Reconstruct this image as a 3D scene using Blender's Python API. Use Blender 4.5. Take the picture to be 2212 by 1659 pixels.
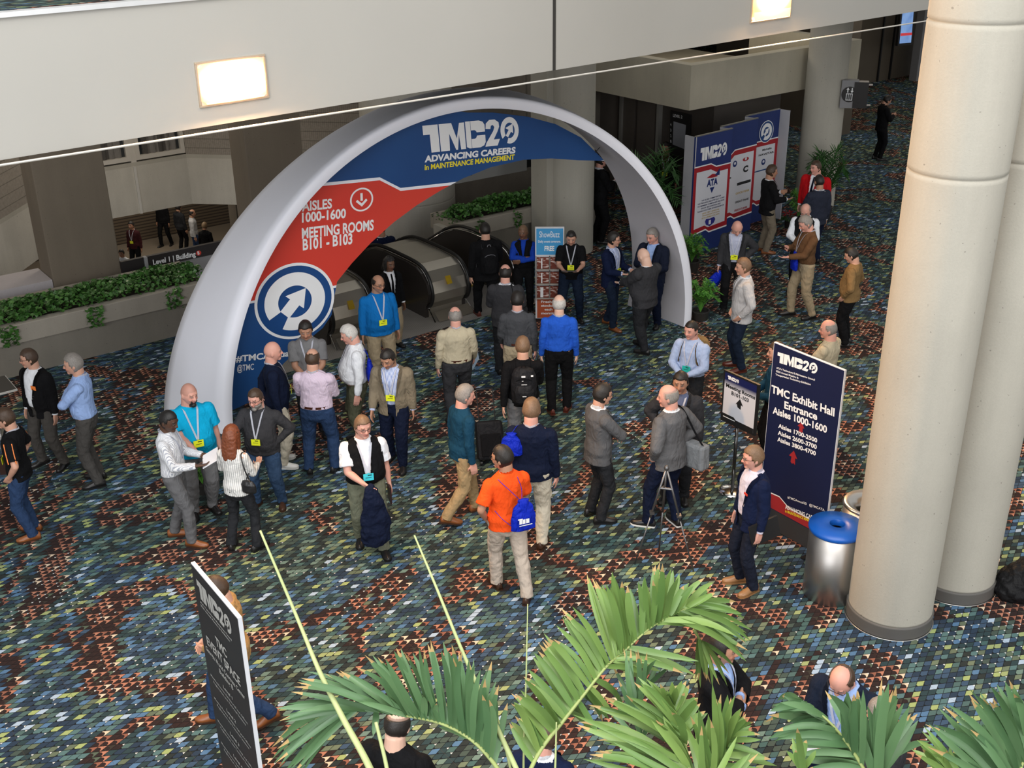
import bpy, bmesh, math, random
import numpy as np
from mathutils import Vector, Matrix, noise
random.seed(7)
SC = bpy.context.scene
COL = SC.collection
for o in list(bpy.data.objects): bpy.data.objects.remove(o)

# ------------------------------------------------------------------ camera
F_PX, PITCH, ROLL, CAM_H = 2445.3, 0.43303, -0.01366, 7.397
IW, IH = 2212, 1659
_c, _s = math.cos(PITCH), math.sin(PITCH)
FW = Vector((0, _c, -_s)); _up = Vector((0, _s, _c)); _rt = Vector((1, 0, 0))
RT = _rt*math.cos(ROLL) + _up*math.sin(ROLL)
UP = -_rt*math.sin(ROLL) + _up*math.cos(ROLL)
EYE = Vector((0, 0, CAM_H))
cam_d = bpy.data.cameras.new('camera'); cam = bpy.data.objects.new('camera', cam_d); COL.objects.link(cam)
cam_d.sensor_width = 36; cam_d.lens = F_PX/IW*36; cam_d.clip_start = .1; cam_d.clip_end = 300
cam.matrix_world = Matrix(((RT.x, UP.x, -FW.x, 0), (RT.y, UP.y, -FW.y, 0), (RT.z, UP.z, -FW.z, CAM_H), (0, 0, 0, 1)))
SC.camera = cam

# ------------------------------------------------------------------ light and exposure
SC.view_settings.view_transform = 'Standard'; SC.view_settings.look = 'None'
SC.view_settings.gamma = 1; SC.view_settings.exposure = 0.0; SC.view_settings.use_curve_mapping = False
wd = bpy.data.worlds.new('daylight'); SC.world = wd; wd.use_nodes = True
_bg = wd.node_tree.nodes['Background']; _bg.inputs[0].default_value = (1.0, .985, .955, 1); _bg.inputs[1].default_value = 0.60
def area_light(name, loc, aim, sx, sy, power, col=(1, 1, 1)):
    l = bpy.data.lights.new(name, 'AREA'); l.shape = 'RECTANGLE'; l.size = sx; l.size_y = sy; l.energy = power; l.color = col
    o = bpy.data.objects.new(name, l); COL.objects.link(o); o.location = loc
    o.rotation_euler = (Vector(aim)-Vector(loc)).to_track_quat('-Z', 'Y').to_euler(); return o
area_light('skylight', (0, 1.5, 15), (1, 8, 0), 16, 8, 2300, (1, .985, .96))
area_light('window_daylight', (-7, -8, 8), (0, 14, 1), 14, 6, 1900, (.95, .97, 1))
area_light('window_daylight', (13, -5, 8), (2, 13, 1), 10, 6, 1000, (.97, .98, 1))

# ------------------------------------------------------------------ pixel <-> place helpers (photograph measured as 2212x1659)
def ray(px, py): return FW + RT*((px-IW/2)/F_PX) - UP*((py-IH/2)/F_PX)
def at_z(px, py, z=0.0):
    d = ray(px, py); return EYE + d*((z-CAM_H)/d.z)
def at_plane(px, py, p, n):
    d = ray(px, py); return EYE + d*((Vector(p)-EYE).dot(n)/d.dot(n))
def at_y(px, py, y):
    d = ray(px, py); return EYE + d*(y/d.y)
def project(P):
    d = Vector(P)-EYE; z = d.dot(FW); return (IW/2+F_PX*d.dot(RT)/z, IH/2-F_PX*d.dot(UP)/z)
# building axes: u runs along the planters and the bridge, w runs away from the camera down the escalators
PHI = math.radians(37)
D1 = Vector((math.cos(PHI), math.sin(PHI), 0)); D2 = Vector((-math.sin(PHI), math.cos(PHI), 0)); ZUP = Vector((0, 0, 1))
def B(u, w, z=0.0): return D1*u + D2*w + ZUP*z
def uw(P): return P.dot(D1), P.dot(D2)
def at_w(px, py, w): return at_plane(px, py, B(0, w), D2)
def at_u(px, py, u): return at_plane(px, py, B(u, 0), D1)
RB = Matrix.Rotation(PHI, 4, 'Z')

# ------------------------------------------------------------------ tags and linking
def tag(o, label=None, cat=None, group=None, kind=None):
    if label: o['label'] = label
    if cat: o['category'] = cat
    if group: o['group'] = group
    if kind: o['kind'] = kind
    return o
def mesh_obj(name, me, mats=None, parent=None, loc=None):
    o = bpy.data.objects.new(name, me); COL.objects.link(o)
    if mats is not None:
        for m in (mats if isinstance(mats, (list, tuple)) else [mats]): me.materials.append(m)
    if parent is not None: o.parent = parent
    if loc is not None: o.location = loc
    return o
def bm_obj(name, bm, mats=None, parent=None, smooth=False, recalc=True):
    if recalc: bmesh.ops.recalc_face_normals(bm, faces=bm.faces)
    me = bpy.data.meshes.new(name); bm.to_mesh(me); bm.free()
    if smooth: me.polygons.foreach_set('use_smooth', [True]*len(me.polygons))
    return mesh_obj(name, me, mats, parent)
def empty(name, loc=(0, 0, 0), rot=0.0):
    o = bpy.data.objects.new(name, None); COL.objects.link(o); o.location = loc; o.rotation_euler = (0, 0, rot); o.empty_display_size = .1
    return o
def local(parent):
    """matrix taking world points into the parent's frame (parents only carry location and z rotation)"""
    m = Matrix.Translation(parent.location) @ Matrix.Rotation(parent.rotation_euler.z, 4, 'Z')
    return m.inverted()
def xf(bm, M):
    bmesh.ops.transform(bm, matrix=M, verts=bm.verts)

# ------------------------------------------------------------------ shape helpers
def box(bm, c, s, M=None, mi=0, bev=0.0):
    r = bmesh.ops.create_cube(bm, size=1, matrix=Matrix.Translation(c) @ Matrix.Diagonal((s[0], s[1], s[2], 1)))
    vs = r['verts']; fs = list({f for v in vs for f in v.link_faces})
    for f in fs: f.material_index = mi
    if bev > 0:
        es = list({e for v in vs for e in v.link_edges})
        r2 = bmesh.ops.bevel(bm, geom=es, offset=bev, segments=2, affect='EDGES', profile=.5)
        vs = list({v for f in r2['faces'] for v in f.verts} | {v for v in vs if v.is_valid})
    if M is not None: bmesh.ops.transform(bm, matrix=M, verts=[v for v in vs if v.is_valid])
def bbox_uw(bm, u0, u1, w0, w1, z0, z1, mi=0, bev=0.0):
    box(bm, ((u0+u1)/2, (w0+w1)/2, (z0+z1)/2), (abs(u1-u0), abs(w1-w0), abs(z1-z0)), RB, mi, bev)
def prism(bm, pts, z0, z1, mi=0):
    lo = [bm.verts.new((p[0], p[1], z0)) for p in pts]; hi = [bm.verts.new((p[0], p[1], z1)) for p in pts]
    fs = [bm.faces.new(lo[::-1]), bm.faces.new(hi)]
    n = len(pts)
    for i in range(n): fs.append(bm.faces.new((lo[i], lo[(i+1) % n], hi[(i+1) % n], hi[i])))
    for f in fs: f.material_index = mi
def slab(bm, quad, n, t, mi=0):
    """closed slab: polygon given by points, pushed along n by t"""
    a = [bm.verts.new(p) for p in quad]; b = [bm.verts.new(Vector(p)+Vector(n)*t) for p in quad]
    k = len(quad); fs = [bm.faces.new(a), bm.faces.new(b[::-1])]
    for i in range(k): fs.append(bm.faces.new((a[(i+1) % k], a[i], b[i], b[(i+1) % k])))
    for f in fs: f.material_index = mi
    return fs
def poly(bm, pts, mi=0):
    f = bm.faces.new([bm.verts.new(p) for p in pts]); f.material_index = mi; return f
def lathe(bm, prof, c=(0, 0, 0), n=32, mi=0, cap=True):
    rings = []
    for r, z in prof:
        rings.append([bm.verts.new((c[0]+r*math.cos(2*math.pi*i/n), c[1]+r*math.sin(2*math.pi*i/n), c[2]+z)) for i in range(n)])
    for a, b in zip(rings, rings[1:]):
        for i in range(n):
            f = bm.faces.new((a[i], a[(i+1) % n], b[(i+1) % n], b[i])); f.material_index = mi
    if cap:
        if prof[0][0] > 1e-4: bm.faces.new(rings[0][::-1]).material_index = mi
        if prof[-1][0] > 1e-4: bm.faces.new(rings[-1]).material_index = mi
def frames(pts):
    out = []; n = len(pts); prev = None
    for i in range(n):
        t = (pts[min(i+1, n-1)]-pts[max(i-1, 0)]).normalized()
        if prev is None:
            a = Vector((0, 0, 1)) if abs(t.z) < .9 else Vector((1, 0, 0))
            x = a.cross(t).normalized()
        else: x = (prev - t*prev.dot(t)).normalized()
        prev = x; out.append((t, x, t.cross(x)))
    return out
def tube(bm, pts, rad, n=8, mi=0, cap=True, closed=False):
    pts = [Vector(p) for p in pts]; m = len(pts)
    if not isinstance(rad, (list, tuple)): rad = [rad]*m
    fr = frames(pts); rings = []
    for p, (t, x, y), r in zip(pts, fr, rad):
        rx, ry = r if isinstance(r, (tuple, list)) else (r, r)
        rings.append([bm.verts.new(p + x*(rx*math.cos(2*math.pi*i/n)) + y*(ry*math.sin(2*math.pi*i/n))) for i in range(n)])
    pairs = list(zip(rings, rings[1:]))
    if closed: pairs.append((rings[-1], rings[0]))
    for a, b in pairs:
        for i in range(n): bm.faces.new((a[i], a[(i+1) % n], b[(i+1) % n], b[i])).material_index = mi
    if cap and not closed:
        bm.faces.new(rings[0][::-1]).material_index = mi; bm.faces.new(rings[-1]).material_index = mi
def spline(pts, n=8):
    pts = [Vector(p) for p in pts]; out = []
    P = [pts[0]*2-pts[1]] + pts + [pts[-1]*2-pts[-2]]
    for i in range(1, len(P)-2):
        for k in range(n):
            t = k/n; a, b, c, d = P[i-1], P[i], P[i+1], P[i+2]
            out.append(.5*((2*b)+(c-a)*t+(2*a-5*b+4*c-d)*t*t+(3*b-a-3*c+d)*t**3))
    out.append(pts[-1]); return out

# ------------------------------------------------------------------ materials
MATS = {}
def nt_new(name):
    m = bpy.data.materials.new(name); m.use_nodes = True; return m, m.node_tree, m.node_tree.nodes['Principled BSDF']
def N(nt, t, **kw):
    n = nt.nodes.new(t)
    for k, v in kw.items(): setattr(n, k, v)
    return n
def mth(nt, op, a, b=None, c=None, clamp=False):
    n = nt.nodes.new('ShaderNodeMath'); n.operation = op; n.use_clamp = clamp
    for i, v in enumerate((a, b, c)):
        if v is None: continue
        if isinstance(v, (int, float)): n.inputs[i].default_value = v
        else: nt.links.new(v, n.inputs[i])
    return n.outputs[0]
def mixc(nt, f, a, b, mode='MIX'):
    n = nt.nodes.new('ShaderNodeMix'); n.data_type = 'RGBA'; n.blend_type = mode
    for i, v in ((0, f), (6, a), (7, b)):
        if isinstance(v, (int, float)): n.inputs[i].default_value = v
        elif isinstance(v, tuple): n.inputs[i].default_value = (*v[:3], 1)
        else: nt.links.new(v, n.inputs[i])
    return n.outputs[2]
def noise_tex(nt, scale, detail=3, vec=None, rough=.5):
    n = nt.nodes.new('ShaderNodeTexNoise'); n.inputs['Scale'].default_value = scale; n.inputs['Detail'].default_value = detail
    n.inputs['Roughness'].default_value = rough
    if vec is not None: nt.links.new(vec, n.inputs['Vector'])
    return n.outputs[0]
def plain(name, col, rough=.5, metal=0.0, var=.06, scale=6, bump=0.0, bscale=60, emit=0.0, spec=None, alpha=1.0):
    if name in MATS: return MATS[name]
    m, nt, b = nt_new(name)
    tc = N(nt, 'ShaderNodeTexCoord')
    nz = noise_tex(nt, scale, 4, tc.outputs['Object'])
    k = mth(nt, 'MULTIPLY_ADD', nz, 2*var, 1-var)
    v = N(nt, 'ShaderNodeVectorMath', operation='SCALE'); v.inputs[0].default_value = col; nt.links.new(k, v.inputs['Scale'])
    nt.links.new(v.outputs[0], b.inputs['Base Color'])
    b.inputs['Roughness'].default_value = rough; b.inputs['Metallic'].default_value = metal
    if spec is not None: b.inputs['Specular IOR Level'].default_value = spec
    if emit: b.inputs['Emission Color'].default_value = (*col, 1); b.inputs['Emission Strength'].default_value = emit
    if bump:
        bn = N(nt, 'ShaderNodeBump'); bn.inputs['Strength'].default_value = bump; bn.inputs['Distance'].default_value = .02
        nt.links.new(noise_tex(nt, bscale, 4, tc.outputs['Object']), bn.inputs['Height']); nt.links.new(bn.outputs[0], b.inputs['Normal'])
    MATS[name] = m; return m
def concrete(name, col, stain=.35, rough=.85, holes=False):
    if name in MATS: return MATS[name]
    m, nt, b = nt_new(name); tc = N(nt, 'ShaderNodeTexCoord'); V = tc.outputs['Object']
    mp = N(nt, 'ShaderNodeMapping'); mp.inputs['Scale'].default_value = (3, 3, .35); nt.links.new(V, mp.inputs[0])
    big = noise_tex(nt, .9, 5, V, .6); streak = noise_tex(nt, 1.2, 5, mp.outputs[0], .6); fine = noise_tex(nt, 45, 3, V, .7); pit = noise_tex(nt, 26, 1, V)
    k = mth(nt, 'MULTIPLY_ADD', big, stain, 1-stain*.5)
    k = mth(nt, 'MULTIPLY', k, mth(nt, 'MULTIPLY_ADD', streak, stain*.8, 1-stain*.4))
    k = mth(nt, 'MULTIPLY', k, mth(nt, 'MULTIPLY_ADD', fine, .14, .93))
    k = mth(nt, 'MULTIPLY', k, mth(nt, 'SUBTRACT', 1, mth(nt, 'MULTIPLY', mth(nt, 'GREATER_THAN', pit, .765), .35)))
    v = N(nt, 'ShaderNodeVectorMath', operation='SCALE'); v.inputs[0].default_value = col; nt.links.new(k, v.inputs['Scale'])
    nt.links.new(v.outputs[0], b.inputs['Base Color']); b.inputs['Roughness'].default_value = rough
    bn = N(nt, 'ShaderNodeBump'); bn.inputs['Strength'].default_value = .25; bn.inputs['Distance'].default_value = .01
    nt.links.new(fine, bn.inputs['Height']); nt.links.new(bn.outputs[0], b.inputs['Normal'])
    MATS[name] = m; return m
def cloth(name, col, rough=.85, var=.10, stripe=None, sdir='x', sfreq=60, wr=.45):
    key = 'cloth '+name
    if key in MATS: return MATS[key]
    m, nt, b = nt_new(key); tc = N(nt, 'ShaderNodeTexCoord'); V = tc.outputs['Object']
    nz = noise_tex(nt, 9, 4, V, .6)
    v = N(nt, 'ShaderNodeVectorMath', operation='SCALE'); v.inputs[0].default_value = col
    nt.links.new(mth(nt, 'MULTIPLY_ADD', nz, 2*var, 1-var), v.inputs['Scale']); c = v.outputs[0]
    if stripe is not None:
        sp = N(nt, 'ShaderNodeSeparateXYZ'); nt.links.new(V, sp.inputs[0])
        if sdir == 'x': a = mth(nt, 'ADD', sp.outputs[0], mth(nt, 'MULTIPLY', sp.outputs[1], .6))
        else: a = sp.outputs[2]
        w_ = mth(nt, 'GREATER_THAN', mth(nt, 'SINE', mth(nt, 'MULTIPLY', a, sfreq*6.283)), .35)
        c = mixc(nt, w_, c, stripe)
    nt.links.new(c, b.inputs['Base Color']); b.inputs['Roughness'].default_value = rough; b.inputs['Specular IOR Level'].default_value = .12
    b.inputs['Sheen Weight'].default_value = .0
    mp = N(nt, 'ShaderNodeMapping'); mp.inputs['Scale'].default_value = (1.1, 1.1, .62); nt.links.new(V, mp.inputs[0])
    fold = N(nt, 'ShaderNodeTexNoise'); fold.inputs['Scale'].default_value = 7.5; fold.inputs['Detail'].default_value = 3; fold.inputs['Distortion'].default_value = 1.6
    nt.links.new(mp.outputs[0], fold.inputs['Vector'])
    bn = N(nt, 'ShaderNodeBump'); bn.inputs['Strength'].default_value = wr; bn.inputs['Distance'].default_value = .06
    nt.links.new(fold.outputs[0], bn.inputs['Height'])
    nt.links.new(bn.outputs[0], b.inputs['Normal']); MATS[key] = m; return m

def carpet_mat():
    m, nt, b = nt_new('patterned carpet'); L = nt.links
    tc = N(nt, 'ShaderNodeTexCoord'); V = tc.outputs['Object']
    sp = N(nt, 'ShaderNodeSeparateXYZ'); L.new(V, sp.inputs[0]); X, Y = sp.outputs[0], sp.outputs[1]
    a1, l1, a2, l2 = math.radians(8.5), .081, math.radians(60), .088
    e1 = (math.cos(a1)*l1, math.sin(a1)*l1); e2 = (math.cos(a2)*l2, math.sin(a2)*l2)
    det = e1[0]*e2[1]-e1[1]*e2[0]
    s = mth(nt, 'ADD', mth(nt, 'MULTIPLY', X, e2[1]/det), mth(nt, 'MULTIPLY', Y, -e2[0]/det))
    t = mth(nt, 'ADD', mth(nt, 'MULTIPLY', X, -e1[1]/det), mth(nt, 'MULTIPLY', Y, e1[0]/det))
    fs = mth(nt, 'FRACT', s); ft = mth(nt, 'FRACT', t); i_ = mth(nt, 'FLOOR', s); j_ = mth(nt, 'FLOOR', t)
    cv = N(nt, 'ShaderNodeCombineXYZ'); L.new(i_, cv.inputs[0]); L.new(j_, cv.inputs[1])
    wn = N(nt, 'ShaderNodeTexWhiteNoise'); wn.noise_dimensions = '2D'; L.new(cv.outputs[0], wn.inputs['Vector'])
    cv2 = N(nt, 'ShaderNodeVectorMath', operation='ADD'); L.new(cv.outputs[0], cv2.inputs[0]); cv2.inputs[1].default_value = (37.3, 91.7, 0)
    wn2 = N(nt, 'ShaderNodeTexWhiteNoise'); wn2.noise_dimensions = '2D'; L.new(cv2.outputs[0], wn2.inputs['Vector'])
    r1, r2 = wn.outputs[0], wn2.outputs[0]
    sc = N(nt, 'ShaderNodeSeparateColor'); L.new(wn2.outputs[1], sc.inputs[0]); r3 = sc.outputs[2]
    # wandering zones, decided per cell
    cc = N(nt, 'ShaderNodeCombineXYZ')
    L.new(mth(nt, 'ADD', mth(nt, 'MULTIPLY', i_, e1[0]), mth(nt, 'MULTIPLY', j_, e2[0])), cc.inputs[0])
    L.new(mth(nt, 'ADD', mth(nt, 'MULTIPLY', i_, e1[1]), mth(nt, 'MULTIPLY', j_, e2[1])), cc.inputs[1])
    rot = N(nt, 'ShaderNodeMapping'); rot.inputs['Rotation'].default_value = (0, 0, math.radians(35)); rot.inputs['Scale'].default_value = (1.0, .62, 1); L.new(cc.outputs[0], rot.inputs[0])
    zn = N(nt, 'ShaderNodeTexNoise'); zn.inputs['Scale'].default_value = .50; zn.inputs['Detail'].default_value = 1.2; zn.inputs['Distortion'].default_value = .6; L.new(rot.outputs[0], zn.inputs['Vector'])
    band = mth(nt, 'ABSOLUTE', mth(nt, 'SUBTRACT', mth(nt, 'FRACT', mth(nt, 'MULTIPLY', zn.outputs[0], 5.2)), .5))
    band = mth(nt, 'ADD', band, mth(nt, 'MULTIPLY', mth(nt, 'SUBTRACT', r3, .5), .16))
    brown = mth(nt, 'GREATER_THAN', band, .345)
    zb = noise_tex(nt, .38, 1.5, cc.outputs[0]); zb = mth(nt, 'ADD', zb, mth(nt, 'MULTIPLY', mth(nt, 'SUBTRACT', r3, .5), .14))
    blue = mth(nt, 'GREATER_THAN', zb, .5)
    def ramp(fac, cols):
        n = nt.nodes.new('ShaderNodeValToRGB'); n.color_ramp.interpolation = 'CONSTANT'; el = n.color_ramp.elements
        while len(el) > 1: el.remove(el[-1])
        el[0].position = 0; el[0].color = (*cols[0][1], 1)
        for p, c in cols[1:]:
            e = el.new(p); e.color = (*c, 1)
        L.new(fac, n.inputs[0]); return n.outputs[0]
    DK = (.013, .016, .019)
    grn = ramp(r1, [(0, (.030, .040, .038)), (.22, (.028, .062, .070)), (.40, (.065, .10, .080)), (.58, (.060, .14, .13)), (.72, (.16, .21, .12)), (.80, (.15, .25, .20)), (.89, (.34, .41, .13)), (.96, (.05, .17, .33))])
    blu = ramp(r1, [(0, (.020, .045, .085)), (.22, (.028, .062, .070)), (.38, (.035, .085, .16)), (.54, (.075, .15, .14)), (.66, (.05, .17, .34)), (.78, (.085, .19, .19)), (.87, (.13, .17, .10)), (.92, (.38, .52, .68)), (.97, (.36, .45, .12))])
    brn = ramp(r1, [(0, (.040, .020, .018)), (.22, (.05, .040, .030)), (.30, (.30, .085, .035)), (.55, (.50, .16, .065)), (.86, (.78, .58, .38)), (.95, (.10, .14, .09))])
    c = mixc(nt, blue, grn, blu)
    a = mth(nt, 'SUBTRACT', 1, fs); bq = mth(nt, 'SUBTRACT', 1, ft)
    inx = mth(nt, 'MULTIPLY', mth(nt, 'GREATER_THAN', fs, .06), mth(nt, 'LESS_THAN', fs, .98))
    iny = mth(nt, 'MULTIPLY', mth(nt, 'GREATER_THAN', ft, .08), mth(nt, 'LESS_THAN', ft, .97))
    full = mth(nt, 'MULTIPLY', inx, iny)
    d2_ = mth(nt, 'ADD', mth(nt, 'MULTIPLY', a, a), mth(nt, 'MULTIPLY', bq, bq))
    rnd = mth(nt, 'LESS_THAN', d2_, 1.28)
    isr = mth(nt, 'GREATER_THAN', r2, .36)
    scale_m = mth(nt, 'MULTIPLY', full, mth(nt, 'MAXIMUM', mth(nt, 'SUBTRACT', 1, isr), rnd))
    cir = mth(nt, 'ADD', mth(nt, 'MULTIPLY', fs, fs), mth(nt, 'MULTIPLY', ft, ft))
    tri_m = mth(nt, 'MULTIPLY', full, mth(nt, 'GREATER_THAN', cir, .70))
    col = mixc(nt, scale_m, DK, c)
    darkb = mixc(nt, full, (.014, .010, .010), (.034, .020, .019))
    colb = mixc(nt, tri_m, darkb, brn)
    col = mixc(nt, brown, col, colb)
    wt = mth(nt, 'MULTIPLY', mth(nt, 'LESS_THAN', mth(nt, 'ADD', a, bq), .36), mth(nt, 'MULTIPLY', full, mth(nt, 'GREATER_THAN', mth(nt, 'ADD', r3, mth(nt, 'MULTIPLY', mth(nt, 'SUBTRACT', noise_tex(nt, .8, 1, cc.outputs[0]), .5), 1.6)), .86)))
    col = mixc(nt, wt, col, (.72, .74, .72))
    # carpet tile seams along the building
    su = mth(nt, 'ADD', mth(nt, 'MULTIPLY', X, math.cos(PHI)), mth(nt, 'MULTIPLY', Y, math.sin(PHI)))
    seam = mth(nt, 'LESS_THAN', mth(nt, 'FRACT', mth(nt, 'MULTIPLY', su, 1.64)), .008)
    col = mixc(nt, mth(nt, 'MULTIPLY', seam, .4), col, (.10, .07, .05))
    nz = noise_tex(nt, 300, 2, V)
    v = N(nt, 'ShaderNodeVectorMath', operation='SCALE'); L.new(col, v.inputs[0]); L.new(mth(nt, 'MULTIPLY_ADD', nz, .5, .75), v.inputs['Scale'])
    hs = N(nt, 'ShaderNodeHueSaturation'); hs.inputs['Saturation'].default_value = .82; hs.inputs['Value'].default_value = .84; L.new(v.outputs[0], hs.inputs['Color'])
    L.new(hs.outputs[0], b.inputs['Base Color']); b.inputs['Roughness'].default_value = .95; b.inputs['Specular IOR Level'].default_value = .15
    return m
M_CARPET = carpet_mat()
M_CONC = concrete('light concrete', (.43, .41, .36)); M_CONCD = concrete('dark brown concrete', (.165, .135, .10)); M_CONCC = concrete('column concrete', (.41, .39, .335), .28)  # M_CONCD is a darker, browner concrete
M_WHITEWALL = plain('painted fascia', (.405, .395, .365), .7, var=.03, scale=1.2)
M_DARKBAND = plain('grey base band', (.10, .095, .088), .6)
M_STEEL = plain('brushed steel', (.55, .54, .52), .28, 1.0); M_CHROME = plain('chrome', (.8, .8, .8), .12, 1.0)
M_BLACK = plain('black plastic', (.012, .012, .013), .35); M_RUBBER = plain('black rubber', (.010, .010, .010), .4)
M_WHITE = plain('white print', (.82, .83, .84), .5, var=.02); M_NAVY = plain('navy print', (.008, .030, .115), .45, var=.15, scale=2)
M_BLUEP = plain('blue print', (.010, .060, .21), .45, var=.3, scale=1.5); M_RED = plain('red print', (.62, .045, .028), .45, var=.08)
M_DRED = plain('deep red print', (.33, .02, .025), .45); M_YEL = plain('yellow print', (.85, .72, .03), .5)
M_FABW = plain('stretched white fabric', (.86, .87, .95), .8, var=.02, scale=1.5); M_FABI = plain('grey inner fabric', (.60, .58, .62), .8, var=.03)
# ================================================================== the building
def struct(name, bm, mats, smooth=False):
    o = bm_obj(name, bm, mats, smooth=smooth); o['kind'] = 'structure'; return o
bm = bmesh.new()
bbox_uw(bm, -22, 60, -16, 15.38, -.35, 0); bbox_uw(bm, -22, 7.0, 15.38, 18.4, -.35, 0)
bbox_uw(bm, 12.25, 60, 15.38, 18.4, -.35, 0); bbox_uw(bm, 16.2, 60, 18.4, 46, -.35, 0)
struct('floor', bm, M_CARPET)
bm = bmesh.new(); bbox_uw(bm, -5, 40, 20, 46, -5.3, -5.0)
struct('floor', bm, plain('lower hall tan floor', (.23, .19, .145), .6, var=.1, scale=.8))
# ribbed steel landing plate in front of the escalators
def ribbed():
    m, nt, b = nt_new('ribbed landing plate'); tc = N(nt, 'ShaderNodeTexCoord'); sp = N(nt, 'ShaderNodeSeparateXYZ'); nt.links.new(tc.outputs['Object'], sp.inputs[0])
    a = mth(nt, 'ADD', mth(nt, 'MULTIPLY', sp.outputs[0], math.cos(PHI)), mth(nt, 'MULTIPLY', sp.outputs[1], math.sin(PHI)))
    r = mth(nt, 'SINE', mth(nt, 'MULTIPLY', a, 6.283*38))
    k = mth(nt, 'MULTIPLY_ADD', r, .25, .8); k = mth(nt, 'MULTIPLY', k, mth(nt, 'MULTIPLY_ADD', noise_tex(nt, 2.5, 4, tc.outputs['Object']), .5, .75))
    v = N(nt, 'ShaderNodeVectorMath', operation='SCALE'); v.inputs[0].default_value = (.30, .285, .265); nt.links.new(k, v.inputs['Scale'])
    nt.links.new(v.outputs[0], b.inputs['Base Color']); b.inputs['Roughness'].default_value = .55; b.inputs['Metallic'].default_value = .35
    return m
bm = bmesh.new(); bbox_uw(bm, 7.0, 12.25, 15.38, 17.3, -.35, .004)
struct('floor', bm, ribbed())

# bridge: fascia, deck (ceiling of the hall behind), trim
def bw(u): return 10.64+(u-2.4)*.061
ZB, ZT = 5.05, 6.235
bm = bmesh.new()
u0, u1 = -14, 30
prism(bm, [B(u0, bw(u0)), B(u1, bw(u1)), B(u1, bw(u1)+.22), B(u0, bw(u0)+.22)], ZB, ZT)
fascia = struct('wall_bridge', bm, M_WHITEWALL)
def on_fascia(px, py, off=0.0):
    n = (B(u1, bw(u1))-B(u0, bw(u0))).normalized(); nn = Vector((n.y, -n.x, 0)); return at_plane(px, py, B(0, bw(0))+nn*off, nn), n, nn
bm = bmesh.new()
prism(bm, [B(u0, bw(u0)-.03), B(u1, bw(u1)-.03), B(u1, bw(u1)+.10), B(u0, bw(u0)+.10)], ZT+.003, ZT+.045)
struct('trim_1', bm, plain('aluminium trim', (.72, .73, .74), .35, .6))
P_, n_, nn_ = on_fascia(1197, 80, .004)
bm = bmesh.new(); slab(bm, [Vector((P_.x, P_.y, ZB))+n_*a for a in (-.022, .022)] + [Vector((P_.x, P_.y, ZT))+n_*a for a in (.022, -.022)], nn_, .006)
struct('trim_2', bm, plain('dark joint', (.03, .028, .025), .8))
bm = bmesh.new(); prism(bm, [B(u0, bw(u0)+.23), B(u1, bw(u1)+.23), B(u1, bw(u1)+4.4), B(u0, bw(u0)+4.4)], 5.07, 6.19)
struct('ceiling', bm, M_CARPET)
bm = bmesh.new(); bbox_uw(bm, -22, 60, 18.6, 46, 5.07, 6.0); struct('ceiling', bm, M_CONCD)
for k_, (lu, lw, pw, lsz) in enumerate(((7.5, 22.5, 150, 2.5), (22, 22, 120, 3), (34, 20.5, 60, 3))):
    _a = area_light('hall_fill_light', B(lu, lw, 5.0), B(lu, lw, 0), lsz, lsz, pw, (1, .87, .70)) if False else None
for lu, lw, pw in ((7.8, 22.8, 95), (3.5, 20.9, 30), (20, 19.2, 40), (27, 19.5, 40), (34, 22.5, 25)):
    area_light('hall_fill_light', B(lu, lw, 5.0), B(lu, lw, 0), 1.6, 1.6, pw, (1, .88, .72))  # added fill lights without visible fittings, to brighten the back hall
area_light('lower_hall_fill_light', B(12.5, 36, -.7), B(12.5, 37, -5), 4, 4, 120, (1, .9, .76))  # unseen fill light added to lift the lower hall floor
# back wall and side wall of the lower halls
bm = bmesh.new(); bbox_uw(bm, -8, 60, 45.6, 46, -5.3, 5.05); struct('wall_back', bm, M_CONCD)

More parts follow.
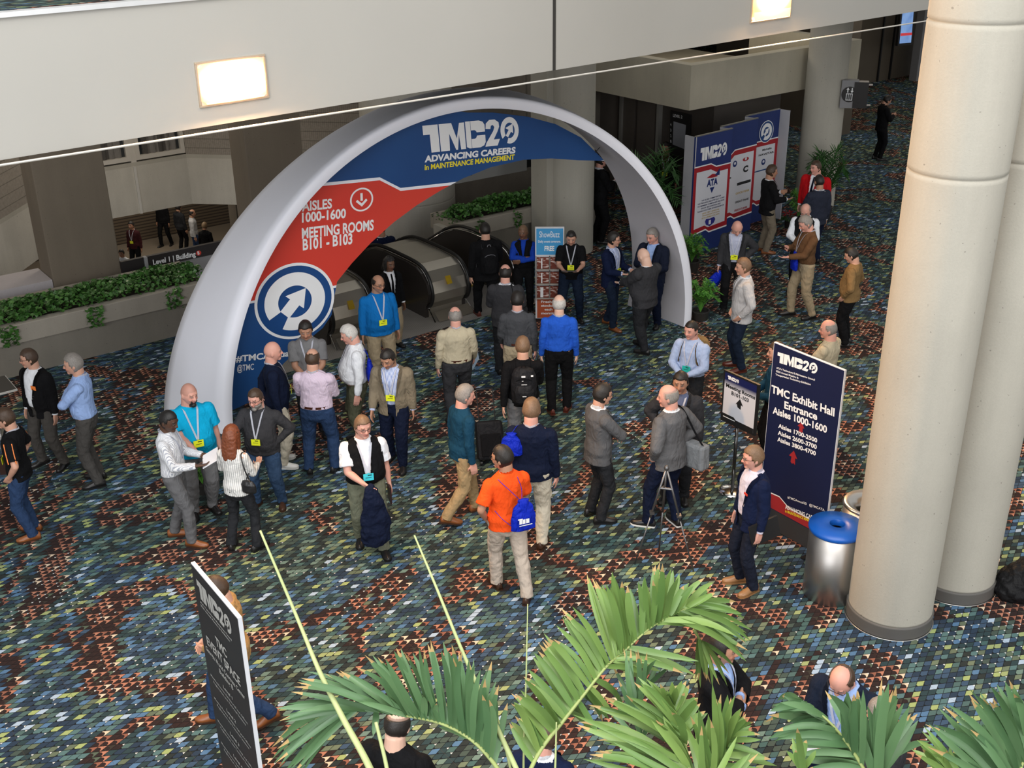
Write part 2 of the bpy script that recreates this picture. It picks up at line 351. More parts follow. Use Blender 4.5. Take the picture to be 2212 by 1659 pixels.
# floodlights recessed in the fascia
def glow_mat():
    m, nt, b = nt_new('lamp glass glow'); tc = N(nt, 'ShaderNodeTexCoord'); mp = N(nt, 'ShaderNodeMapping'); mp.inputs['Scale'].default_value = (2.9, 0, 5.2); nt.links.new(tc.outputs['Object'], mp.inputs[0])
    ln = N(nt, 'ShaderNodeVectorMath', operation='LENGTH'); nt.links.new(mp.outputs[0], ln.inputs[0]); k = mth(nt, 'SUBTRACT', 1.42, ln.outputs['Value'], clamp=True); k = mth(nt, 'MULTIPLY', k, k)
    nt.links.new(mixc(nt, k, (1, .42, .12), (1, .86, .66)), b.inputs['Emission Color']); nt.links.new(mth(nt, 'MULTIPLY_ADD', k, 30, 1.1), b.inputs['Emission Strength']); b.inputs['Base Color'].default_value = (.8, .6, .4, 1); return m
M_GLOW = glow_mat()
def floodlight(corners, label):
    pts = [on_fascia(x, y)[0] for x, y in corners]
    c = sum(pts, Vector())/4; _, n, nn = on_fascia(1000, 100)
    w = ((pts[1]-pts[0]).dot(n)+(pts[2]-pts[3]).dot(n))/2; h = ((pts[0].z-pts[3].z)+(pts[1].z-pts[2].z))/2
    t = empty('floodlight', c, math.atan2(n.y, n.x)); tag(t, label, 'light', 'floodlights in the bridge fascia')
    bm = bmesh.new(); th = .022
    for (cx, cz, sx, sz) in ((0, h/2-th/2, w, th), (0, -h/2+th/2, w, th), (-w/2+th/2, 0, th, h-2*th), (w/2-th/2, 0, th, h-2*th)):
        box(bm, (cx, -.008, cz), (sx, .03, sz), bev=.004)
    bm_obj('frame', bm, plain('warm metal frame', (.55, .45, .34), .4, .5), t)
    bm = bmesh.new(); box(bm, (0, -.006, 0), (w-2*th, .01, h-2*th)); bm_obj('reflector', bm, plain('lamp reflector', (.9, .85, .75), .3, .4), t)
    bm = bmesh.new(); slab(bm, [Vector((x*(w-2*th)*.5, -.022, z*(h-2*th)*.5)) for x, z in ((-.97, -.8), (-.85, -.97), (.85, -.97), (.95, -.85), (.95, .85), (.85, .97), (-.85, .97), (-.97, .8))], (0, -1, 0), .02)
    bm_obj('lamp_glass', bm, M_GLOW, t)
    la = area_light('floodlight_beam', c+nn*.09, c+nn*3-ZUP*.8, w*.9, h*.9, 480, (1, .58, .27))
floodlight(((418, 134), (571, 117), (580, 212), (431, 232)), 'glowing rectangular floodlight set in the white fascia, left one')
floodlight(((1615, -52), (1706, -62), (1713, 38), (1630, 48)), 'glowing rectangular floodlight at the top edge, right one')

# cable strung below the fascia
_, n_, nn_ = on_fascia(1000, 100)
def cabpt(px, py): return at_plane(px, py, B(0, bw(0))+nn_*.25, nn_)
p0, p1 = cabpt(0, 357), cabpt(1990, 47); dd = (p1-p0)
bm = bmesh.new(); pts = []
for k in range(41):
    t = -.4+k/40*1.43; p = p0+dd*t; pts.append(p - Vector((0, 0, .04*math.sin(max(0, min(1, t))*math.pi)*0)))
tube(bm, pts, .011, 6); tag(bm_obj('cable', bm, plain('pale cable', (.62, .60, .55), .5)), 'thin pale cable stretched below the white bridge fascia', 'cable')

# ------------------------------------------------------------------ round columns
def round_column(c, r, z1, label, base=True, joints=(), mat=M_CONCC, group=None):
    t = empty('concrete_column', (c.x, c.y, 0)); tag(t, label, 'column', group)
    bm = bmesh.new(); prof = [(r, .15 if base else 0), (r, .17 if base else .02)]
    for j in sorted(joints): prof += [(r, j-.05), (r, j-.012), (r-.012, j-.006), (r-.012, j+.006), (r, j+.012), (r, j+.05)]
    prof += [(r, z1)]; lathe(bm, prof, n=64); bm_obj('shaft', bm, mat, t, smooth=True)
    if base:
        bm = bmesh.new(); lathe(bm, [(r+.016, 0), (r+.016, .02), (r+.016, .13), (r+.016, .15), (r+.001, .153)], n=64); bm_obj('base_band', bm, M_DARKBAND, t, smooth=True)
        bm = bmesh.new(); lathe(bm, [(r+.02, 0), (r+.03, 0), (r+.03, .006), (r+.02, .006)], n=64, cap=False); bm_obj('base_trim', bm, M_STEEL, t, smooth=True)
def col_center(px, py, r):
    g = at_z(px, py); d = Vector((g.x, g.y, 0)).normalized(); return Vector((g.x, g.y, 0))+d*r
c1 = col_center(1911, 1379, .43); c2 = col_center(2048, 1303, .43)
fr1 = c1-c1.normalized()*.43
def zon(px, py, p): return at_plane(px, py, p, Vector((p.x, p.y, 0)).normalized()).z
j1 = [zon(2075, 392, fr1), zon(2100, 55, fr1)]
fr2 = c2-c2.normalized()*.43
round_column(c1, .43, 9.5, 'thick round concrete column rising beside the blue-lidded bin', joints=j1)
round_column(c2, .43, 9.5, 'round concrete column at the right edge, behind the nearer column', joints=[zon(2190, 355, fr2)])
# far round column with lift sign, pillar behind the arch, big drum by the escalators
c3 = B(21.2, 16.3); round_column(c3, .45, 5.07, 'round concrete column in the distance carrying the lift sign', base=False)
bm = bmesh.new(); lathe(bm, [(.47, 0), (.47, 5.07)], tuple(B(14.66, 17.36)), 48); bbox_uw(bm, 14.02, 14.5, 17.36, 17.86, 0, 5.07)
tag(bm_obj('concrete_pillar', bm, M_CONCC, smooth=False), 'grey concrete pillar standing behind the arch banner and news rack', 'column')
bm = bmesh.new(); r = .98; lathe(bm, [(r, -5), (r, .80), (r-.015, .81), (r-.015, .83), (r, .84), (r, 5.05)], tuple(B(12.78, 20.55)), 64)
tag(bm_obj('concrete_drum', bm, M_CONC, smooth=False), 'broad round concrete drum behind the escalator handrails', 'column')
# rectangular piers behind the left planter
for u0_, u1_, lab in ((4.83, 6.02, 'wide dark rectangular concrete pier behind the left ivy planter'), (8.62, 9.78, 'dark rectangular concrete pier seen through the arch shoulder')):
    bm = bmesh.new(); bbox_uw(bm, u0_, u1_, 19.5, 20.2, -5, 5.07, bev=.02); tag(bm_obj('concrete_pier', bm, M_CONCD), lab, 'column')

# ------------------------------------------------------------------ bay of windows across the void
def brick_mat():
    m, nt, b = nt_new('ribbed block wall'); tc = N(nt, 'ShaderNodeTexCoord'); sp = N(nt, 'ShaderNodeSeparateXYZ'); nt.links.new(tc.outputs['Object'], sp.inputs[0])
    a = mth(nt, 'ADD', sp.outputs[0], mth(nt, 'MULTIPLY', sp.outputs[1], .8))
    rib = mth(nt, 'SINE', mth(nt, 'MULTIPLY', a, 150)); row = mth(nt, 'LESS_THAN', mth(nt, 'FRACT', mth(nt, 'MULTIPLY', sp.outputs[2], 4.6)), .08)
    k = mth(nt, 'MULTIPLY_ADD', rib, .10, .95); k = mth(nt, 'MULTIPLY', k, mth(nt, 'SUBTRACT', 1, mth(nt, 'MULTIPLY', row, .4)))
    k = mth(nt, 'MULTIPLY', k, mth(nt, 'MULTIPLY_ADD', noise_tex(nt, 20, 3, tc.outputs['Object']), .5, .75))
    v = N(nt, 'ShaderNodeVectorMath', operation='SCALE'); v.inputs[0].default_value = (.30, .27, .235); nt.links.new(k, v.inputs['Scale'])
    nt.links.new(v.outputs[0], b.inputs['Base Color']); b.inputs['Roughness'].default_value = .9; return m
M_BRICK = brick_mat()
def wall_seg(bm, a, b_, z0, z1, t=.3, mi=0):
    a = B(*a); b_ = B(*b_); d = (b_-a).normalized(); n = Vector((-d.y, d.x, 0))*t
    prism(bm, [a, b_, b_+n, a+n], z0, z1, mi)
W0, W1, W2, W3 = (2.6, 20.4), (7.45, 26.0), (9.98, 26.0), (15.2, 20.8)
bm = bmesh.new()
for a, b_ in ((W0, W1), (W1, W2), (W2, W3)):
    wall_seg(bm, a, b_, -.05, 1.07)
struct('wall_spandrel', bm, concrete('pale spandrel concrete', (.52, .50, .45), .4))
bm = bmesh.new(); wall_seg(bm, (W0[0]-.0, W0[1]), W1, 1.16, 5.07); wall_seg(bm, W2, W3, 1.16, 5.07); struct('wall_block', bm, M_BRICK)
bm = bmesh.new()
for a, b_ in ((W0, W1), (W1, W2), (W2, W3)): wall_seg(bm, a, b_, 1.07, 1.16, .34)
struct('trim_3', bm, M_CONC)
a = at_w(290.6, 362.3, 25.98); bm = bmesh.new(); bbox_uw(bm, uw(a)[0]-.03, uw(a)[0]+.03, 25.96, 26.0, -.05, 1.07); struct('trim_4', bm, plain('pale joint strip', (.62, .61, .58), .6))
M_FRAME = plain('painted window frame', (.60, .57, .52), .5); M_GLASS = plain('dark window glass', (.03, .035, .04), .12)
M_CURT = cloth('curtain', (.20, .19, .18), stripe=(.09, .085, .08), sfreq=2.2)
edges_ = [7.5, uw(at_w(272, 335, 26))[0], uw(at_w(300, 320, 26))[0], uw(at_w(390, 320, 26))[0]]
for k, (ua, ub) in enumerate(((edges_[0], edges_[1]), (edges_[2], edges_[3]))):
    t = empty('window_%d' % (k+1), B((ua+ub)/2, 26.0, 1.3), PHI); t['kind'] = 'structure'; L_ = ub-ua
    bm = bmesh.new()
    for cx_, cz_, sx_, sz_ in ((0, -.05, L_+.2, .10), (0, 1.75, L_+.2, .1), (-L_/2-.05, .85, .1, 1.7), (L_/2+.05, .85, .1, 1.7)): box(bm, (cx_, .05, cz_), (sx_, .12, sz_))
    bm_obj('window_frame', bm, M_FRAME, t)
    bm = bmesh.new(); box(bm, (0, .09, .85), (L_, .015, 1.7)); bm_obj('pane', bm, M_GLASS, t)
    bm = bmesh.new(); nseg = 24
    for i in range(nseg):
        xa, xb = -L_*.42+L_*.84*i/nseg, -L_*.42+L_*.84*(i+1)/nseg; ya, yb = .055+.02*math.sin(i*1.3), .055+.02*math.sin((i+1)*1.3)
        poly(bm, [(xa, ya, .0), (xb, yb, .0), (xb, yb, 1.6), (xa, ya, 1.6)])
    bm_obj('curtain', bm, M_CURT, t)
bm = bmesh.new(); bbox_uw(bm, 7.45, 9.98, 26.16, 26.4, 1.16, 5.07); bbox_uw(bm, edges_[1]+.1, edges_[2]-.1, 26.0, 26.15, 1.16, 3.2); bbox_uw(bm, 7.45, 9.98, 26.0, 26.15, 3.1, 5.07)
struct('wall_window', bm, M_FRAME)
# low parapets of the void: ledge at far left, wall behind the right planter
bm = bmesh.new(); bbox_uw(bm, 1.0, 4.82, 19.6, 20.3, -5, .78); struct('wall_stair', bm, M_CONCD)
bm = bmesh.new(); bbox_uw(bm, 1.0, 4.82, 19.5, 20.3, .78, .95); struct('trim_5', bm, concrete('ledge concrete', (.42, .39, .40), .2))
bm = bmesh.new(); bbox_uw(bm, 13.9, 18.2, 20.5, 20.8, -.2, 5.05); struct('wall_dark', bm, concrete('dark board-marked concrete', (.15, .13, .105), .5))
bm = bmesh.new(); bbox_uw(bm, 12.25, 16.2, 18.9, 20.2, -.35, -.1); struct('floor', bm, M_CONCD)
# lower hall: slatted wall and piers
m, nt, b = nt_new('slatted wall'); tc = N(nt, 'ShaderNodeTexCoord'); sp = N(nt, 'ShaderNodeSeparateXYZ'); nt.links.new(tc.outputs['Object'], sp.inputs[0])
f_ = mth(nt, 'LESS_THAN', mth(nt, 'FRACT', mth(nt, 'MULTIPLY', sp.outputs[2], 9)), .4); nt.links.new(mixc(nt, f_, (.12, .09, .06), (.045, .033, .024)), b.inputs['Base Color'])
bm = bmesh.new(); bbox_uw(bm, 8, 18.5, 39.8, 40.1, -5, -.22); struct('wall_slatted', bm, m)
bm = bmesh.new(); bbox_uw(bm, 14.05, 17.5, 33.0, 33.6, -5, -.22); struct('wall_lower', bm, M_CONCD)
bm = bmesh.new(); bbox_uw(bm, 3, 20, 27.0, 45, -.2, -.06); struct('ceiling', bm, M_CONCD)

# ------------------------------------------------------------------ lift core on the right
bm = bmesh.new()
bbox_uw(bm, 17.4, 23.0, 16.8, 17.05, 2.6, 3.52); bbox_uw(bm, 17.4, 17.65, 17.05, 25, 2.6, 3.52); bbox_uw(bm, 22.75, 23.0, 17.05, 20, 2.6, 3.52); bbox_uw(bm, 17.65, 22.75, 17.05, 25, 2.6, 2.75)
struct('wall_balcony', bm, concrete('balcony concrete', (.50, .46, .36), .3))
bm = bmesh.new(); bbox_uw(bm, 18.7, 18.9, 17.3, 25, 0, 2.6); bbox_uw(bm, 18.9, 20.9, 17.3, 17.5, 0, 2.6); bbox_uw(bm, 20.7, 20.9, 17.5, 21, 0, 2.6)
struct('wall_lift', bm, plain('dark brown lift lobby wall', (.060, .050, .043), .5, var=.15, scale=2))
for k, (pa, pb) in enumerate(((1296, 1336), (1345, 1372), (1378, 1416))):
    wa, wb = uw(at_u(pa, 330, 18.7))[1], uw(at_u(pb, 330, 18.7))[1]
    bm = bmesh.new(); bbox_uw(bm, 18.64, 18.70, wa, wb, 0, 2.25); o = struct('door_%d' % (k+1), bm, plain('brown lift door', (.13, .11, .095), .4, .2, var=.1))
for k, pxx in enumerate((1341, 1421)):
    wa = uw(at_u(pxx, 300, 18.62))[1]; bm = bmesh.new(); bbox_uw(bm, 18.58, 18.70, wa-.04, wa+.04, 0, 2.6); struct('trim_%d' % (6+k), bm, plain('door jamb steel', (.36, .35, .32), .4, .4))
# far wall with doors on the right, grey partition
bm = bmesh.new(); bbox_uw(bm, 28, 60, 25.2, 25.6, 0, 5.07); bbox_uw(bm, 27.6, 28, 20.5, 25.6, 0, 5.07); struct('wall_right', bm, plain('dim brown panelling', (.085, .068, .048), .6, var=.2, scale=1.5))
for k, pxx in enumerate((1900, 1925)):
    ua = uw(at_w(pxx, 120, 25.2))[0]; bm = bmesh.new(); bbox_uw(bm, ua-.03, ua+.03, 25.14, 25.2, 0, 4.2); struct('trim_%d' % (8+k), bm, M_BLACK)
bm = bmesh.new(); a = at_w(1966, 150, 24.6); bbox_uw(bm, uw(a)[0], uw(a)[0]+1.2, 24.3, 24.6, 0, 4.6); struct('wall_partition', bm, plain('grey partition', (.20, .20, .21), .6))
# ================================================================== people builder
PENDING = []
def stack(bm, rings, n=20, mi=0, T=None):
    """closed body from horizontal ellipses (z, rx, ry, yc[, xc])"""
    rs = []
    for r in rings:
        z, rx, ry, yc = r[:4]; xc = r[4] if len(r) > 4 else 0
        vs = [Vector((xc+rx*math.cos(2*math.pi*i/n), yc+ry*math.sin(2*math.pi*i/n), z)) for i in range(n)]
        rs.append([bm.verts.new(T @ v if T is not None else v) for v in vs])
    for a, b in zip(rs, rs[1:]):
        for i in range(n): bm.faces.new((a[i], a[(i+1) % n], b[(i+1) % n], b[i])).material_index = mi
    bm.faces.new(rs[0][::-1]).material_index = mi; bm.faces.new(rs[-1]).material_index = mi
def ball(bm, c, r, T=None, n=14, mi=0):
    if not isinstance(r, (tuple, list)): r = (r, r, r)
    M = Matrix.Translation(c) @ Matrix.Diagonal((*r, 1))
    if T is not None: M = T @ M
    res = bmesh.ops.create_uvsphere(bm, u_segments=n, v_segments=max(6, n*2//3), radius=1, matrix=M)
    for v in res['verts']:
        for f in v.link_faces: f.material_index = mi
def limb(bm, pts, rad, n=12, mi=0):
    """tapered limb with rounded ends"""
    tube(bm, pts, rad, n, mi)
    for p, r in ((pts[0], rad[0]), (pts[-1], rad[-1])):
        rr = r[0] if isinstance(r, (tuple, list)) else r; ball(bm, p, rr*.98, n=10, mi=mi)
def ik(a, b, l1, l2, pole):
    a, b = Vector(a), Vector(b); d = b-a; L = d.length
    if L > (l1+l2)*.995: b = a+d.normalized()*(l1+l2)*.995; d = b-a; L = d.length
    x = (l1*l1-l2*l2+L*L)/(2*L); h = math.sqrt(max(0, l1*l1-x*x)); dn = d.normalized()
    p = Vector(pole); p = (p-dn*p.dot(dn)); p = p.normalized() if p.length > 1e-4 else Vector((0, -1, 0))
    return a+dn*x+p*h, b
def remesh(o, vox, disp=0.0, dscale=.12, post=None, smooth=2):
    m = o.modifiers.new('r', 'REMESH'); m.mode = 'VOXEL'; m.voxel_size = vox; m.use_smooth_shade = True
    if smooth:
        sm = o.modifiers.new('s', 'SMOOTH'); sm.iterations = smooth; sm.factor = .5
    if disp:
        key = 'folds%.2f' % dscale
        t = bpy.data.textures.get(key) or bpy.data.textures.new(key, 'CLOUDS'); t.noise_scale = dscale; t.noise_depth = 2
        d = o.modifiers.new('d', 'DISPLACE'); d.texture = t; d.strength = disp; d.mid_level = .5; d.texture_coords = 'GLOBAL'
    PENDING.append((o, post))
def flush():
    bpy.context.view_layer.update(); dg = bpy.context.evaluated_depsgraph_get(); res = []
    for o, post in PENDING: res.append(bpy.data.meshes.new_from_object(o.evaluated_get(dg)))
    for (o, post), me in zip(PENDING, res):
        old = o.data; mats = [m for m in old.materials]; o.modifiers.clear()
        if post: me = post(o, me) or me
        me.name = o.name; o.data = me
        if not me.materials:
            for m in mats: me.materials.append(m)
        bpy.data.meshes.remove(old)
        me.polygons.foreach_set('use_smooth', [True]*len(me.polygons))
    PENDING.clear()

SKIN = {'light': (.56, .31, .22), 'pink': (.62, .32, .25), 'tan': (.42, .22, .14), 'dark': (.085, .042, .026), 'brown': (.17, .085, .05), 'pale': (.66, .42, .32)}
HAIRC = {'brown': (.055, .030, .016), 'dark': (.012, .009, .007), 'grey': (.22, .20, .18), 'white': (.50, .48, .45), 'blond': (.20, .13, .07), 'red': (.16, .042, .014), 'sandy': (.17, .10, .055), 'black': (.008, .007, .007)}
def skin_mat():
    m, nt, b = nt_new('skin'); a = N(nt, 'ShaderNodeVertexColor'); a.layer_name = 'Col'
    nt.links.new(a.outputs[0], b.inputs['Base Color']); b.inputs['Roughness'].default_value = .48; b.inputs['Specular IOR Level'].default_value = .35
    b.inputs['Subsurface Weight'].default_value = .08; b.inputs['Subsurface Radius'].default_value = (.02, .008, .004); return m
M_SKIN = skin_mat()
def hair_mat(k):
    key = 'hair '+k
    if key in MATS: return MATS[key]
    m, nt, b = nt_new(key); tc = N(nt, 'ShaderNodeTexCoord'); mp = N(nt, 'ShaderNodeMapping'); mp.inputs['Scale'].default_value = (60, 60, 12); nt.links.new(tc.outputs['Object'], mp.inputs[0])
    f = noise_tex(nt, 3, 3, mp.outputs[0]); v = N(nt, 'ShaderNodeVectorMath', operation='SCALE'); v.inputs[0].default_value = HAIRC[k]
    nt.links.new(mth(nt, 'MULTIPLY_ADD', f, 1.3, .35), v.inputs['Scale']); nt.links.new(v.outputs[0], b.inputs['Base Color']); b.inputs['Roughness'].default_value = .5
    bn = N(nt, 'ShaderNodeBump'); bn.inputs['Strength'].default_value = .6; bn.inputs['Distance'].default_value = .004; nt.links.new(f, bn.inputs['Height']); nt.links.new(bn.outputs[0], b.inputs['Normal'])
    MATS[key] = m; return m
ARMS = {  # wrist target (right arm, torso frame), elbow pole, palm facing
 'down': ((.245, .03, .84), (.35, -1, 0), (-1, .2, 0)), 'fwd': ((.235, .20, .90), (.3, -1, -.2), (-1, .1, 0)), 'back': ((.25, -.16, .87), (.4, -1, 0), (-1, 0, 0)),
 'hip': ((.185, .02, 1.0), (1, -.5, 0), (-1, 0, .2)), 'pocket': ((.20, .07, .93), (.9, -.8, 0), (-1, .2, 0)), 'cross': ((-.05, .190, 1.17), (1, 1.0, -1), (0, -1, .2)),
 'front': ((.06, .25, 1.04), (1, -.4, -.5), (-1, -.3, .3)), 'hold': ((.13, .33, 1.10), (.5, -.6, -1), (-.3, 0, 1)), 'phone': ((.05, .28, 1.20), (.8, -.3, -1), (-.5, -.8, .3)),
 'behind': ((.06, -.17, .98), (1, -.4, 0), (0, 1, 0)), 'strap': ((.13, .14, 1.30), (.8, -.2, -1), (-.3, -1, 0)), 'point': ((.22, .36, 1.22), (.7, -.3, -1), (-.6, 0, .6)), 'clasp': ((.02, .24, .98), (1, -.3, -.3), (0, -1, 0))}
VIEW = [0]
def person(label, head, feet=None, h=1.77, face=180, skin='light', hair='short', hc='brown', top=('shirt', 'white'), legs='grey', shoes='black',
           ra='down', la='down', stance='stand', lean=0, hy=0, hp=8, fat=0.0, belly=0.0, lany=None, badge=None, jacket=None, vest=None, tie=None, glasses=False,
           beard=None, sleeve='long', tuck=True, belt=None, twist=0, far=False, group=None, sole=None, stripes=None, jopen=.012, z0=0.0, dy=0.0):
    if feet is not None:
        g = at_z(feet[0], feet[1], z0); lo, hi = 1.3, 2.3
        for _ in range(30):
            mid = (lo+hi)/2
            if project(g+Vector((0, 0, mid)))[1] > head[1]: lo = mid
            else: hi = mid
        h = max(1.60, min(1.93, lo))
    P = at_z(head[0], head[1], z0+h); dist = (P-EYE).length; s = h/1.772
    vox = .0078 if dist < 15.5 else (.0095 if dist < 22 else .012)
    if far: vox = .016
    t = empty('person', (P.x, P.y, z0), -math.radians(face)); tag(t, label, 'person', group)
    F = 1.07+fat
    T = Matrix.Translation((0, 0, .95)) @ Matrix.Rotation(-math.radians(lean), 4, 'X') @ Matrix.Rotation(-math.radians(twist), 4, 'Z') @ Matrix.Translation((0, 0, -.95))
    Hm = T @ Matrix.Translation((0, -.01, 1.505)) @ Matrix.Rotation(-math.radians(hy), 4, 'Z') @ Matrix.Rotation(-math.radians(hp), 4, 'X') @ Matrix.Translation((0, .020, .130)) @ Matrix.Scale(1.13, 4)
    S = Matrix.Scale(s, 4)
    b = belly
    prof = [(.88, .150*F, .105+.2*b, .0), (.96, .165*F, .118+.5*b, .3*b), (1.04, .158*F+.3*b, .112+.75*b, .010+.65*b), (1.12, .152*F+.3*b, .112+.8*b, .012+.7*b), (1.22, .160*F+.15*b, .115+.5*b, .008+.4*b),
            (1.32, .172*F, .118+.15*b, .004), (1.38, .172*F, .108, -.004), (1.425, .145*F, .092, -.008), (1.455, .105*F, .078, -.010), (1.485, .074, .068, -.01)]
    def prof_at(z):
        for a, c in zip(prof, prof[1:]):
            if a[0] <= z <= c[0]:
                k = (z-a[0])/(c[0]-a[0]); return [a[i]+(c[i]-a[i])*k for i in range(4)]
        return prof[0] if z < prof[0][0] else prof[-1]
    def surf(x, z, infl, back=False):
        _, rx, ry, yc = prof_at(z); rx += infl; ry += infl
        q = max(0.0, 1-min(.96, (x/rx)**2)); return Vector((x, yc + (-1 if back else 1)*ry*math.sqrt(q), z))
    # legs
    if stance == 'stand': ft = [(.115, .02, 14, 0), (-.115, -.01, -14, 0)]
    elif stance == 'wide': ft = [(.17, .04, 18, 0), (-.17, -.02, -18, 0)]
    elif stance == 'step': ft = [(.11, .16, 8, 0), (-.12, -.12, -16, 0)]
    elif stance == 'stepL': ft = [(.12, -.12, 16, 0), (-.11, .16, -8, 0)]
    elif stance == 'walkR': ft = [(.09, .31, 4, 0), (-.09, -.33, -6, .10)]
    elif stance == 'walkL': ft = [(.09, -.33, 6, .10), (-.09, .31, -4, 0)]
    else: ft = stance
    spread = max(math.hypot(f[0], f[1]) for f in ft); hz = .92 - (.05 if spread > .28 else .0)
    dz = hz-.92
    if dz:
        T = Matrix.Translation((0, 0, dz)) @ T; Hm = Matrix.Translation((0, 0, dz)) @ Hm
        t.location.z += 0; k2 = (h)/(1.772+dz); s = k2; S = Matrix.Scale(s, 4)
    legpts = []
    for i, f in enumerate(ft):
        sx = 1 if i == 0 else -1; hip = Vector((.088*sx*F, 0, hz)); ank = Vector((f[0], f[1]-.02, .085+f[3]))
        toe = math.radians(f[2]); kn, ank = ik(hip, ank, .44, .42, (math.sin(toe)*.5, 1, .1)); legpts.append((hip, kn, ank))
    # arms
    arms = []
    for i, a in enumerate((ra, la)):
        sx = 1 if i == 0 else -1
        w_, pole, palm = ARMS[a] if isinstance(a, str) else a
        w_ = Vector(w_); pole = Vector(pole); palm = Vector(palm)
        if isinstance(a, str) and a in ('cross', 'front', 'hold', 'phone', 'clasp'): w_.y += 1.25*b+.3*fat*.2; w_.z += .0
        if isinstance(a, str) and a == 'cross' and i == 1: w_.z -= .05; w_.y += .03
        if w_.x > .15: w_.x += .12*fat+.4*b*(.5)
        for v in (w_, pole, palm): v.x *= sx
        sh = Vector((.163*F*sx, -.008, 1.378)); el, w_ = ik(sh, w_, .285, .255, pole)
        arms.append([T @ sh, T @ el, T @ w_, (T.to_3x3() @ palm).normalized(), sx])
    def hand(bm, el, w_, palm, sx, curl=.5):
        d = (w_-el).normalized(); palm = (palm-d*palm.dot(d)); palm = palm.normalized() if palm.length > .05 else d.orthogonal().normalized()
        side = d.cross(palm)*(1 if sx > 0 else -1)
        side = -side  # thumb side
        tube(bm, [w_-d*.03, w_+d*.02, w_+d*.06, w_+d*.09], [(.026, .026), (.034, .021), (.040, .018), (.038, .014)], 10) if False else None
        # palm as a flattened lozenge
        for k in range(5):
            q = (k-2)*.0155; tube(bm, [w_-d*.02+side*q*.5, w_+d*.03+side*q*.9, w_+d*.088+side*q*1.05], [.018, .0165, .0115], 8)
        for k, (off, ln) in enumerate(((.033, .072), (.011, .080), (-.012, .075), (-.034, .058))):
            base = w_+d*.082+side*off*.95; a1 = d*math.cos(curl*.5)+palm*math.sin(curl*.5); a2 = d*math.cos(curl*1.3)+palm*math.sin(curl*1.3); a1 += side*off*2.2
            limb(bm, [base, base+a1*ln*.5, base+a1*ln*.5+a2*ln*.5], [.0098, .0088, .0072], 7)
        tb = w_+d*.022+side*.03; a1 = (d*.65+side*.72+palm*.25).normalized(); a2 = (d*.9+side*.25+palm*.4).normalized()
        limb(bm, [tb, tb+a1*.038, tb+a1*.038+a2*.034], [.0125, .0105, .0082], 7)
    # ---- body: one continuous mesh
    bm = bmesh.new()
    stack(bm, [(z, rx, ry, yc) for z, rx, ry, yc in prof], 20, T=T)
    stack(bm, [(hz-.14, .09*F, .07, 0), (hz-.05, .145*F, .10, 0), (hz+.05, .155*F, .11, 0), (hz+.10, .15*F, .10, 0)], 16)
    for sh, el, w_, palm, sx in arms:
        ball(bm, sh, .055); limb(bm, [sh, sh.lerp(el, .5), el], [.052*F, .045*F, .038*F]); limb(bm, [el, el.lerp(w_, .35), w_], [.037*F, .037*F, .0255])
        hand(bm, el, w_, palm, sx)
    for hip, kn, ank in legpts:
        limb(bm, [hip, hip.lerp(kn, .4), kn], [.078*F, .070*F, .050]); limb(bm, [kn, kn.lerp(ank, .35), ank], [.048, .050, .034])
    # neck, head, face
    limb(bm, [T @ Vector((0, -.015, 1.43)), Hm @ Vector((0, -.022, -.06))], [.066*F, .060*F], 14)
    def headpt(v, k=0.0):
        x, y, z = v; r = Vector((x*.0790, y*.0990, z*.118))
        if z < -.1:
            q = min(1, (-z-.1)/.9); r.x *= 1-.20*q; r.y = r.y*(1-.10*q)+(.018 if y > 0 else .032)*q
        if y > .2: r.y -= .006*(y-.2)
        return r + Vector((x, y, z)).normalized()*k if k else r
    res = bmesh.ops.create_uvsphere(bm, u_segments=24, v_segments=18, radius=1)
    for v in res['verts']: v.co = Hm @ headpt(v.co)
    ball(bm, (0, .072, -.085), (.026, .022, .022), Hm, 10)                      # chin
    limb(bm, [Hm @ Vector((0, .088, .015)), Hm @ Vector((0, .108, -.022))], [.009, .0145], 8)  # nose
    for sx in (1, -1):
        ball(bm, (sx*.078, -.004, -.008), (.010, .019, .031), Hm, 10)           # ears
        ball(bm, (sx*.028, .078, .030), (.022, .016, .009), Hm, 8)              # brow
        ball(bm, (sx*.036, .070, -.028), (.020, .018, .018), Hm, 8)             # cheek
        ball(bm, (sx*.030, .0785, .010), (.012, .0105, .0085), Hm, 8)           # eyeball
        ball(bm, (sx*.016, .100, -.024), (.008, .009, .007), Hm, 8)             # nostril wing
    ball(bm, (0, .088, -.048), (.024, .012, .006), Hm, 8); ball(bm, (0, .087, -.058), (.020, .011, .006), Hm, 8)   # lips
    xf(bm, S)
    body = bm_obj('body', bm, M_SKIN, t)
    Hi = (S @ Hm).inverted(); sk = SKIN[skin]; hcol = HAIRC[hc]
    def paint(o, me):
        n = len(me.vertices); co = np.empty(n*3); me.vertices.foreach_get('co', co); co = co.reshape(-1, 3)
        M = np.array(Hi); q = co @ M[:3, :3].T + M[:3, 3]; c = np.tile(np.array([*sk, 1.0]), (n, 1))
        x, y, z = q[:, 0], q[:, 1], q[:, 2]; ax = np.abs(x); hd = (z > -.14) & (z < .13) & (ax < .1) & (y < .14) & (y > -.13)
        def blend(mask, col, k=1.0):
            c[mask, :3] = c[mask, :3]*(1-k)+np.array(col)*k
        fr = hd & (y > .055)
        blend(fr & (ax < .06) & (z < -.01) & (z > -.04), (sk[0]*1.08, sk[1]*.82, sk[2]*.8), .5)
        blend(fr & (np.hypot(ax-.030, (z-.010)*1.4) < .019), (sk[0]*.45, sk[1]*.38, sk[2]*.38), .75)
        blend(fr & (np.hypot(ax-.030, (z-.010)*1.9) < .0125), (.55, .52, .5), .7)
        blend(fr & (np.hypot(ax-.030, z-.010) < .0065), (.02, .015, .012), .9)
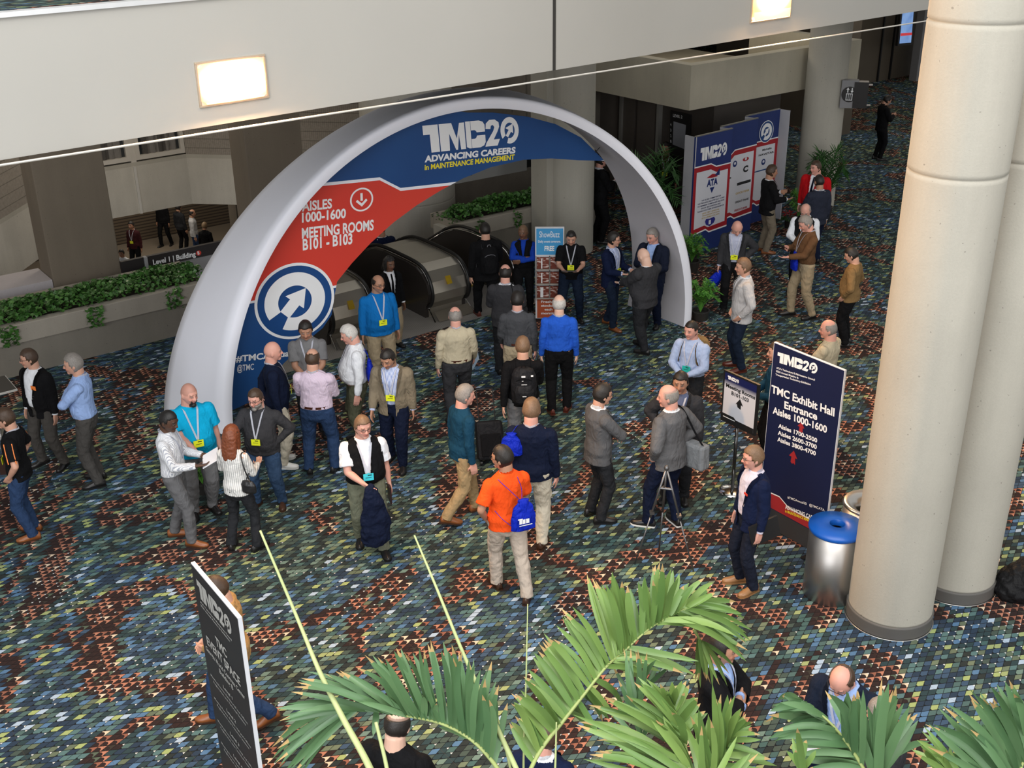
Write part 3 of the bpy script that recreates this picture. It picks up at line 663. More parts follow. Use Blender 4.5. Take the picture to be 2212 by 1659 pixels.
        blend(fr & (ax > .010) & (ax < .048) & (z > .026) & (z < .036), hcol, .7)
        blend(fr & (ax < .026) & (z > -.064) & (z < -.046), (sk[0]*.72, sk[1]*.42, sk[2]*.45), .85)
        if beard:
            bc = HAIRC[beard[0]]; k = beard[1]
            blend(hd & (y > .0) & (z < -.038) & ~((ax < .022) & (z > -.062)) & (z > -.13) & (ax < (.032 if len(beard) > 2 else 1)), bc, k)
        if hair in ('buzz', 'fringe', 'balding', 'short'):
            blend(hd & (z > -.05) & (y < .035) & ((z < .07) | (hair in ('buzz', 'short'))) & ~((y > -.035) & (z < .005)), hcol, .55 if hair != 'short' else .9)
        if hair == 'shaved': blend(hd & (z > .0) & ((y < .06) | (z > .06)) & ~((y > -.03) & (z < .02)), (sk[0]*.5+hcol[0]*.3, sk[1]*.5+hcol[1]*.3, sk[2]*.5+hcol[2]*.3), .55)
        ca = me.color_attributes.new('Col', 'FLOAT_COLOR', 'POINT'); ca.data.foreach_set('color', c.ravel())
    remesh(body, vox*s, post=paint, smooth=1)
    # ---- hair
    if hair in ('short', 'balding', 'fringe', 'buzz', 'long', 'bob'):
        bm = bmesh.new(); bmesh.ops.create_uvsphere(bm, u_segments=36, v_segments=26, radius=1)
        infl = {'short': .0065, 'balding': .005, 'fringe': .006, 'buzz': .003, 'long': .014, 'bob': .02}[hair]
        kill = []
        for f in bm.faces:
            x, y, z = f.calc_center_median()
            if hair in ('short', 'buzz'): keep = (z > .60 - .25*max(0, abs(x)-.3) and y < .86) or (y < .32 and z > .10) or (y < -.02 and z > -.52) or (abs(x) > .8 and y < .25 and z > -.12 and y > .08)
            elif hair == 'balding': keep = ((y < .25 and .05 < z < .80) or (y < -.02 and -.50 < z < .62)) and not (z > .58 and y > -.74)
            elif hair == 'fringe': keep = ((y < .12 and .05 < z < .42) or (y < -.02 and -.50 < z < .45))
            else: keep = (z > .60 and y < .85) or (y < .42 and z > -.2) or (y < .1)
            if not keep: kill.append(f)
        bmesh.ops.delete(bm, geom=kill, context='FACES')
        for v in bm.verts:
            u_ = Vector(v.co); nn_ = noise.noise(u_*3.5)*.004+noise.noise(u_*9)*.002 if hair != 'buzz' else 0
            top_ = max(0, u_.z-.3)*.006 if hair in ('short', 'long') else 0
            v.co = headpt(u_, infl+nn_+top_)
        bmesh.ops.solidify(bm, geom=bm.faces[:], thickness=.007)
        if hair in ('long', 'bob'):
            Ln = .27 if hair == 'long' else .14
            stack(bm, [(-Ln, .055, .018, -.085), (-Ln*.8, .088, .030, -.080), (-Ln*.45, .092, .045, -.070), (0.0, .088, .06, -.055), (.05, .07, .05, -.05)], 18)
            for sx in (1, -1): stack(bm, [(-Ln*.75, .012, .028, .0, sx*.075), (-Ln*.4, .018, .040, .0, sx*.082), (.03, .012, .045, 0, sx*.08)], 10)
        xf(bm, S @ Hm); o = bm_obj('hair', bm, hair_mat(hc), t, smooth=True)
        if hair in ('long', 'bob'): remesh(o, .008, disp=.012, dscale=.03)
    if beard and beard[1] > .8:
        bm = bmesh.new(); bmesh.ops.create_uvsphere(bm, u_segments=36, v_segments=26, radius=1)
        kill = [f for f in bm.faces if not (f.calc_center_median().z < -.38 and f.calc_center_median().y > .12) or (abs(f.calc_center_median().x) < .28 and f.calc_center_median().z > -.52) or (len(beard) > 2 and abs(f.calc_center_median().x) > .42)]
        bmesh.ops.delete(bm, geom=kill, context='FACES')
        for v in bm.verts: v.co = headpt(Vector(v.co), .012+.004*noise.noise(Vector(v.co)*6))
        bmesh.ops.solidify(bm, geom=bm.faces[:], thickness=.008); ball(bm, (0, .078, -.100), (.032, .026, .026), None, 10)
        xf(bm, S @ Hm); bm_obj('beard', bm, hair_mat(beard[0]), t, smooth=True)
    if glasses:
        bm = bmesh.new()
        for sx in (1, -1):
            tube(bm, [(sx*.031+.022*math.cos(a*math.pi/8), .100, .010+.016*math.sin(a*math.pi/8)) for a in range(16)], .0018, 5, closed=True)
            tube(bm, [(sx*.053, .098, .014), (sx*.078, .05, .012), (sx*.080, -.01, .006)], .0018, 5)
        tube(bm, [(-.009, .102, .012), (.009, .102, .012)], .0018, 5)
        xf(bm, S @ Hm); bm_obj('glasses', bm, M_BLACK, t)
    # ---- trousers
    bm = bmesh.new(); wz = (hz+.085)
    stack(bm, [(hz-.16, .105*F, .085, 0), (hz-.09, .155*F, .118+.1*b, 0), (hz, .170*F, .128+.25*b, .1*b), (wz-.02, .166*F, .124+.45*b, .28*b), (wz, .160*F, .118+.45*b, .28*b)], 20)
    for hip, kn, ank in legpts:
        a2 = ank+Vector((0, 0, -.025)); tube(bm, [hip+Vector((0, 0, .02)), hip.lerp(kn, .35), kn, kn.lerp(ank, .4), ank.lerp(kn, .12), a2], [.094*F, .092*F, .072*F, .068*F, .064, .068], 16)
        ball(bm, kn, .070*F)
    xf(bm, S); o = bm_obj('trousers', bm, legs, t); remesh(o, (.011 if dist < 20 else .015), disp=.026, dscale=.085)
    # ---- shoes
    for i, ((hip, kn, ank), f) in enumerate(zip(legpts, ft)):
        R = Matrix.Translation((ank.x, ank.y+.02, f[3])) @ Matrix.Rotation(-math.radians(f[2]), 4, 'Z') @ (Matrix.Rotation(-f[3]*5, 4, 'X') if f[3] else Matrix.Identity(4))
        bm = bmesh.new(); sec = [(-.105, .022, .050), (-.095, .034, .075), (-.05, .038, .088), (.0, .041, .085), (.05, .046, .066), (.10, .050, .050), (.145, .044, .042), (.175, .026, .032), (.185, .010, .022)]
        rings = []
        for y, w_, hh in sec:
            rings.append([bm.verts.new(R @ Vector((w_*math.cos(a)*(1.05 if math.sin(a) < .3 else .9), y, .018+max(0, math.sin(a))*hh + (0 if math.sin(a) > 0 else 0)))) for a in [2*math.pi*k/14 for k in range(14)]])
        for a, c in zip(rings, rings[1:]):
            for k in range(14): bm.faces.new((a[k], a[(k+1) % 14], c[(k+1) % 14], c[k]))
        bm.faces.new(rings[0][::-1]); bm.faces.new(rings[-1]); xf(bm, S); so = bm_obj('shoe', bm, SHOES[shoes], t, smooth=True)
        bm = bmesh.new(); pts = [(w_*1.08*sg, y) for sg, seq in ((1, sec), (-1, sec[::-1])) for y, w_, hh in seq]
        prism(bm, pts, .0, .020); xf(bm, S @ R); bm_obj('sole', bm, SHOES[sole or (shoes if shoes != 'brown' else 'darkbrown')], so)
        so_ = so
    # ---- top
    kind, tm = top
    infl = .014; z_hem = (.965 if tuck else .845)
    def top_rings(infl, zh, flare=0.0):
        ex = 0 if tuck else .012+.35*b
        rr = [(zh, (prof_at(max(.88, zh))[1]+infl+flare+ex), prof_at(max(.88, zh))[2]+infl+flare+ex, prof_at(max(.88, zh))[3]+(0 if tuck else .1*b))]
        for z in (.90, .96, 1.0, 1.04, 1.12, 1.22, 1.32, 1.38, 1.425, 1.455, 1.487):
            if z > zh+.03:
                _, rx, ry, yc = prof_at(z); k = infl if z < 1.42 else infl*.7
                if not tuck and z < 1.02: k += .012+.25*b*(1.04-z)/.1
                blou = .006 if (tuck and z < 1.06) else 0
                rr.append((z, rx+k+blou+flare*max(0, (1.0-z))*1.2, ry+k+blou, yc))
        return rr
    def sleeves(bm, r0, r1, r2, short=False, upto=1.0):
        for sh, el, w_, palm, sx in arms:
            ball(bm, sh+Vector((0, 0, -.004)), r0*.98)
            if short:
                e = sh.lerp(el, .78); tube(bm, [sh, sh.lerp(e, .6), e], [r0, r0*1.05, r0*1.12], 14)
            else:
                e2 = el.lerp(w_, upto); tube(bm, [sh, sh.lerp(el, .55), el.lerp(sh, .06)], [r0, r0*.95, r1], 14); ball(bm, el, r1*1.02); tube(bm, [el, el.lerp(e2, .5), e2], [r1, (r1+r2)*.52, r2], 14)
    bm = bmesh.new(); stack(bm, top_rings(infl, z_hem, 0 if tuck else .008), 24, T=T)
    if jacket is None:
        if vest is not None and sleeve == 'none': pass
        else: sleeves(bm, .064*F, .053*F, .040, short=(sleeve == 'short'), upto=(.97 if sleeve == 'long' else .55))
    xf(bm, S); o = bm_obj('polo_shirt' if kind == 'polo' else ('sweater' if kind == 'sweater' else 'shirt'), bm, tm, t)
    remesh(o, (.010 if dist < 20 else .014), disp=.022 if kind != 'polo' else .016, dscale=.10)
    topo = o
    # collar
    def collar(mat_, r=.066, z=1.478, hgt=.042, name='collar'):
        bm = bmesh.new(); n = 22; ra_, rb_ = [], []
        for k in range(n+1):
            a = math.radians(112+316*k/n); x, y = math.cos(a), math.sin(a); fr_ = max(0, y)
            ra_.append(bm.verts.new(Vector((x*(r+.012), -.012+y*(r+.010)+fr_*.012, z-.008-.03*fr_))))
            rb_.append(bm.verts.new(Vector((x*r*.93, -.014+y*r*.93+fr_*.004, z+hgt*(1-.6*fr_)))))
        for k in range(n): bm.faces.new((ra_[k], ra_[k+1], rb_[k+1], rb_[k]))
        bmesh.ops.solidify(bm, geom=bm.faces[:], thickness=.006); xf(bm, S @ T); return bm_obj(name, bm, mat_, t, smooth=True)
    if kind in ('shirt', 'polo'): collar(tm)
    if belt:
        bm = bmesh.new(); n = 28; zz = wz-.012
        rr = [Vector(((.171*F)*math.cos(2*math.pi*k/n), .28*b+(.129+.45*b)*math.sin(2*math.pi*k/n), zz)) for k in range(n)]
        lo = [bm.verts.new(p-Vector((0, 0, .016))) for p in rr]; hi_ = [bm.verts.new(p+Vector((0, 0, .018))) for p in rr]
        for k in range(n): bm.faces.new((lo[k], lo[(k+1) % n], hi_[(k+1) % n], hi_[k]))
        bmesh.ops.solidify(bm, geom=bm.faces[:], thickness=-.005); xf(bm, S); bm_obj('belt', bm, belt, t)
    outer = infl
    if jacket is not None or vest is not None:
        jm = jacket or vest; outer = .030 if jacket else .024; zh = .80 if jacket else .95
        bm = bmesh.new(); stack(bm, top_rings(outer, zh, .022 if jacket else .0), 26, T=T)
        if jacket: sleeves(bm, .076*F, .063*F, .049, upto=.90)
        xf(bm, S); jo = bm_obj('jacket' if jacket else 'vest', bm, jm, t)
        Ti = (S @ T).inverted(); jo_ = jopen
        def cut(o, me, Ti=Ti, op=jo_, isj=bool(jacket)):
            bm = bmesh.new(); bm.from_mesh(me); kill = []
            for f in bm.faces:
                p = Ti @ f.calc_center_median(); ax = abs(p.x)
                hw = (.020+op) + (.055-.0)*max(0, (p.z-1.10))/.38 if p.z > 1.10 else (op if op > .02 else (.0 if p.z > .93 else .012))
                if p.y > .03 and ax < hw and p.z < 1.52: kill.append(f)
                elif p.z > 1.478 and ax < .10: kill.append(f)
                elif not isj and ax > .158*F and p.z > 1.30: kill.append(f)
            bmesh.ops.delete(bm, geom=kill, context='FACES'); me2 = bpy.data.meshes.new('m'); bm.to_mesh(me2); bm.free()
            for m_ in o.data.materials: me2.materials.append(m_)
            md = o.modifiers.new('thickness', 'SOLIDIFY'); md.thickness = .007; md.offset = -1
            return me2
        remesh(jo, (.010 if dist < 20 else .014), disp=.020, dscale=.11, post=cut)
        if not far:
            for sx in (1, -1):
                bm = bmesh.new(); A_, B_ = [], []
                for k in range(8):
                    z = 1.475-(1.475-1.10)*k/7; xi = sx*((.020+jo_)+.055*max(0, z-1.10)/.38-.004); wdt = (.046*(1-abs(k-1.5)/7.5) if k else .02) if jacket else .012
                    A_.append(bm.verts.new(surf(xi, z, outer+.010))); B_.append(bm.verts.new(surf(xi+sx*wdt, z+.012, outer+.012)))
                for k in range(7): bm.faces.new((A_[k], A_[k+1], B_[k+1], B_[k]))
                bmesh.ops.solidify(bm, geom=bm.faces[:], thickness=.005); xf(bm, S @ T); bm_obj('lapel' if jacket else 'vest_edge', bm, jm, t)
        if jacket and not far:
            for sh, el, w_, palm, sx in arms:
                bm = bmesh.new(); tube(bm, [el.lerp(w_, .86), el.lerp(w_, .985)], [.040, .037], 14); xf(bm, S); bm_obj('cuff', bm, tm, t)
    if tie is not None:
        bm = bmesh.new(); A_, B_ = [], []
        for k in range(7):
            z = 1.46-.36*k/6; w2 = .014+.012*k/6; A_.append(bm.verts.new(surf(-w2, z, infl+.012))); B_.append(bm.verts.new(surf(w2, z, infl+.012)))
        for k in range(6): bm.faces.new((A_[k], A_[k+1], B_[k+1], B_[k]))
        bmesh.ops.solidify(bm, geom=bm.faces[:], thickness=.006); xf(bm, S @ T); bm_obj('tie', bm, tie, t)
    if lany is not None:
        bm = bmesh.new(); zb = 1.13; io = outer+.012 if not jacket else infl+.016
        for sx in (1, -1):
            pts = [Vector((0, -.090-.012, 1.492)), Vector((sx*.050, -.075, 1.497)), Vector((sx*.080, -.02, 1.492)), Vector((sx*.078, .040, 1.468))]
            for k in range(7):
                z = 1.44-(1.44-zb)*k/6; x = sx*(.072*(1-k/6)+.004); p = surf(x, z, io); pts.append(p)
            w_ = .012
            A_ = []; B_ = []
            for k, p in enumerate(pts):
                up_ = Vector((0, 0, w_)) if k < 3 else Vector((w_*(.95), 0, w_*.3*-sx*-1))
                A_.append(bm.verts.new(p-up_)); B_.append(bm.verts.new(p+up_))
            for k in range(len(pts)-1): bm.faces.new((A_[k], A_[k+1], B_[k+1], B_[k]))
        bmesh.ops.solidify(bm, geom=bm.faces[:], thickness=.003); xf(bm, S @ T); lo_ = bm_obj('lanyard', bm, lany, t)
        if badge is not None:
            p = surf(0, zb-.03, io+.006); p.y = max(p.y, surf(0, zb-.06, io+.006).y)
            bm = bmesh.new(); box(bm, (0, p.y+.004, zb-.045), (.118, .004, .088)); box(bm, (0, p.y+.002, zb), (.012, .008, .02)); xf(bm, S @ T); bo = bm_obj('badge', bm, badge, lo_)
            bm = bmesh.new(); box(bm, (-.015, p.y+.007, zb-.020), (.045, .001, .012)); box(bm, (0, p.y+.007, zb-.050), (.07, .001, .006)); xf(bm, S @ T); bm_obj('badge_print', bm, M_BLACK, lo_) if not far else bm.free()
    elif badge is not None:
        bm = bmesh.new(); p = surf(.10, 1.28, outer+.008); box(bm, (-p.x if False else p.x*-1, p.y+.006, 1.27), (.085, .004, .06)); xf(bm, S @ T @ Matrix.Rotation(0, 4, 'Z')); bm_obj('badge', bm, badge, t)
    info = {'root': t, 'T': T, 'S': S, 'arms': arms, 'surf': surf, 'prof_at': prof_at, 'outer': outer, 'F': F, 'b': b, 's': s, 'Hm': Hm, 'wz': wz}
    return info
def worn(info, name, label, cat, group=None):
    r = info['root']; e = empty(name, r.location, r.rotation_euler.z); tag(e, label, cat, group); return e
def hand_frame(info, i):
    sh, el, w_, palm, sx = info['arms'][i]; d = (w_-el).normalized(); return (w_+d*.09)*info['s'], d, palm
SHOES = {k: plain('shoe '+k, c, .35, var=.15, scale=20) for k, c in {'black': (.012, .011, .011), 'brown': (.23, .075, .022), 'darkbrown': (.05, .022, .012), 'tan': (.30, .15, .06), 'white': (.75, .74, .70), 'red': (.10, .02, .012)}.items()}
C_ = {k: cloth(k, v) for k, v in {'white': (.74, .76, .80), 'black': (.006, .006, .007), 'charcoal': (.020, .021, .024), 'dkgrey': (.036, .036, .040), 'grey': (.092, .092, .096), 'midgrey': (.17, .17, .175), 'navy': (.006, .010, .028),
  'navyblazer': (.006, .011, .038), 'sky': (.30, .43, .74), 'turq': (.004, .36, .62), 'blue': (.018, .095, .52), 'polo blue': (.006, .15, .46), 'khaki': (.36, .29, .19), 'stone': (.55, .50, .40), 'olive': (.095, .098, .062), 'tan': (.33, .255, .15),
  'beige': (.47, .41, .29), 'brown': (.12, .062, .030), 'jacketbrown': (.21, .13, .055), 'leather': (.36, .22, .09), 'orange': (.84, .085, .012), 'red': (.50, .008, .012), 'jeans': (.030, .060, .120), 'dkjeans': (.010, .018, .038), 'bluejeans': (.022, .045, .105),
  'teal': (.008, .045, .085), 'ltgrey': (.46, .46, .47), 'tweed': (.20, .165, .115), 'pinkish': (.66, .56, .64), 'royal': (.012, .03, .42), 'blazergrey': (.115, .115, .12), 'sage': (.16, .17, .12)}.items()}
C_['white stripe'] = cloth('white stripe', (.72, .73, .75), stripe=(.36, .38, .44), sfreq=75); C_['blouse stripe'] = cloth('blouse stripe', (.76, .75, .72), stripe=(.42, .42, .42), sfreq=38)
C_['blue stripe'] = cloth('blue stripe', (.62, .66, .78), stripe=(.12, .2, .5), sfreq=55); C_['pink stripe'] = cloth('pink stripe', (.68, .56, .64), stripe=(.45, .36, .5), sfreq=110)
LAN = plain('white lanyard ribbon', (.74, .76, .84), .6, var=.1, scale=40)
BY, BT, BO, BB = plain('yellow badge', (.80, .86, .02), .5, var=.02), plain('teal badge', (.01, .42, .36), .5, var=.02), plain('orange badge', (.86, .22, .04), .5, var=.02), plain('cyan badge', (.05, .58, .68), .5, var=.02)
BELT = plain('brown leather belt', (.12, .035, .02), .4); BELTK = plain('black leather belt', (.012, .011, .01), .4)
# ================================================================== worn and carried things
def ribbon(bm, pts, w, nrm, th=.004):
    A_, B_ = [], []
    fr = frames([Vector(p) for p in pts])
    for p, (t_, x, y) in zip(pts, fr):
        sdir_ = t_.cross(Vector(nrm)).normalized()
        A_.append(bm.verts.new(Vector(p)-sdir_*w/2)); B_.append(bm.verts.new(Vector(p)+sdir_*w/2))
    fs = [bm.faces.new((A_[k], A_[k+1], B_[k+1], B_[k])) for k in range(len(pts)-1)]
    bmesh.ops.solidify(bm, geom=fs, thickness=th)
def backpack(info, label, mat_, trim=None, w=.31, h=.45, d=.17, patch=None, low=0.0):
    e = worn(info, 'backpack', label, 'backpack', None); T, S, sf, o_ = info['T'], info['S'], info['surf'], info['outer']
    yb = sf(0, 1.25, o_, True).y; cy = yb-d/2+.012; zc = 1.19+low
    bm = bmesh.new(); stack(bm, [(zc-h/2, w*.36, d*.33, cy), (zc-h*.42, w*.46, d*.46, cy), (zc, w*.5, d*.5, cy), (zc+h*.3, w*.46, d*.46, cy), (zc+h*.45, w*.36, d*.34, cy+.01), (zc+h*.5, w*.2, d*.2, cy+.01)], 20)
    stack(bm, [(zc-h*.40, w*.34, d*.25, cy-d*.42), (zc-h*.1, w*.38, d*.28, cy-d*.42), (zc+.02, w*.28, d*.15, cy-d*.40)], 16)
    xf(bm, S @ T); o = bm_obj('pack', bm, mat_, e); remesh(o, .010, disp=.012, dscale=.05)
    for sx in (1, -1):
        bm = bmesh.new(); pts = [Vector((sx*.07, cy+.05, zc+h*.40))]+[sf(sx*.095, z, o_+.012, True) for z in (1.36,)]+[Vector((sx*.10, -.03, 1.46)), sf(sx*.105, 1.39, o_+.012), sf(sx*.12, 1.28, o_+.012), sf(sx*.145, 1.17, o_+.012), Vector((sx*.172*info['F'], cy+.09, 1.06))]
        pts = spline(pts, 5); ribbon(bm, pts, .042, (sx*.3, .2, 1) if False else (sx, 0, .15), .007)
        xf(bm, S @ T); bm_obj('strap', bm, trim or mat_, e)
    bm = bmesh.new(); tube(bm, [(sx_*w*.30, cy-d*.3-.06+abs(sx_)*.05, zc+h*.18+(1-sx_*sx_)*.05) for sx_ in (-1, -.6, 0, .6, 1)], .006, 6)
    tube(bm, [(0-.03, cy, zc+h*.48), (-.02, cy, zc+h*.56), (.02, cy, zc+h*.56), (.03, cy, zc+h*.48)], .006, 6)
    xf(bm, S @ T); bm_obj('zip_trim', bm, trim or M_STEEL, e)
    if patch:
        bm = bmesh.new()
        for (px_, pz_, sw, sh_) in patch: box(bm, (px_, cy-d*.72-.004 if pz_ < 1.2 else cy-d*.5-.012, pz_+low), (sw, .004, sh_))
        xf(bm, S @ T); bm_obj('patch', bm, M_WHITE, e)
    return e
M_ROYAL = cloth('royal nylon', (.006, .022, .40), rough=.5, wr=.8)
def drawbag(info, label, c, w=.26, h=.34, d=.09, cords=True, logo=False, tilt=0.0, group=None, mat_=None):
    """gathered drawstring bag hanging at c (wearer frame), flat side facing -y"""
    e = worn(info, 'drawstring_bag', label, 'bag', group); T, S = info['T'], info['S']
    R = Matrix.Translation(c) @ Matrix.Rotation(tilt, 4, 'Y')
    bm = bmesh.new(); stack(bm, [(-h*.5, w*.40, d*.25, 0), (-h*.45, w*.5, d*.45, 0), (-h*.1, w*.5, d*.5, 0), (h*.25, w*.40, d*.36, 0), (h*.42, w*.20, d*.26, 0), (h*.5, w*.26, d*.2, 0)], 20)
    xf(bm, S @ T @ R); o = bm_obj('bag_body', bm, mat_ or M_ROYAL, e); remesh(o, .008, disp=.016, dscale=.05)
    if cords:
        bm = bmesh.new()
        for pts in cords: tube(bm, spline([S @ T @ Vector(p) for p in pts], 6), .0035, 5)
        bm_obj('cord', bm, M_ROYAL if mat_ is None else mat_, e)
    if logo:
        bm = bmesh.new()
        for (a, b_, sw, sh_) in ((-.055, -.04, .03, .05), (-.02, -.04, .03, .05), (.02, -.04, .035, .05), (-.06, -.008, .05, .012), (0, -.085, .14, .008)): box(bm, (a, -d*.62, b_), (sw, .003, sh_))
        xf(bm, S @ T @ R); bm_obj('print', bm, M_WHITE, e)
    return e

PP = {}
P = person
G1 = 'attendees'
# ---- left group
PP['A'] = P('man in black blazer with orange badge standing near the left planter', (64, 752), (118, 1005), face=205, hc='brown', top=('shirt', C_['white']), legs=cloth('dark brown grey', (.060, .055, .050)), jacket=C_['black'], jopen=.045, hy=40, glasses=True, badge=BO, stance='wide', fat=.06, belly=.02)
PP['B'] = P('man in light blue dress shirt with folded arms beside the black blazer man', (160, 762), (204, 1042), face=262, hc='grey', top=('shirt', C_['sky']), legs=cloth('charcoal brown', (.070, .066, .062)), ra='cross', la='cross', lany=LAN, belt=BELTK, hy=-5, fat=.02, belly=.02)
PP['C'] = P('man in black shirt with orange stripes at the left edge', (12, 880), (66, 1155), face=262, hc='brown', top=('polo', C_['black']), sleeve='short', tuck=False, legs=C_['bluejeans'], shoes='brown', lany=LAN, badge=BY, glasses=True, ra='pocket', la='pocket', fat=.05)
PP['D'] = P('man in white striped shirt and grey trousers holding a leaflet', (352, 882), (392, 1168), face=92, skin='dark', hair='buzz', hc='black', top=('shirt', C_['white stripe']), legs=cloth('mid grey trousers', (.115, .115, .12)), shoes='brown', belt=BELT, lany=LAN, ra='hold', la='hold', hy=18, hp=18, stance='step')
PP['E'] = P('bald man with goatee in turquoise polo shirt by the arch foot', (400, 825), (437, 1107), face=152, skin='pink', hair='shaved', hc='brown', top=('polo', C_['turq']), legs=C_['midgrey'], fat=.24, belly=.08, sleeve='short', tuck=False, lany=LAN, badge=BY, hy=-22, hp=12, ra='front', la='down', beard=('dark', .85, 1))
PP['F'] = P('woman with long red hair and white striped blouse seen from behind', (495, 921), (540, 1185), face=18, skin='light', hair='long', hc='red', top=('shirt', C_['blouse stripe']), tuck=False, legs=C_['charcoal'], ra='hold', la='front', fat=-.12, stance='wide', hy=-4)
PP['G'] = P('bearded man in charcoal sweater and jeans with yellow badge', (553, 836), (573, 1092), face=188, skin='pink', hc='brown', top=('sweater', C_['dkgrey']), tuck=False, legs=C_['jeans'], shoes='darkbrown', lany=LAN, badge=BY, glasses=True, beard=('grey', .9), la='hip', ra='point', fat=.16, belly=.05, hp=12, hy=10, stance='wide')
PP['H'] = P('bald man in navy sweater and pale trousers beside the banner', (583, 738), None, h=1.80, face=78, skin='pink', hair='bald', hc='grey', top=('sweater', C_['navy']), tuck=False, legs=C_['stone'], shoes='white', lany=LAN, badge=BY, la='behind', ra='down', fat=.10, belly=.03, hp=4)
PP['I'] = P('dark-haired man in grey polo shirt in front of the round emblem', (658, 686), None, h=1.80, face=172, skin='tan', hc='dark', top=('polo', C_['midgrey']), sleeve='short', tuck=False, legs=C_['charcoal'], lany=LAN, ra='clasp', la='clasp', hp=20, fat=.08)
PP['J'] = P('man in pale pink shirt and blue jeans seen from behind', (672, 755), (690, 1018), face=4, hair='balding', hc='brown', top=('shirt', C_['pink stripe']), legs=C_['bluejeans'], belt=BELT, lany=LAN, ra='front', la='front', fat=.14, belly=.02, stance='wide', shoes='black')
PP['K'] = P('white-haired man in white shirt carrying a blue drawstring bag', (762, 697), None, h=1.82, face=258, skin='pink', hair='short', hc='white', top=('shirt', C_['white']), legs=C_['olive'], hp=22, fat=.14, belly=.07, lany=LAN, ra='down', la='down')
PP['L'] = P('man in tan blazer and blue striped shirt striding forward', (843, 743), (872, 1002), face=188, skin='tan', hc='dark', top=('shirt', C_['blue stripe']), jacket=C_['tweed'], jopen=.055, legs=C_['navy'], lany=LAN, badge=BY, hy=14, hp=22, stance='stepL', ra='fwd', la='down', fat=.12, lean=4, beard=('dark', .25))
PP['M'] = P('man in black vest and white short sleeves carrying a dark coat', (779, 895), (800, 1182), face=163, skin='pink', hc='sandy', top=('shirt', C_['white']), legs=C_['sage'], vest=C_['black'], fat=.14, belly=.045, sleeve='short', lany=LAN, badge=BB, glasses=True, hy=-12, ra='front', la='down', stance=[(.10, -.14, 12, .02), (-.13, .20, -4, 0)])
PP['N'] = P('man in bright blue pullover with yellow badge near the escalator landing', (812, 592), None, h=1.80, face=158, skin='tan', hair='balding', hc='dark', top=('polo', C_['polo blue']), tuck=False, legs=C_['khaki'], lany=LAN, badge=BY, glasses=True, hy=-20, hp=10, fat=.16, belly=.05, beard=('grey', .35))
PP['O'] = P('woman in black blazer and khaki trousers at the escalator', (838, 553), (856, 745), face=150, skin='brown', hair='bob', hc='black', top=('shirt', C_['white']), jacket=C_['black'], legs=C_['khaki'], tie=C_['black'], ra='behind', la='down', fat=-.04, hy=-8)
PP['P'] = P('man in navy suit riding the escalator behind the banner', (822, 478), None, h=1.83, face=330, skin='tan', hc='dark', top=('shirt', C_['white']), jacket=C_['navyblazer'], legs=C_['navy'], fat=.10, z0=-.75)
PP['Q'] = P('white-haired man in beige shirt and dark trousers walking away', (983, 664), None, h=1.76, face=352, skin='pink', hair='balding', hc='grey', top=('shirt', C_['beige']), legs=C_['dkgrey'], belt=BELT, lany=LAN, ra='fwd', la='down', fat=.14, belly=.06, stance='step')
PP['R'] = P('man in black suit with a backpack walking towards the escalator', (1048, 480), (1034, 692), face=345, skin='light', hair='buzz', hc='dark', top=('shirt', C_['black']), jacket=C_['black'], legs=C_['black'], shoes='red', stance='walkL', ra='front', la='down', fat=.08)
PP['S'] = P('woman in black vest and bright blue sleeves with folded arms', (1131, 484), None, h=1.66, face=186, skin='brown', hair='buzz', hc='sandy', top=('shirt', cloth('cobalt', (.01, .05, .38))), vest=C_['black'], jopen=-.018, legs=C_['black'], ra='cross', la='cross', fat=.0, hy=10)
PP['T'] = P('balding man in charcoal suit with a dark shoulder bag', (1091, 572), None, h=1.80, face=5, skin='pink', hair='balding', hc='dark', top=('shirt', C_['white']), jacket=C_['dkgrey'], legs=C_['charcoal'], lany=LAN, ra='front', la='front', fat=.10)
PP['U'] = P('dark-haired man in charcoal shirt and khaki trousers walking away', (1117, 630), None, h=1.78, face=2, skin='pink', hc='dark', top=('shirt', cloth('graphite shirt', (.060, .062, .068))), legs=C_['khaki'], belt=BELT, lany=LAN, ra='down', la='fwd', fat=.10)
PP['V'] = P('man in black jacket with black backpack pulling a suitcase', (1129, 728), None, h=1.80, face=358, skin='light', hair='short', hc='sandy', top=('sweater', C_['black']), tuck=False, legs=C_['midgrey'], la='back', ra='hold', fat=.10, stance='step')
PP['W'] = P('bald man in royal blue shirt and black trousers walking away', (1208, 638), (1216, 884), face=2, skin='pale', hair='fringe', hc='white', top=('shirt', C_['blue']), legs=C_['black'], shoes='red', lany=LAN, ra='down', la='down', fat=.06, stance=[(.12, -.02, 14, 0), (-.10, -.20, -12, .03)])
PP['X'] = P('man in black polo and jeans looking at a tablet by the news rack', (1234, 492), (1243, 694), face=184, skin='light', hair='buzz', hc='dark', top=('polo', C_['black']), sleeve='short', tuck=False, legs=C_['dkjeans'], lany=LAN, badge=BY, ra='hold', la='hold', hp=24, fat=.08, stance='wide')
PP['Y'] = P('man in navy blazer, jeans and tan leather shoes under the arch', (1322, 500), (1322, 706), face=128, skin='light', hc='dark', glasses=True, top=('shirt', C_['blue stripe']), jacket=C_['navyblazer'], jopen=.05, legs=C_['dkjeans'], shoes='brown', lany=LAN, badge=BY, ra='hold', la='hold', stance='step', hy=-30)
PP['Z'] = P('grey-haired man in navy jacket holding a cup under the arch', (1414, 489), None, h=1.80, face=212, skin='pink', hc='grey', top=('shirt', C_['sky']), jacket=cloth('dark navy wool', (.010, .014, .030)), legs=C_['navy'], ra='phone', la='front', fat=.10, hp=18, hy=12)
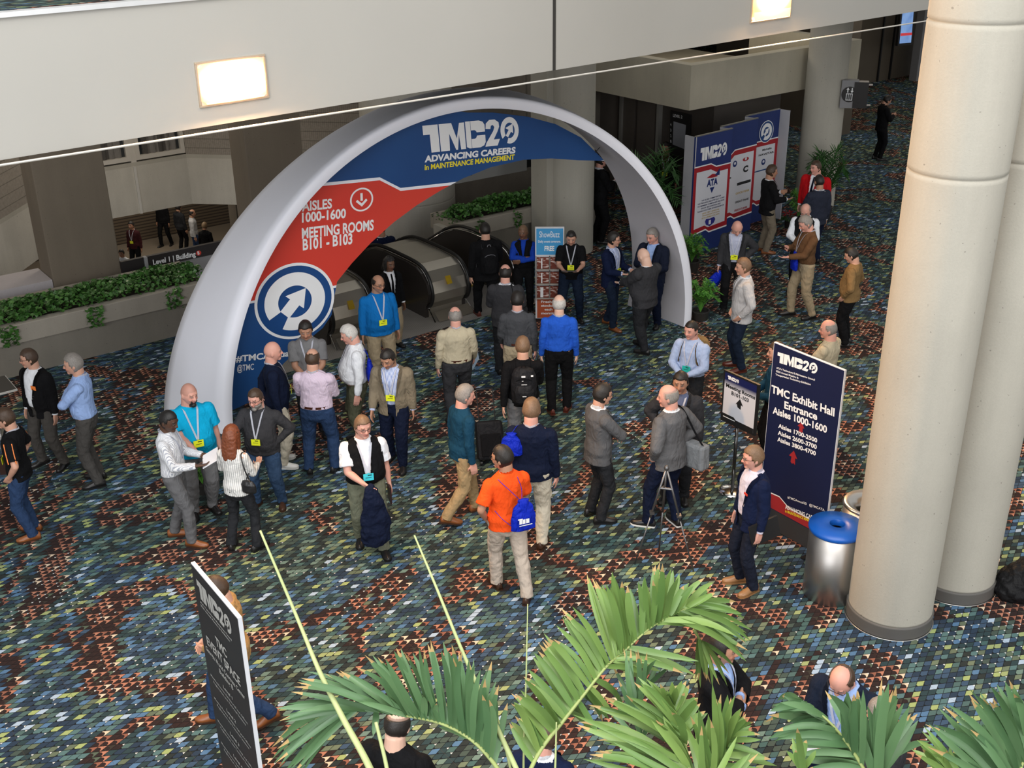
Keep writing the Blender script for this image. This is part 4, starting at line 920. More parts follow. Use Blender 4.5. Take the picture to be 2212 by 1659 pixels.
PP['AA'] = P('bald heavy man in charcoal pinstripe suit seen from behind', (1398, 535), (1392, 756), face=318, skin='pale', hair='bald', hc='grey', top=('shirt', C_['white']), jacket=C_['dkgrey'], legs=C_['charcoal'], ra='hold', la='hold', fat=.26, belly=.07, hp=26, stance='step')
PP['AB'] = P('man in light blue shirt with a tan backpack and teal badge', (1498, 690), None, h=1.74, face=212, skin='pink', hair='buzz', hc='dark', top=('shirt', cloth('pale blue shirt', (.36, .45, .66))), legs=C_['charcoal'], lany=LAN, badge=BT, ra='front', la='front', hy=12, hp=10, fat=.08)
PP['AC'] = P('dark-haired man in dark suit half hidden behind the grey blazer', (1472, 800), None, h=1.80, face=196, skin='tan', hc='dark', top=('shirt', cloth('slate shirt', (.10, .12, .20))), jacket=C_['dkgrey'], jopen=.04, legs=C_['charcoal'], lany=LAN, badge=BT, ra='hip', la='down', fat=.10)
PP['AD'] = P('bald man in grey blazer with a grey shoulder bag', (1455, 832), (1446, 1136), face=318, skin='pink', hair='fringe', hc='grey', top=('shirt', C_['white']), jacket=C_['blazergrey'], legs=C_['navy'], shoes='black', sole='white', ra='hip', la='pocket', fat=.04, hy=-35, stance=[(.12, -.03, 20, 0), (-.16, .16, -30, 0)], lean=2)
PP['AE'] = P('dark-haired man in grey blazer with folded arms facing right', (1295, 828), (1302, 1120), face=70, skin='light', hc='dark', glasses=True, top=('shirt', C_['white']), jacket=C_['grey'], legs=C_['charcoal'], ra='cross', la='cross', fat=-.02, hp=12)
PP['AF'] = P('man in navy blazer with red pocket square holding a black folder', (1636, 962), (1632, 1268), face=252, skin='pink', hc='sandy', glasses=True, top=('shirt', cloth('lilac check shirt', (.58, .55, .66))), jacket=C_['navyblazer'], jopen=.05, legs=cloth('ink trousers', (.011, .014, .026)), shoes='tan', ra='down', la='down', hy=14, fat=-.02)
PP['AG'] = P('young man in pale grey jacket with hands in pockets', (1612, 556), (1605, 797), face=268, skin='light', hair='short', hc='sandy', top=('shirt', C_['white']), jacket=C_['ltgrey'], legs=C_['dkjeans'], shoes='red', ra='pocket', la='pocket', fat=-.02, hy=4)
PP['AH'] = P('bald man in dark grey suit bowing his head, blue bag in hand', (1592, 462), None, h=1.80, face=190, skin='pink', hair='bald', hc='grey', top=('shirt', cloth('pale check shirt', (.42, .44, .56))), jacket=C_['dkgrey'], jopen=.05, legs=C_['black'], lany=LAN, badge=BY, ra='down', la='hip', hp=30, lean=10, hy=-10)
PP['AI'] = P('man in black blazer and khaki trousers facing the sponsor wall', (1665, 355), (1660, 545), face=82, skin='tan', hc='brown', top=('shirt', C_['white']), jacket=C_['black'], legs=cloth('taupe trousers', (.18, .15, .11)), shoes='brown', ra='hold', la='phone', fat=.06)
PP['AJ'] = P('man in bright red blazer by the sponsor wall palm', (1767, 346), None, h=1.84, face=218, skin='pink', hc='brown', top=('shirt', C_['white']), jacket=C_['red'], legs=C_['charcoal'], tie=C_['navy'], ra='down', la='down', fat=.20, belly=.05, hy=25)
PP['AK'] = P('man in navy suit seen from behind in front of the red blazer', (1773, 377), None, h=1.80, face=338, skin='tan', hair='buzz', hc='dark', top=('shirt', C_['white']), jacket=cloth('slate navy suit', (.022, .026, .042)), legs=C_['navy'], ra='down', la='front', fat=.06)
PP['AL'] = P('bald man in black vest and white sleeves looking down', (1744, 432), None, h=1.78, face=205, skin='pink', hair='fringe', hc='grey', top=('shirt', C_['white']), vest=C_['black'], legs=C_['black'], ra='front', la='front', hp=34, fat=.06)
PP['AM'] = P('grey-haired man in brown shirt and khaki trousers reading a phone', (1752, 460), (1733, 684), face=262, skin='pink', hc='grey', top=('shirt', C_['brown']), legs=C_['khaki'], belt=BELT, lany=LAN, ra='phone', la='hold', hp=30, fat=.08, belly=.03, stance='step')
PP['AN'] = P('dark-haired man in tan brown jacket and black trousers looking down', (1850, 532), (1838, 745), face=300, skin='light', hc='dark', top=('sweater', C_['jacketbrown']), tuck=False, legs=C_['black'], ra='pocket', la='pocket', hp=24, hy=-8, fat=.16, belly=.04)
PP['AO'] = P('balding man in beige shirt behind the exhibit hall sign', (1797, 690), None, h=1.78, face=308, skin='pink', hair='balding', hc='grey', top=('shirt', C_['beige']), tuck=False, legs=C_['khaki'], ra='front', la='front', hy=-25, fat=.18, belly=.05)
PP['AP'] = P('brown-haired man in dark teal shirt half hidden by the exhibit hall sign', (1686, 738), None, h=1.80, face=275, skin='light', hc='brown', top=('shirt', C_['teal']), legs=C_['black'], hy=5, ra='front', la='front')
PP['AQ'] = P('man in black suit alone on the distant carpet', (1913, 203), (1905, 345), face=82, skin='light', hc='dark', top=('shirt', C_['black']), jacket=C_['black'], legs=C_['black'], ra='phone', la='phone', hp=28)
PP['AR'] = P('man in black with white lanyard by the lift directory', (1440, 305), None, h=1.78, face=192, skin='tan', hc='dark', top=('shirt', cloth('maroon shirt', (.08, .01, .012))), jacket=C_['black'], jopen=.04, legs=C_['black'], lany=LAN, badge=BY, hy=18)
PP['AS'] = P('man in black coat and backpack standing behind the arch', (1296, 330), (1290, 524), face=70, skin='pink', hc='dark', top=('shirt', C_['white']), jacket=C_['black'], legs=C_['black'], ra='phone', la='down', fat=.06, lany=LAN, badge=BY)
PP['AT'] = P('man in bright orange polo and stone trousers in the middle of the floor', (1092, 962), (1112, 1282), face=338, skin='tan', hc='dark', glasses=True, top=('polo', C_['orange']), sleeve='short', tuck=False, legs=cloth('pale stone trousers', (.50, .42, .35)), shoes='darkbrown', la='pocket', ra='front', hy=-42, fat=.02, stance=[(.13, -.20, 30, .0), (-.06, .18, -2, 0)])
PP['AU'] = P('man in navy sweater and cream trousers behind the orange polo', (1147, 862), (1162, 1172), face=8, skin='pink', hair='short', hc='sandy', top=('sweater', C_['navy']), tuck=False, legs=C_['stone'], shoes='darkbrown', lany=LAN, ra='down', la='front', fat=.14, belly=.02, stance=[(.12, -.06, 10, 0), (-.12, .16, -10, 0)])
PP['AV'] = P('man in dark blue pullover and tan trousers walking right', (992, 831), (985, 1118), face=62, skin='pink', hair='short', hc='grey', top=('sweater', C_['teal']), tuck=False, legs=cloth('camel trousers', (.34, .235, .12)), shoes='brown', ra='down', la='down', hy=12, fat=.04, stance=[(.10, -.26, 8, .06), (-.09, .22, -6, 0)], lean=3)
PP['AW'] = P('man in tan leather jacket and jeans walking behind the event sign', (484, 1240), (500, 1562), face=262, skin='light', hc='brown', top=('sweater', C_['leather']), tuck=False, legs=C_['bluejeans'], shoes='brown', stance=[(.09, .30, 4, 0), (-.09, -.26, -6, .08)], ra='front', la='front', hp=18, fat=.06, lean=3)
PP['AX'] = P('man in black jacket with a bald crown at the bottom edge', (849, 1540), None, h=1.80, face=22, skin='pale', hair='fringe', hc='dark', top=('sweater', C_['black']), tuck=False, legs=C_['black'], ra='front', la='front', fat=.18, hp=20)
PP['AY'] = P('man in black suit with folded arms under the palm fronds', (1556, 1366), None, h=1.80, face=112, skin='tan', hc='dark', top=('shirt', C_['sky']), jacket=C_['black'], jopen=.035, legs=C_['black'], lany=LAN, ra='cross', la='cross')
PP['AZ'] = P('bald man with glasses and navy suit looking down at his papers', (1843, 1400), None, h=1.80, face=215, skin='pink', hair='balding', hc='brown', top=('shirt', C_['sky']), jacket=cloth('ink navy suit', (.010, .015, .030)), jopen=.04, legs=C_['navy'], lany=LAN, glasses=True, ra='hold', la='hold', hp=34, hy=4, fat=.12, lean=8, beard=('grey', .4))
PP['BA'] = P('grey-haired man low behind the right palm leaves', (1925, 1518), None, h=1.76, face=318, skin='pink', hair='short', hc='grey', top=('shirt', C_['white']), jacket=C_['dkgrey'], legs=C_['black'], hp=20)
PP['BB'] = P('brown-haired person in navy below the central palm frond', (1172, 1562), None, h=1.74, face=20, skin='pink', hair='short', hc='brown', top=('shirt', C_['white']), jacket=C_['navyblazer'], legs=C_['navy'], hp=18, hy=20)
# ---- people down in the lower hall
LG = None
for k, (x_, y_, hh, fc, lab, tp, lg) in enumerate((
    (283, 477, 1.78, 195, 'man in maroon jacket and yellow badge in the lower hall', 'wine', 'black'), (345, 425, 1.8, 200, 'dark-clothed person crossing the lower hall by the slatted wall', 'black', 'black'),
    (412, 452, 1.78, 75, 'bald man in pale shirt with backpack strap in the lower hall', 'ltgrey', 'bluejeans'), (440, 480, 1.7, 10, 'fair-haired person in black in the lower hall', 'black', 'black'),
    (262, 538, 1.2, 190, 'seated-height person in white top low in the lower hall', 'white', 'black'), (383, 440, 1.75, 30, 'person in dark purple by the slatted wall in the lower hall', 'charcoal', 'black'))):
    P(lab, (x_, y_), None, h=max(1.6, hh), face=fc, skin='tan', hair='balding' if 'bald' in lab else 'short', hc='blond' if 'fair' in lab else 'dark', top=('shirt', C_[tp] if tp != 'wine' else cloth('wine jacket', (.045, .012, .014))), tuck=False, legs=C_[lg], z0=-5, far=True,
      lany=LAN if k == 0 else None, badge=BY if k == 0 else None, stance='step' if k in (1, 2) else 'stand')

# ---- bags and held things
backpack(PP['R'], 'black and grey backpack on the man in the black suit', C_['black'], plain('grey strap trim', (.16, .16, .18), .5), w=.30, h=.47, d=.20)
backpack(PP['V'], 'black backpack with small white logos on the suitcase man', cloth('black nylon', (.014, .014, .016), rough=.5), C_['black'], w=.34, h=.50, d=.20, patch=((-.01, 1.36, .05, .022), (.10, 1.37, .03, .022), (0, 1.25, .07, .008), (-.02, 1.30, .02, .008), (0, 1.10, .05, .010)))
backpack(PP['AB'], 'tan canvas backpack on the man in the light blue shirt', cloth('tan canvas', (.25, .16, .07)), w=.36, h=.50, d=.26)
backpack(PP['AS'], 'black backpack on the man behind the arch', C_['black'], w=.32, h=.48, d=.20)
backpack(PP['X'], 'slim grey-strapped backpack on the man reading the tablet', C_['black'], plain('grey strap', (.15, .15, .16), .5), w=.26, h=.38, d=.10)
drawbag(PP['AT'], 'royal blue drawstring bag with white print on the orange polo', (.10, -.20, 1.06), w=.27, h=.36, d=.11, logo=True, cords=[[(.09, -.19, 1.22), (.10, -.16, 1.34), (.09, -.09, 1.43), (.10, -.02, 1.46), (.12, .06, 1.42)], [(.08, -.19, 1.22), (-.02, -.165, 1.34), (-.10, -.10, 1.43), (-.12, .0, 1.45)], [(.02, -.19, .90), (-.10, -.15, 1.02), (-.16, -.08, 1.10)]])
drawbag(PP['K'], 'blue drawstring bag on the white-haired man', (-.10, -.17, 1.13), w=.24, h=.30, d=.10, cords=[[(-.10, -.17, 1.27), (-.08, -.13, 1.38), (-.09, -.02, 1.46), (-.12, .07, 1.40)], [(-.10, -.17, 1.27), (.04, -.14, 1.36), (.10, -.03, 1.45)]])
drawbag(PP['AU'], 'royal blue bag over the left shoulder of the navy sweater man', (-.20, -.10, 1.28), w=.24, h=.26, d=.14, cords=[[(-.20, -.10, 1.40), (-.15, -.03, 1.46), (-.13, .06, 1.42)]])
w_, d_, p_ = hand_frame(PP['AH'], 0); i_ = PP['AH']; c_ = (i_['S'] @ i_['T']).inverted() @ w_
drawbag(i_, 'blue bag dangling from the hand of the bowing man', (c_.x+.03, c_.y+.02, c_.z-.16), w=.20, h=.34, d=.12, cords=[[(c_.x+.03, c_.y+.02, c_.z-.01), (c_.x, c_.y, c_.z+.02)]], tilt=-.5)
drawbag(PP['AM'], 'blue bag hanging at the front of the brown shirt man', (-.05, .22, 1.0), w=.22, h=.30, d=.10, cords=[[(-.05, .22, 1.13), (-.06, .24, 1.18)]])
# black handbag
i_ = PP['F']; e = worn(i_, 'handbag', 'small black leather handbag on the red-haired woman', 'handbag')
bm = bmesh.new(); stack(bm, [(.90, .09, .035, -.06, .20), (.93, .115, .05, -.06, .20), (1.02, .105, .045, -.06, .20), (1.07, .07, .02, -.06, .20)], 18); xf(bm, i_['S'] @ i_['T']); o = bm_obj('bag_body', bm, M_BLACK, e); remesh(o, .008, disp=.01, dscale=.05)
bm = bmesh.new(); tube(bm, spline([i_['S'] @ i_['T'] @ Vector(p) for p in ((.24, -.06, 1.06), (.205, -.10, 1.25), (.15, -.06, 1.425), (.16, .04, 1.40), (.20, .08, 1.24), (.17, -.03, 1.07))], 6), .008, 6); bm_obj('strap', bm, M_BLACK, e)
bm = bmesh.new(); box(bm, (.236, -.07, 1.10), (.012, .012, .06), i_['S'] @ i_['T']); bm_obj('buckle', bm, M_CHROME, e)
# grey shoulder bag
i_ = PP['AD']; e = worn(i_, 'shoulder_bag', 'grey canvas shoulder bag hanging on the bald grey blazer man', 'bag')
bm = bmesh.new(); box(bm, (.26, -.13, .88), (.15, .34, .30), i_['S'] @ i_['T'], bev=.03); box(bm, (.33, -.13, .83), (.05, .28, .18), i_['S'] @ i_['T'], bev=.02); o = bm_obj('bag_body', bm, cloth('grey canvas', (.20, .21, .22)), e)
bm = bmesh.new(); pts = spline([i_['S'] @ i_['T'] @ Vector(p) for p in ((.25, .03, 1.02), (.20, .11, 1.2), (.14, .06, 1.44), (.13, -.06, 1.45), (.20, -.17, 1.2), (.25, -.26, 1.02))], 6); ribbon(bm, pts, .04, (1, 0, .3), .006); bm_obj('strap', bm, C_['dkgrey'], e)
i_ = PP['T']; e = worn(i_, 'shoulder_bag', 'dark shoulder bag at the side of the balding charcoal suit man', 'bag')
bm = bmesh.new(); box(bm, (.27, -.02, .92), (.12, .34, .28), i_['S'] @ i_['T'], bev=.03); bm_obj('bag_body', bm, C_['charcoal'], e)
bm = bmesh.new(); pts = spline([i_['S'] @ i_['T'] @ Vector(p) for p in ((.26, .10, 1.05), (.17, .12, 1.3), (.11, .04, 1.465), (.11, -.09, 1.445), (.17, -.155, 1.25), (.26, -.12, 1.05))], 6); ribbon(bm, pts, .05, (1, 0, .4), .006); bm_obj('strap', bm, C_['charcoal'], e)
# papers, folders, phones, cup, bottle, tablet
def held(info, i, name, label, cat, size, mat_, off=(0, 0, 0), rot=(0, 0, 0), bev=.0):
    w_, d_, p_ = hand_frame(info, i); r = info['root']; e = worn(info, name, label, cat)
    bm = bmesh.new(); box(bm, (0, 0, 0), size, Matrix.Translation(w_+Vector(off)) @ Matrix.Rotation(rot[2], 4, 'Z') @ Matrix.Rotation(rot[0], 4, 'X') @ Matrix.Rotation(rot[1], 4, 'Y'), bev=bev); bm_obj('%s_body' % name if name != 'leaflet' else 'sheet', bm, mat_, e); return e
PAPER = plain('white paper', (.80, .80, .84), .7, var=.02)
e = held(PP['D'], 0, 'leaflet', 'open white leaflet held by the man in the striped shirt', 'leaflet', (.26, .21, .006), PAPER, (-.10, .05, .04), (.5, .15, .2))
held(PP['C'], 0, 'folder', 'black folder held by the man at the left edge', 'folder', (.03, .34, .25), plain('dark leather folder', (.035, .015, .012), .4), (.02, .0, .05))
held(PP['AF'], 1, 'folder', 'black folder under the arm of the navy blazer man', 'folder', (.025, .34, .26), M_BLACK, (.02, -.08, .10), (-.25, 0, 0))
held(PP['X'], 1, 'tablet', 'dark tablet in the hands of the black polo man', 'tablet', (.26, .18, .012), M_BLACK, (.12, .04, .03), (.3, 0, 0), .004)
held(PP['AA'], 0, 'phone', 'black phone in the hands of the bald charcoal suit man', 'phone', (.075, .15, .010), M_BLACK, (-.05, .05, .02), (.4, 0, .2), .003)
held(PP['AM'], 0, 'phone', 'phone in the hand of the brown shirt man', 'phone', (.075, .15, .010), M_BLACK, (-.02, .04, .03), (.6, 0, .2), .003)
held(PP['AQ'], 0, 'phone', 'phone held by the distant man in black', 'phone', (.07, .14, .010), M_BLACK, (-.03, .04, .02), (.6, 0, 0), .003)
held(PP['AZ'], 0, 'papers', 'white papers held by the glasses man looking down', 'papers', (.22, .28, .006), PAPER, (-.06, .02, .03), (.35, 0, 0))
held(PP['Q'], 0, 'leaflet', 'pale blue leaflet in the hand of the beige shirt man', 'leaflet', (.02, .26, .20), plain('pale blue paper', (.45, .60, .78), .6), (.02, .10, -.02), (.3, 0, -.5))
held(PP['M'], 1, 'notebook', 'dark notebook in the left hand of the black vest man', 'notebook', (.02, .16, .22), plain('dark red notebook', (.03, .012, .014), .4), (.02, .02, -.02))
w_, d_, p_ = hand_frame(PP['Z'], 0); e = worn(PP['Z'], 'coffee_cup', 'white paper cup held by the grey-haired man in navy', 'cup')
bm = bmesh.new(); lathe(bm, [(.028, -.05), (.038, .05), (.040, .052), (.036, .058), (.0, .058)], tuple(w_+Vector((-.02, .02, .02)))); bm_obj('cup_body', bm, PAPER, e, smooth=True)
w_, d_, p_ = hand_frame(PP['W'], 1); e = worn(PP['W'], 'water_bottle', 'dark water bottle in the left hand of the royal blue shirt man', 'bottle')
bm = bmesh.new(); lathe(bm, [(.0, -.13), (.033, -.13), (.035, .03), (.028, .06), (.015, .07)], tuple(w_+Vector((-.02, 0, .0)))); bm_obj('bottle_body', bm, M_BLACK, e, smooth=True); bm = bmesh.new(); lathe(bm, [(.018, .07), (.018, .10), (0, .10)], tuple(w_+Vector((-.02, 0, 0)))); bm_obj('cap', bm, M_CHROME, e)
# coat over the arm
i_ = PP['M']; w_, d_, p_ = hand_frame(i_, 0); e = worn(i_, 'folded_coat', 'dark navy coat hanging from the hand of the black vest man', 'coat'); q = w_/i_['s']
bm = bmesh.new(); stack(bm, [(q.z-.72, .10, .045, q.y+.05, q.x+.0), (q.z-.66, .17, .07, q.y+.04, q.x-.01), (q.z-.40, .175, .075, q.y+.03, q.x-.02), (q.z-.15, .12, .07, q.y+.02, q.x-.01), (q.z+.02, .065, .055, q.y, q.x), (q.z+.06, .03, .03, q.y, q.x)], 20)
xf(bm, i_['S']); o = bm_obj('coat_body', bm, C_['navy'], e); remesh(o, .010, disp=.06, dscale=.10)
# red pocket square, orange stripes
i_ = PP['AF']; bm = bmesh.new(); box(bm, (-.10, i_['surf'](.10, 1.27, i_['outer']+.010).y+.004, 1.27), (.06, .01, .022), i_['S'] @ i_['T']); bm_obj('pocket_square', bm, M_RED, i_['root'])
i_ = PP['C']; bm = bmesh.new()
for sh, el, ww_, palm, sx in i_['arms']:
    for q in (-.5, .5): 
        a_, b_ = sh+Vector((sx*.050, .045*q*2, .02)), sh.lerp(el, .78)+Vector((sx*.062, .045*q*2, 0)); tube(bm, [a_, a_.lerp(b_, .5)+Vector((sx*.008, 0, 0)), b_], .007, 6)
xf(bm, i_['S']); bm_obj('orange_piping', bm, plain('orange piping', (.85, .22, .04), .6), i_['root'])
# wheeled suitcase
g = at_z(1062, 1003); t = empty('wheeled_suitcase', (g.x, g.y, 0), math.radians(10)); tag(t, 'black wheeled suitcase with raised handle behind the pullover man', 'suitcase')
TS = Matrix.Rotation(math.radians(-24), 4, 'X')
bm = bmesh.new(); box(bm, (0, 0, .33), (.36, .22, .52), TS, bev=.035); bm_obj('case', bm, cloth('black suitcase', (.012, .012, .014), rough=.6), t)
bm = bmesh.new(); box(bm, (0, -.125, .27), (.27, .03, .30), TS, bev=.012); bm_obj('pocket', bm, C_['black'], t)
bm = bmesh.new()
for sx in (-.11, .11): tube(bm, [TS @ Vector((sx, .09, .58)), TS @ Vector((sx, .09, 1.02))], .008, 6)
tube(bm, [TS @ Vector((-.11, .09, 1.02)), TS @ Vector((.11, .09, 1.02))], .014, 8); bm_obj('handle', bm, M_BLACK, t)
for sx in (-.14, .14):
    bm = bmesh.new(); res = bmesh.ops.create_cone(bm, segments=16, radius1=.035, radius2=.035, depth=.03, cap_ends=True, matrix=Matrix.Translation((sx, -.0, .037)) @ Matrix.Rotation(math.pi/2, 4, 'Y')); bm_obj('wheel', bm, M_RUBBER, t)
flush()
# ================================================================== lettering
_FC = {}
def glyph_mesh(s, bold, cond=1.0):
    key = (s, bold)
    if key not in _FC:
        cu = bpy.data.curves.new('t', 'FONT'); cu.body = s; cu.size = 1; cu.offset = bold; cu.extrude = 0; cu.resolution_u = 3
        o = bpy.data.objects.new('t', cu); COL.objects.link(o); bpy.context.view_layer.update()
        me = bpy.data.meshes.new_from_object(o.evaluated_get(bpy.context.evaluated_depsgraph_get()))
        vs = [tuple(v.co) for v in me.vertices]; fs = [tuple(p.vertices) for p in me.polygons]
        bpy.data.objects.remove(o); bpy.data.curves.remove(cu); bpy.data.meshes.remove(me); _FC[key] = (vs, fs)
    return _FC[key]
CAP = .70
def text_on(parent, s, P0, P1, hv, mat_, n, name='lettering', bold=.02, off=.004):
    """baseline from P0 to P1 (world), cap height vector hv, facing n"""
    vs, fs = glyph_mesh(s, bold); x0 = min(v[0] for v in vs); x1 = max(v[0] for v in vs)
    L_ = local(parent); P0, P1, hv = Vector(P0), Vector(P1), Vector(hv); n = Vector(n).normalized(); d = P1-P0
    me = bpy.data.meshes.new(name); me.from_pydata([L_ @ (P0+d*((v[0]-x0)/(x1-x0))+hv*(v[1]/CAP)+n*off) for v in vs], [], fs)
    return mesh_obj(name, me, mat_, parent)
class Face:
    """a flat sign face: maps photograph pixels to points on it"""
    def __init__(self, p, e, up=(0, 0, 1)):
        self.p = Vector(p); self.e = Vector(e).normalized(); self.up = Vector(up); n = self.e.cross(self.up).normalized()
        if n.dot(EYE-self.p) < 0: n = -n
        self.n = n
    def at(self, x, y): return at_plane(x, y, self.p, self.n)
    def text(self, parent, s, a, b, top, mat_, bold=.02, off=.004, name='lettering'):
        P0, P1, Pt = self.at(*a), self.at(*b), self.at(*top); d = (P1-P0).normalized(); hv = Pt-P0; hv = hv-d*hv.dot(d)
        return text_on(parent, s, P0, P1, hv, mat_, self.n, name, bold, off)
    def shape(self, parent, name, polys, mat_, off=.003, th=.0, px=True):
        bm = bmesh.new(); L_ = local(parent)
        for pl in polys:
            pts = [(self.at(*q) if px else q)+self.n*off for q in pl]; pts = [L_ @ p for p in pts]
            f = bm.faces.new([bm.verts.new(p) for p in pts])
        (bm.normal_update(), bmesh.ops.triangulate(bm, faces=bm.faces[:])); return bm_obj(name, bm, mat_, parent)
def disc(F, c, rx, ry=None, n=48, a0=0, a1=360, r_in=0.0, off=.003, cut=None):
    ry = ry or rx; pts = [F['c']+F['e']*(c[0]+rx*math.cos(math.radians(a0+(a1-a0)*k/n)))+F['u']*(c[1]+ry*math.sin(math.radians(a0+(a1-a0)*k/n))) for k in range(n+1)]
    return pts
def emblem(parent, fc, C0, R_, eu, uu, base=.004, tiny=False, white=None, navy=None):
    """round emblem: white rim, navy ring, white ring with a diagonal gap, navy hub and a white arrow; eu/uu unit axes on the face"""
    white = white or M_WHITE; navy = navy or M_BLUEP; n = fc.n; L_ = local(parent); ni = (L_.to_3x3() @ n)
    def put(name, plist, m_, off):
        bm = bmesh.new()
        for pl in plist:
            bm.faces.new([bm.verts.new(L_ @ (C0+eu*(p[0]*R_)+uu*(p[1]*R_)+n*off)) for p in pl])
        (bm.normal_update(), bmesh.ops.triangulate(bm, faces=bm.faces[:])); return bm_obj(name, bm, m_, parent)
    def circ(r, a0=0, a1=360, k=56): return [(r*math.cos(math.radians(a0+(a1-a0)*i/k)), r*math.sin(math.radians(a0+(a1-a0)*i/k))) for i in range(k if a1-a0 == 360 else k+1)]
    st = .0022 if not tiny else .0012
    put('emblem_rim', [circ(1)], white, base); put('emblem_ring', [circ(.93)], navy, base+st)
    put('emblem_band', [circ(.76, -118, 209)+circ(.42, -118, 209)[::-1]], white, base+2*st)
    put('emblem_hub', [circ(.40)], navy, base+3*st)
    c45 = math.cos(math.radians(47)); s45 = math.sin(math.radians(47))
    def rot(p): return (p[0]*c45-p[1]*s45, p[0]*s45+p[1]*c45)
    put('emblem_arrow', [[rot(p) for p in ((.42, 0), (-.02, .30), (-.02, .15), (-.40, .15), (-.42, -.15), (-.02, -.15), (-.02, -.30))]], white, base+4*st)
def tmc_logo(parent, fc, O, ex, uy, mat_, off=.004, bg=None):
    """show wordmark drawn as shapes; O lower left, ex spans its width, uy its height (vectors)"""
    n = fc.n; L_ = local(parent); W_ = 2.72
    def P_(x, y): return L_ @ (O+ex*(x/W_)+uy*y+n*off)
    bm = bmesh.new()
    def add(pl): bm.faces.new([bm.verts.new(P_(*p)) for p in pl])
    add([(0, 1), (.42, 1), (.42, 0), (.18, 0), (.18, .66), (0, .66)])
    add([(.45, 1), (.80, 1), (.92, .42), (1.02, .98), (1.16, .98), (1.16, 0), (1.02, .0), (.99, .55), (.93, .0), (.88, 0), (.72, .62), (.70, .0), (.45, 0)])
    add([(1.19, 1), (1.33, 1), (1.33, .0), (1.27, .0), (1.19, .06)])
    add([(1.34, 1), (1.58, 1), (1.69, .94), (1.74, .82), (1.74, .57), (1.50, .57), (1.48, .63), (1.44, .66), (1.37, .66), (1.34, .66)])
    add([(1.34, .0), (1.58, .0), (1.69, .06), (1.74, .18), (1.74, .45), (1.50, .45), (1.48, .38), (1.44, .34), (1.37, .34), (1.34, .34)])
    add([(1.76, .66), (1.78, .86), (1.88, .98), (2.04, .98), (2.15, .86), (2.16, .70), (2.10, .52), (1.98, .24), (2.16, .24), (2.08, 0), (1.72, 0), (1.76, .14), (1.98, .56), (2.02, .70), (1.98, .78), (1.92, .76), (1.90, .64)])
    def el(cx_, cy_, a, b_, a0, a1, k=30): return [(cx_+a*math.cos(math.radians(a0+(a1-a0)*i/k)), cy_+b_*math.sin(math.radians(a0+(a1-a0)*i/k))) for i in range(k+1)]
    add(el(2.46, .52, .27, .50, -110, 215)+el(2.46, .52, .15, .29, -110, 215)[::-1])
    add([(2.34, .62), (2.56, .76), (2.56, .40), (2.50, .46), (2.40, .26), (2.34, .34), (2.43, .54)])
    (bm.normal_update(), bmesh.ops.triangulate(bm, faces=bm.faces[:])); return bm_obj('wordmark', bm, mat_, parent)

# ================================================================== entrance arch
def arch_pt(ph, c, t=0.0):
    x0, y0, psi, a, b_, n_, ln, sk, k = c; co, si = math.cos(ph), max(0, math.sin(ph)); a += t; b_ += t
    u = -a*math.copysign(abs(co)**(2/n_), co); z = b_*si**(2/n_)*(1+sk*co); u += k*z; v = ln*z
    return Vector((x0+u*math.cos(psi)+v*math.sin(psi), y0+u*math.sin(psi)-v*math.cos(psi), z))
AF_ = (-.504, 16.378, .496, 3.979, 4.255, 1.981, .104, .061, -.009); AB_ = (-1.466, 17.308, .520, 4.142, 4.165, 1.998, .097, .014, .123); AT_ = .154
t = empty('entrance_arch', ((AF_[0]+AB_[0])/2, (AF_[1]+AB_[1])/2, 0), 0); tag(t, 'tall white fabric entrance arch leaning over the walkway', 'arch'); L_ = local(t)
bm = bmesh.new(); NP = 96; rows = []
for i in range(NP+1):
    ph = math.pi*i/NP; fo, bo, fi, bi = arch_pt(ph, AF_, AT_), arch_pt(ph, AB_, AT_), arch_pt(ph, AF_), arch_pt(ph, AB_)
    ctr = (fo+bo+fi+bi)/4; rr = []
    for k in range(9):
        q = k/8; p = fo.lerp(bo, q); out = (fo-fi+bo-bi).normalized(); rr.append(p+out*(.018*math.sin(q*math.pi)))
    rows.append([fi.lerp(fo, .0), fi.lerp(fo, .35)+(fo-bo).normalized()*.02, fi.lerp(fo, .75)+(fo-bo).normalized()*.018]+rr+[bi.lerp(bo, .5)+(bo-fo).normalized()*.02, bi])
vr = [[bm.verts.new(L_ @ p) for p in r] for r in rows]
for a, c in zip(vr, vr[1:]):
    for k in range(len(a)-1): bm.faces.new((a[k], a[k+1], c[k+1], c[k]))
bm_obj('fabric_cover', bm, M_FABW, t, smooth=True)
bm = bmesh.new(); vr = [[bm.verts.new(L_ @ arch_pt(math.pi*i/NP, AF_).lerp(arch_pt(math.pi*i/NP, AB_), k/4)) for k in range(5)] for i in range(NP+1)]
for a, c in zip(vr, vr[1:]):
    for k in range(4): bm.faces.new((a[k], c[k], c[k+1], a[k+1]))
bm_obj('inner_lining', bm, M_FABI, t, smooth=True)
bm = bmesh.new()
for i in (0, NP): poly(bm, [L_ @ arch_pt(math.pi*i/NP, c_, t_) + Vector((0, 0, .012)) for c_, t_ in ((AF_, 0), (AF_, AT_), (AB_, AT_), (AB_, 0))])
bmesh.ops.solidify(bm, geom=bm.faces[:], thickness=.01); bm_obj('foot_plate', bm, M_STEEL, t)
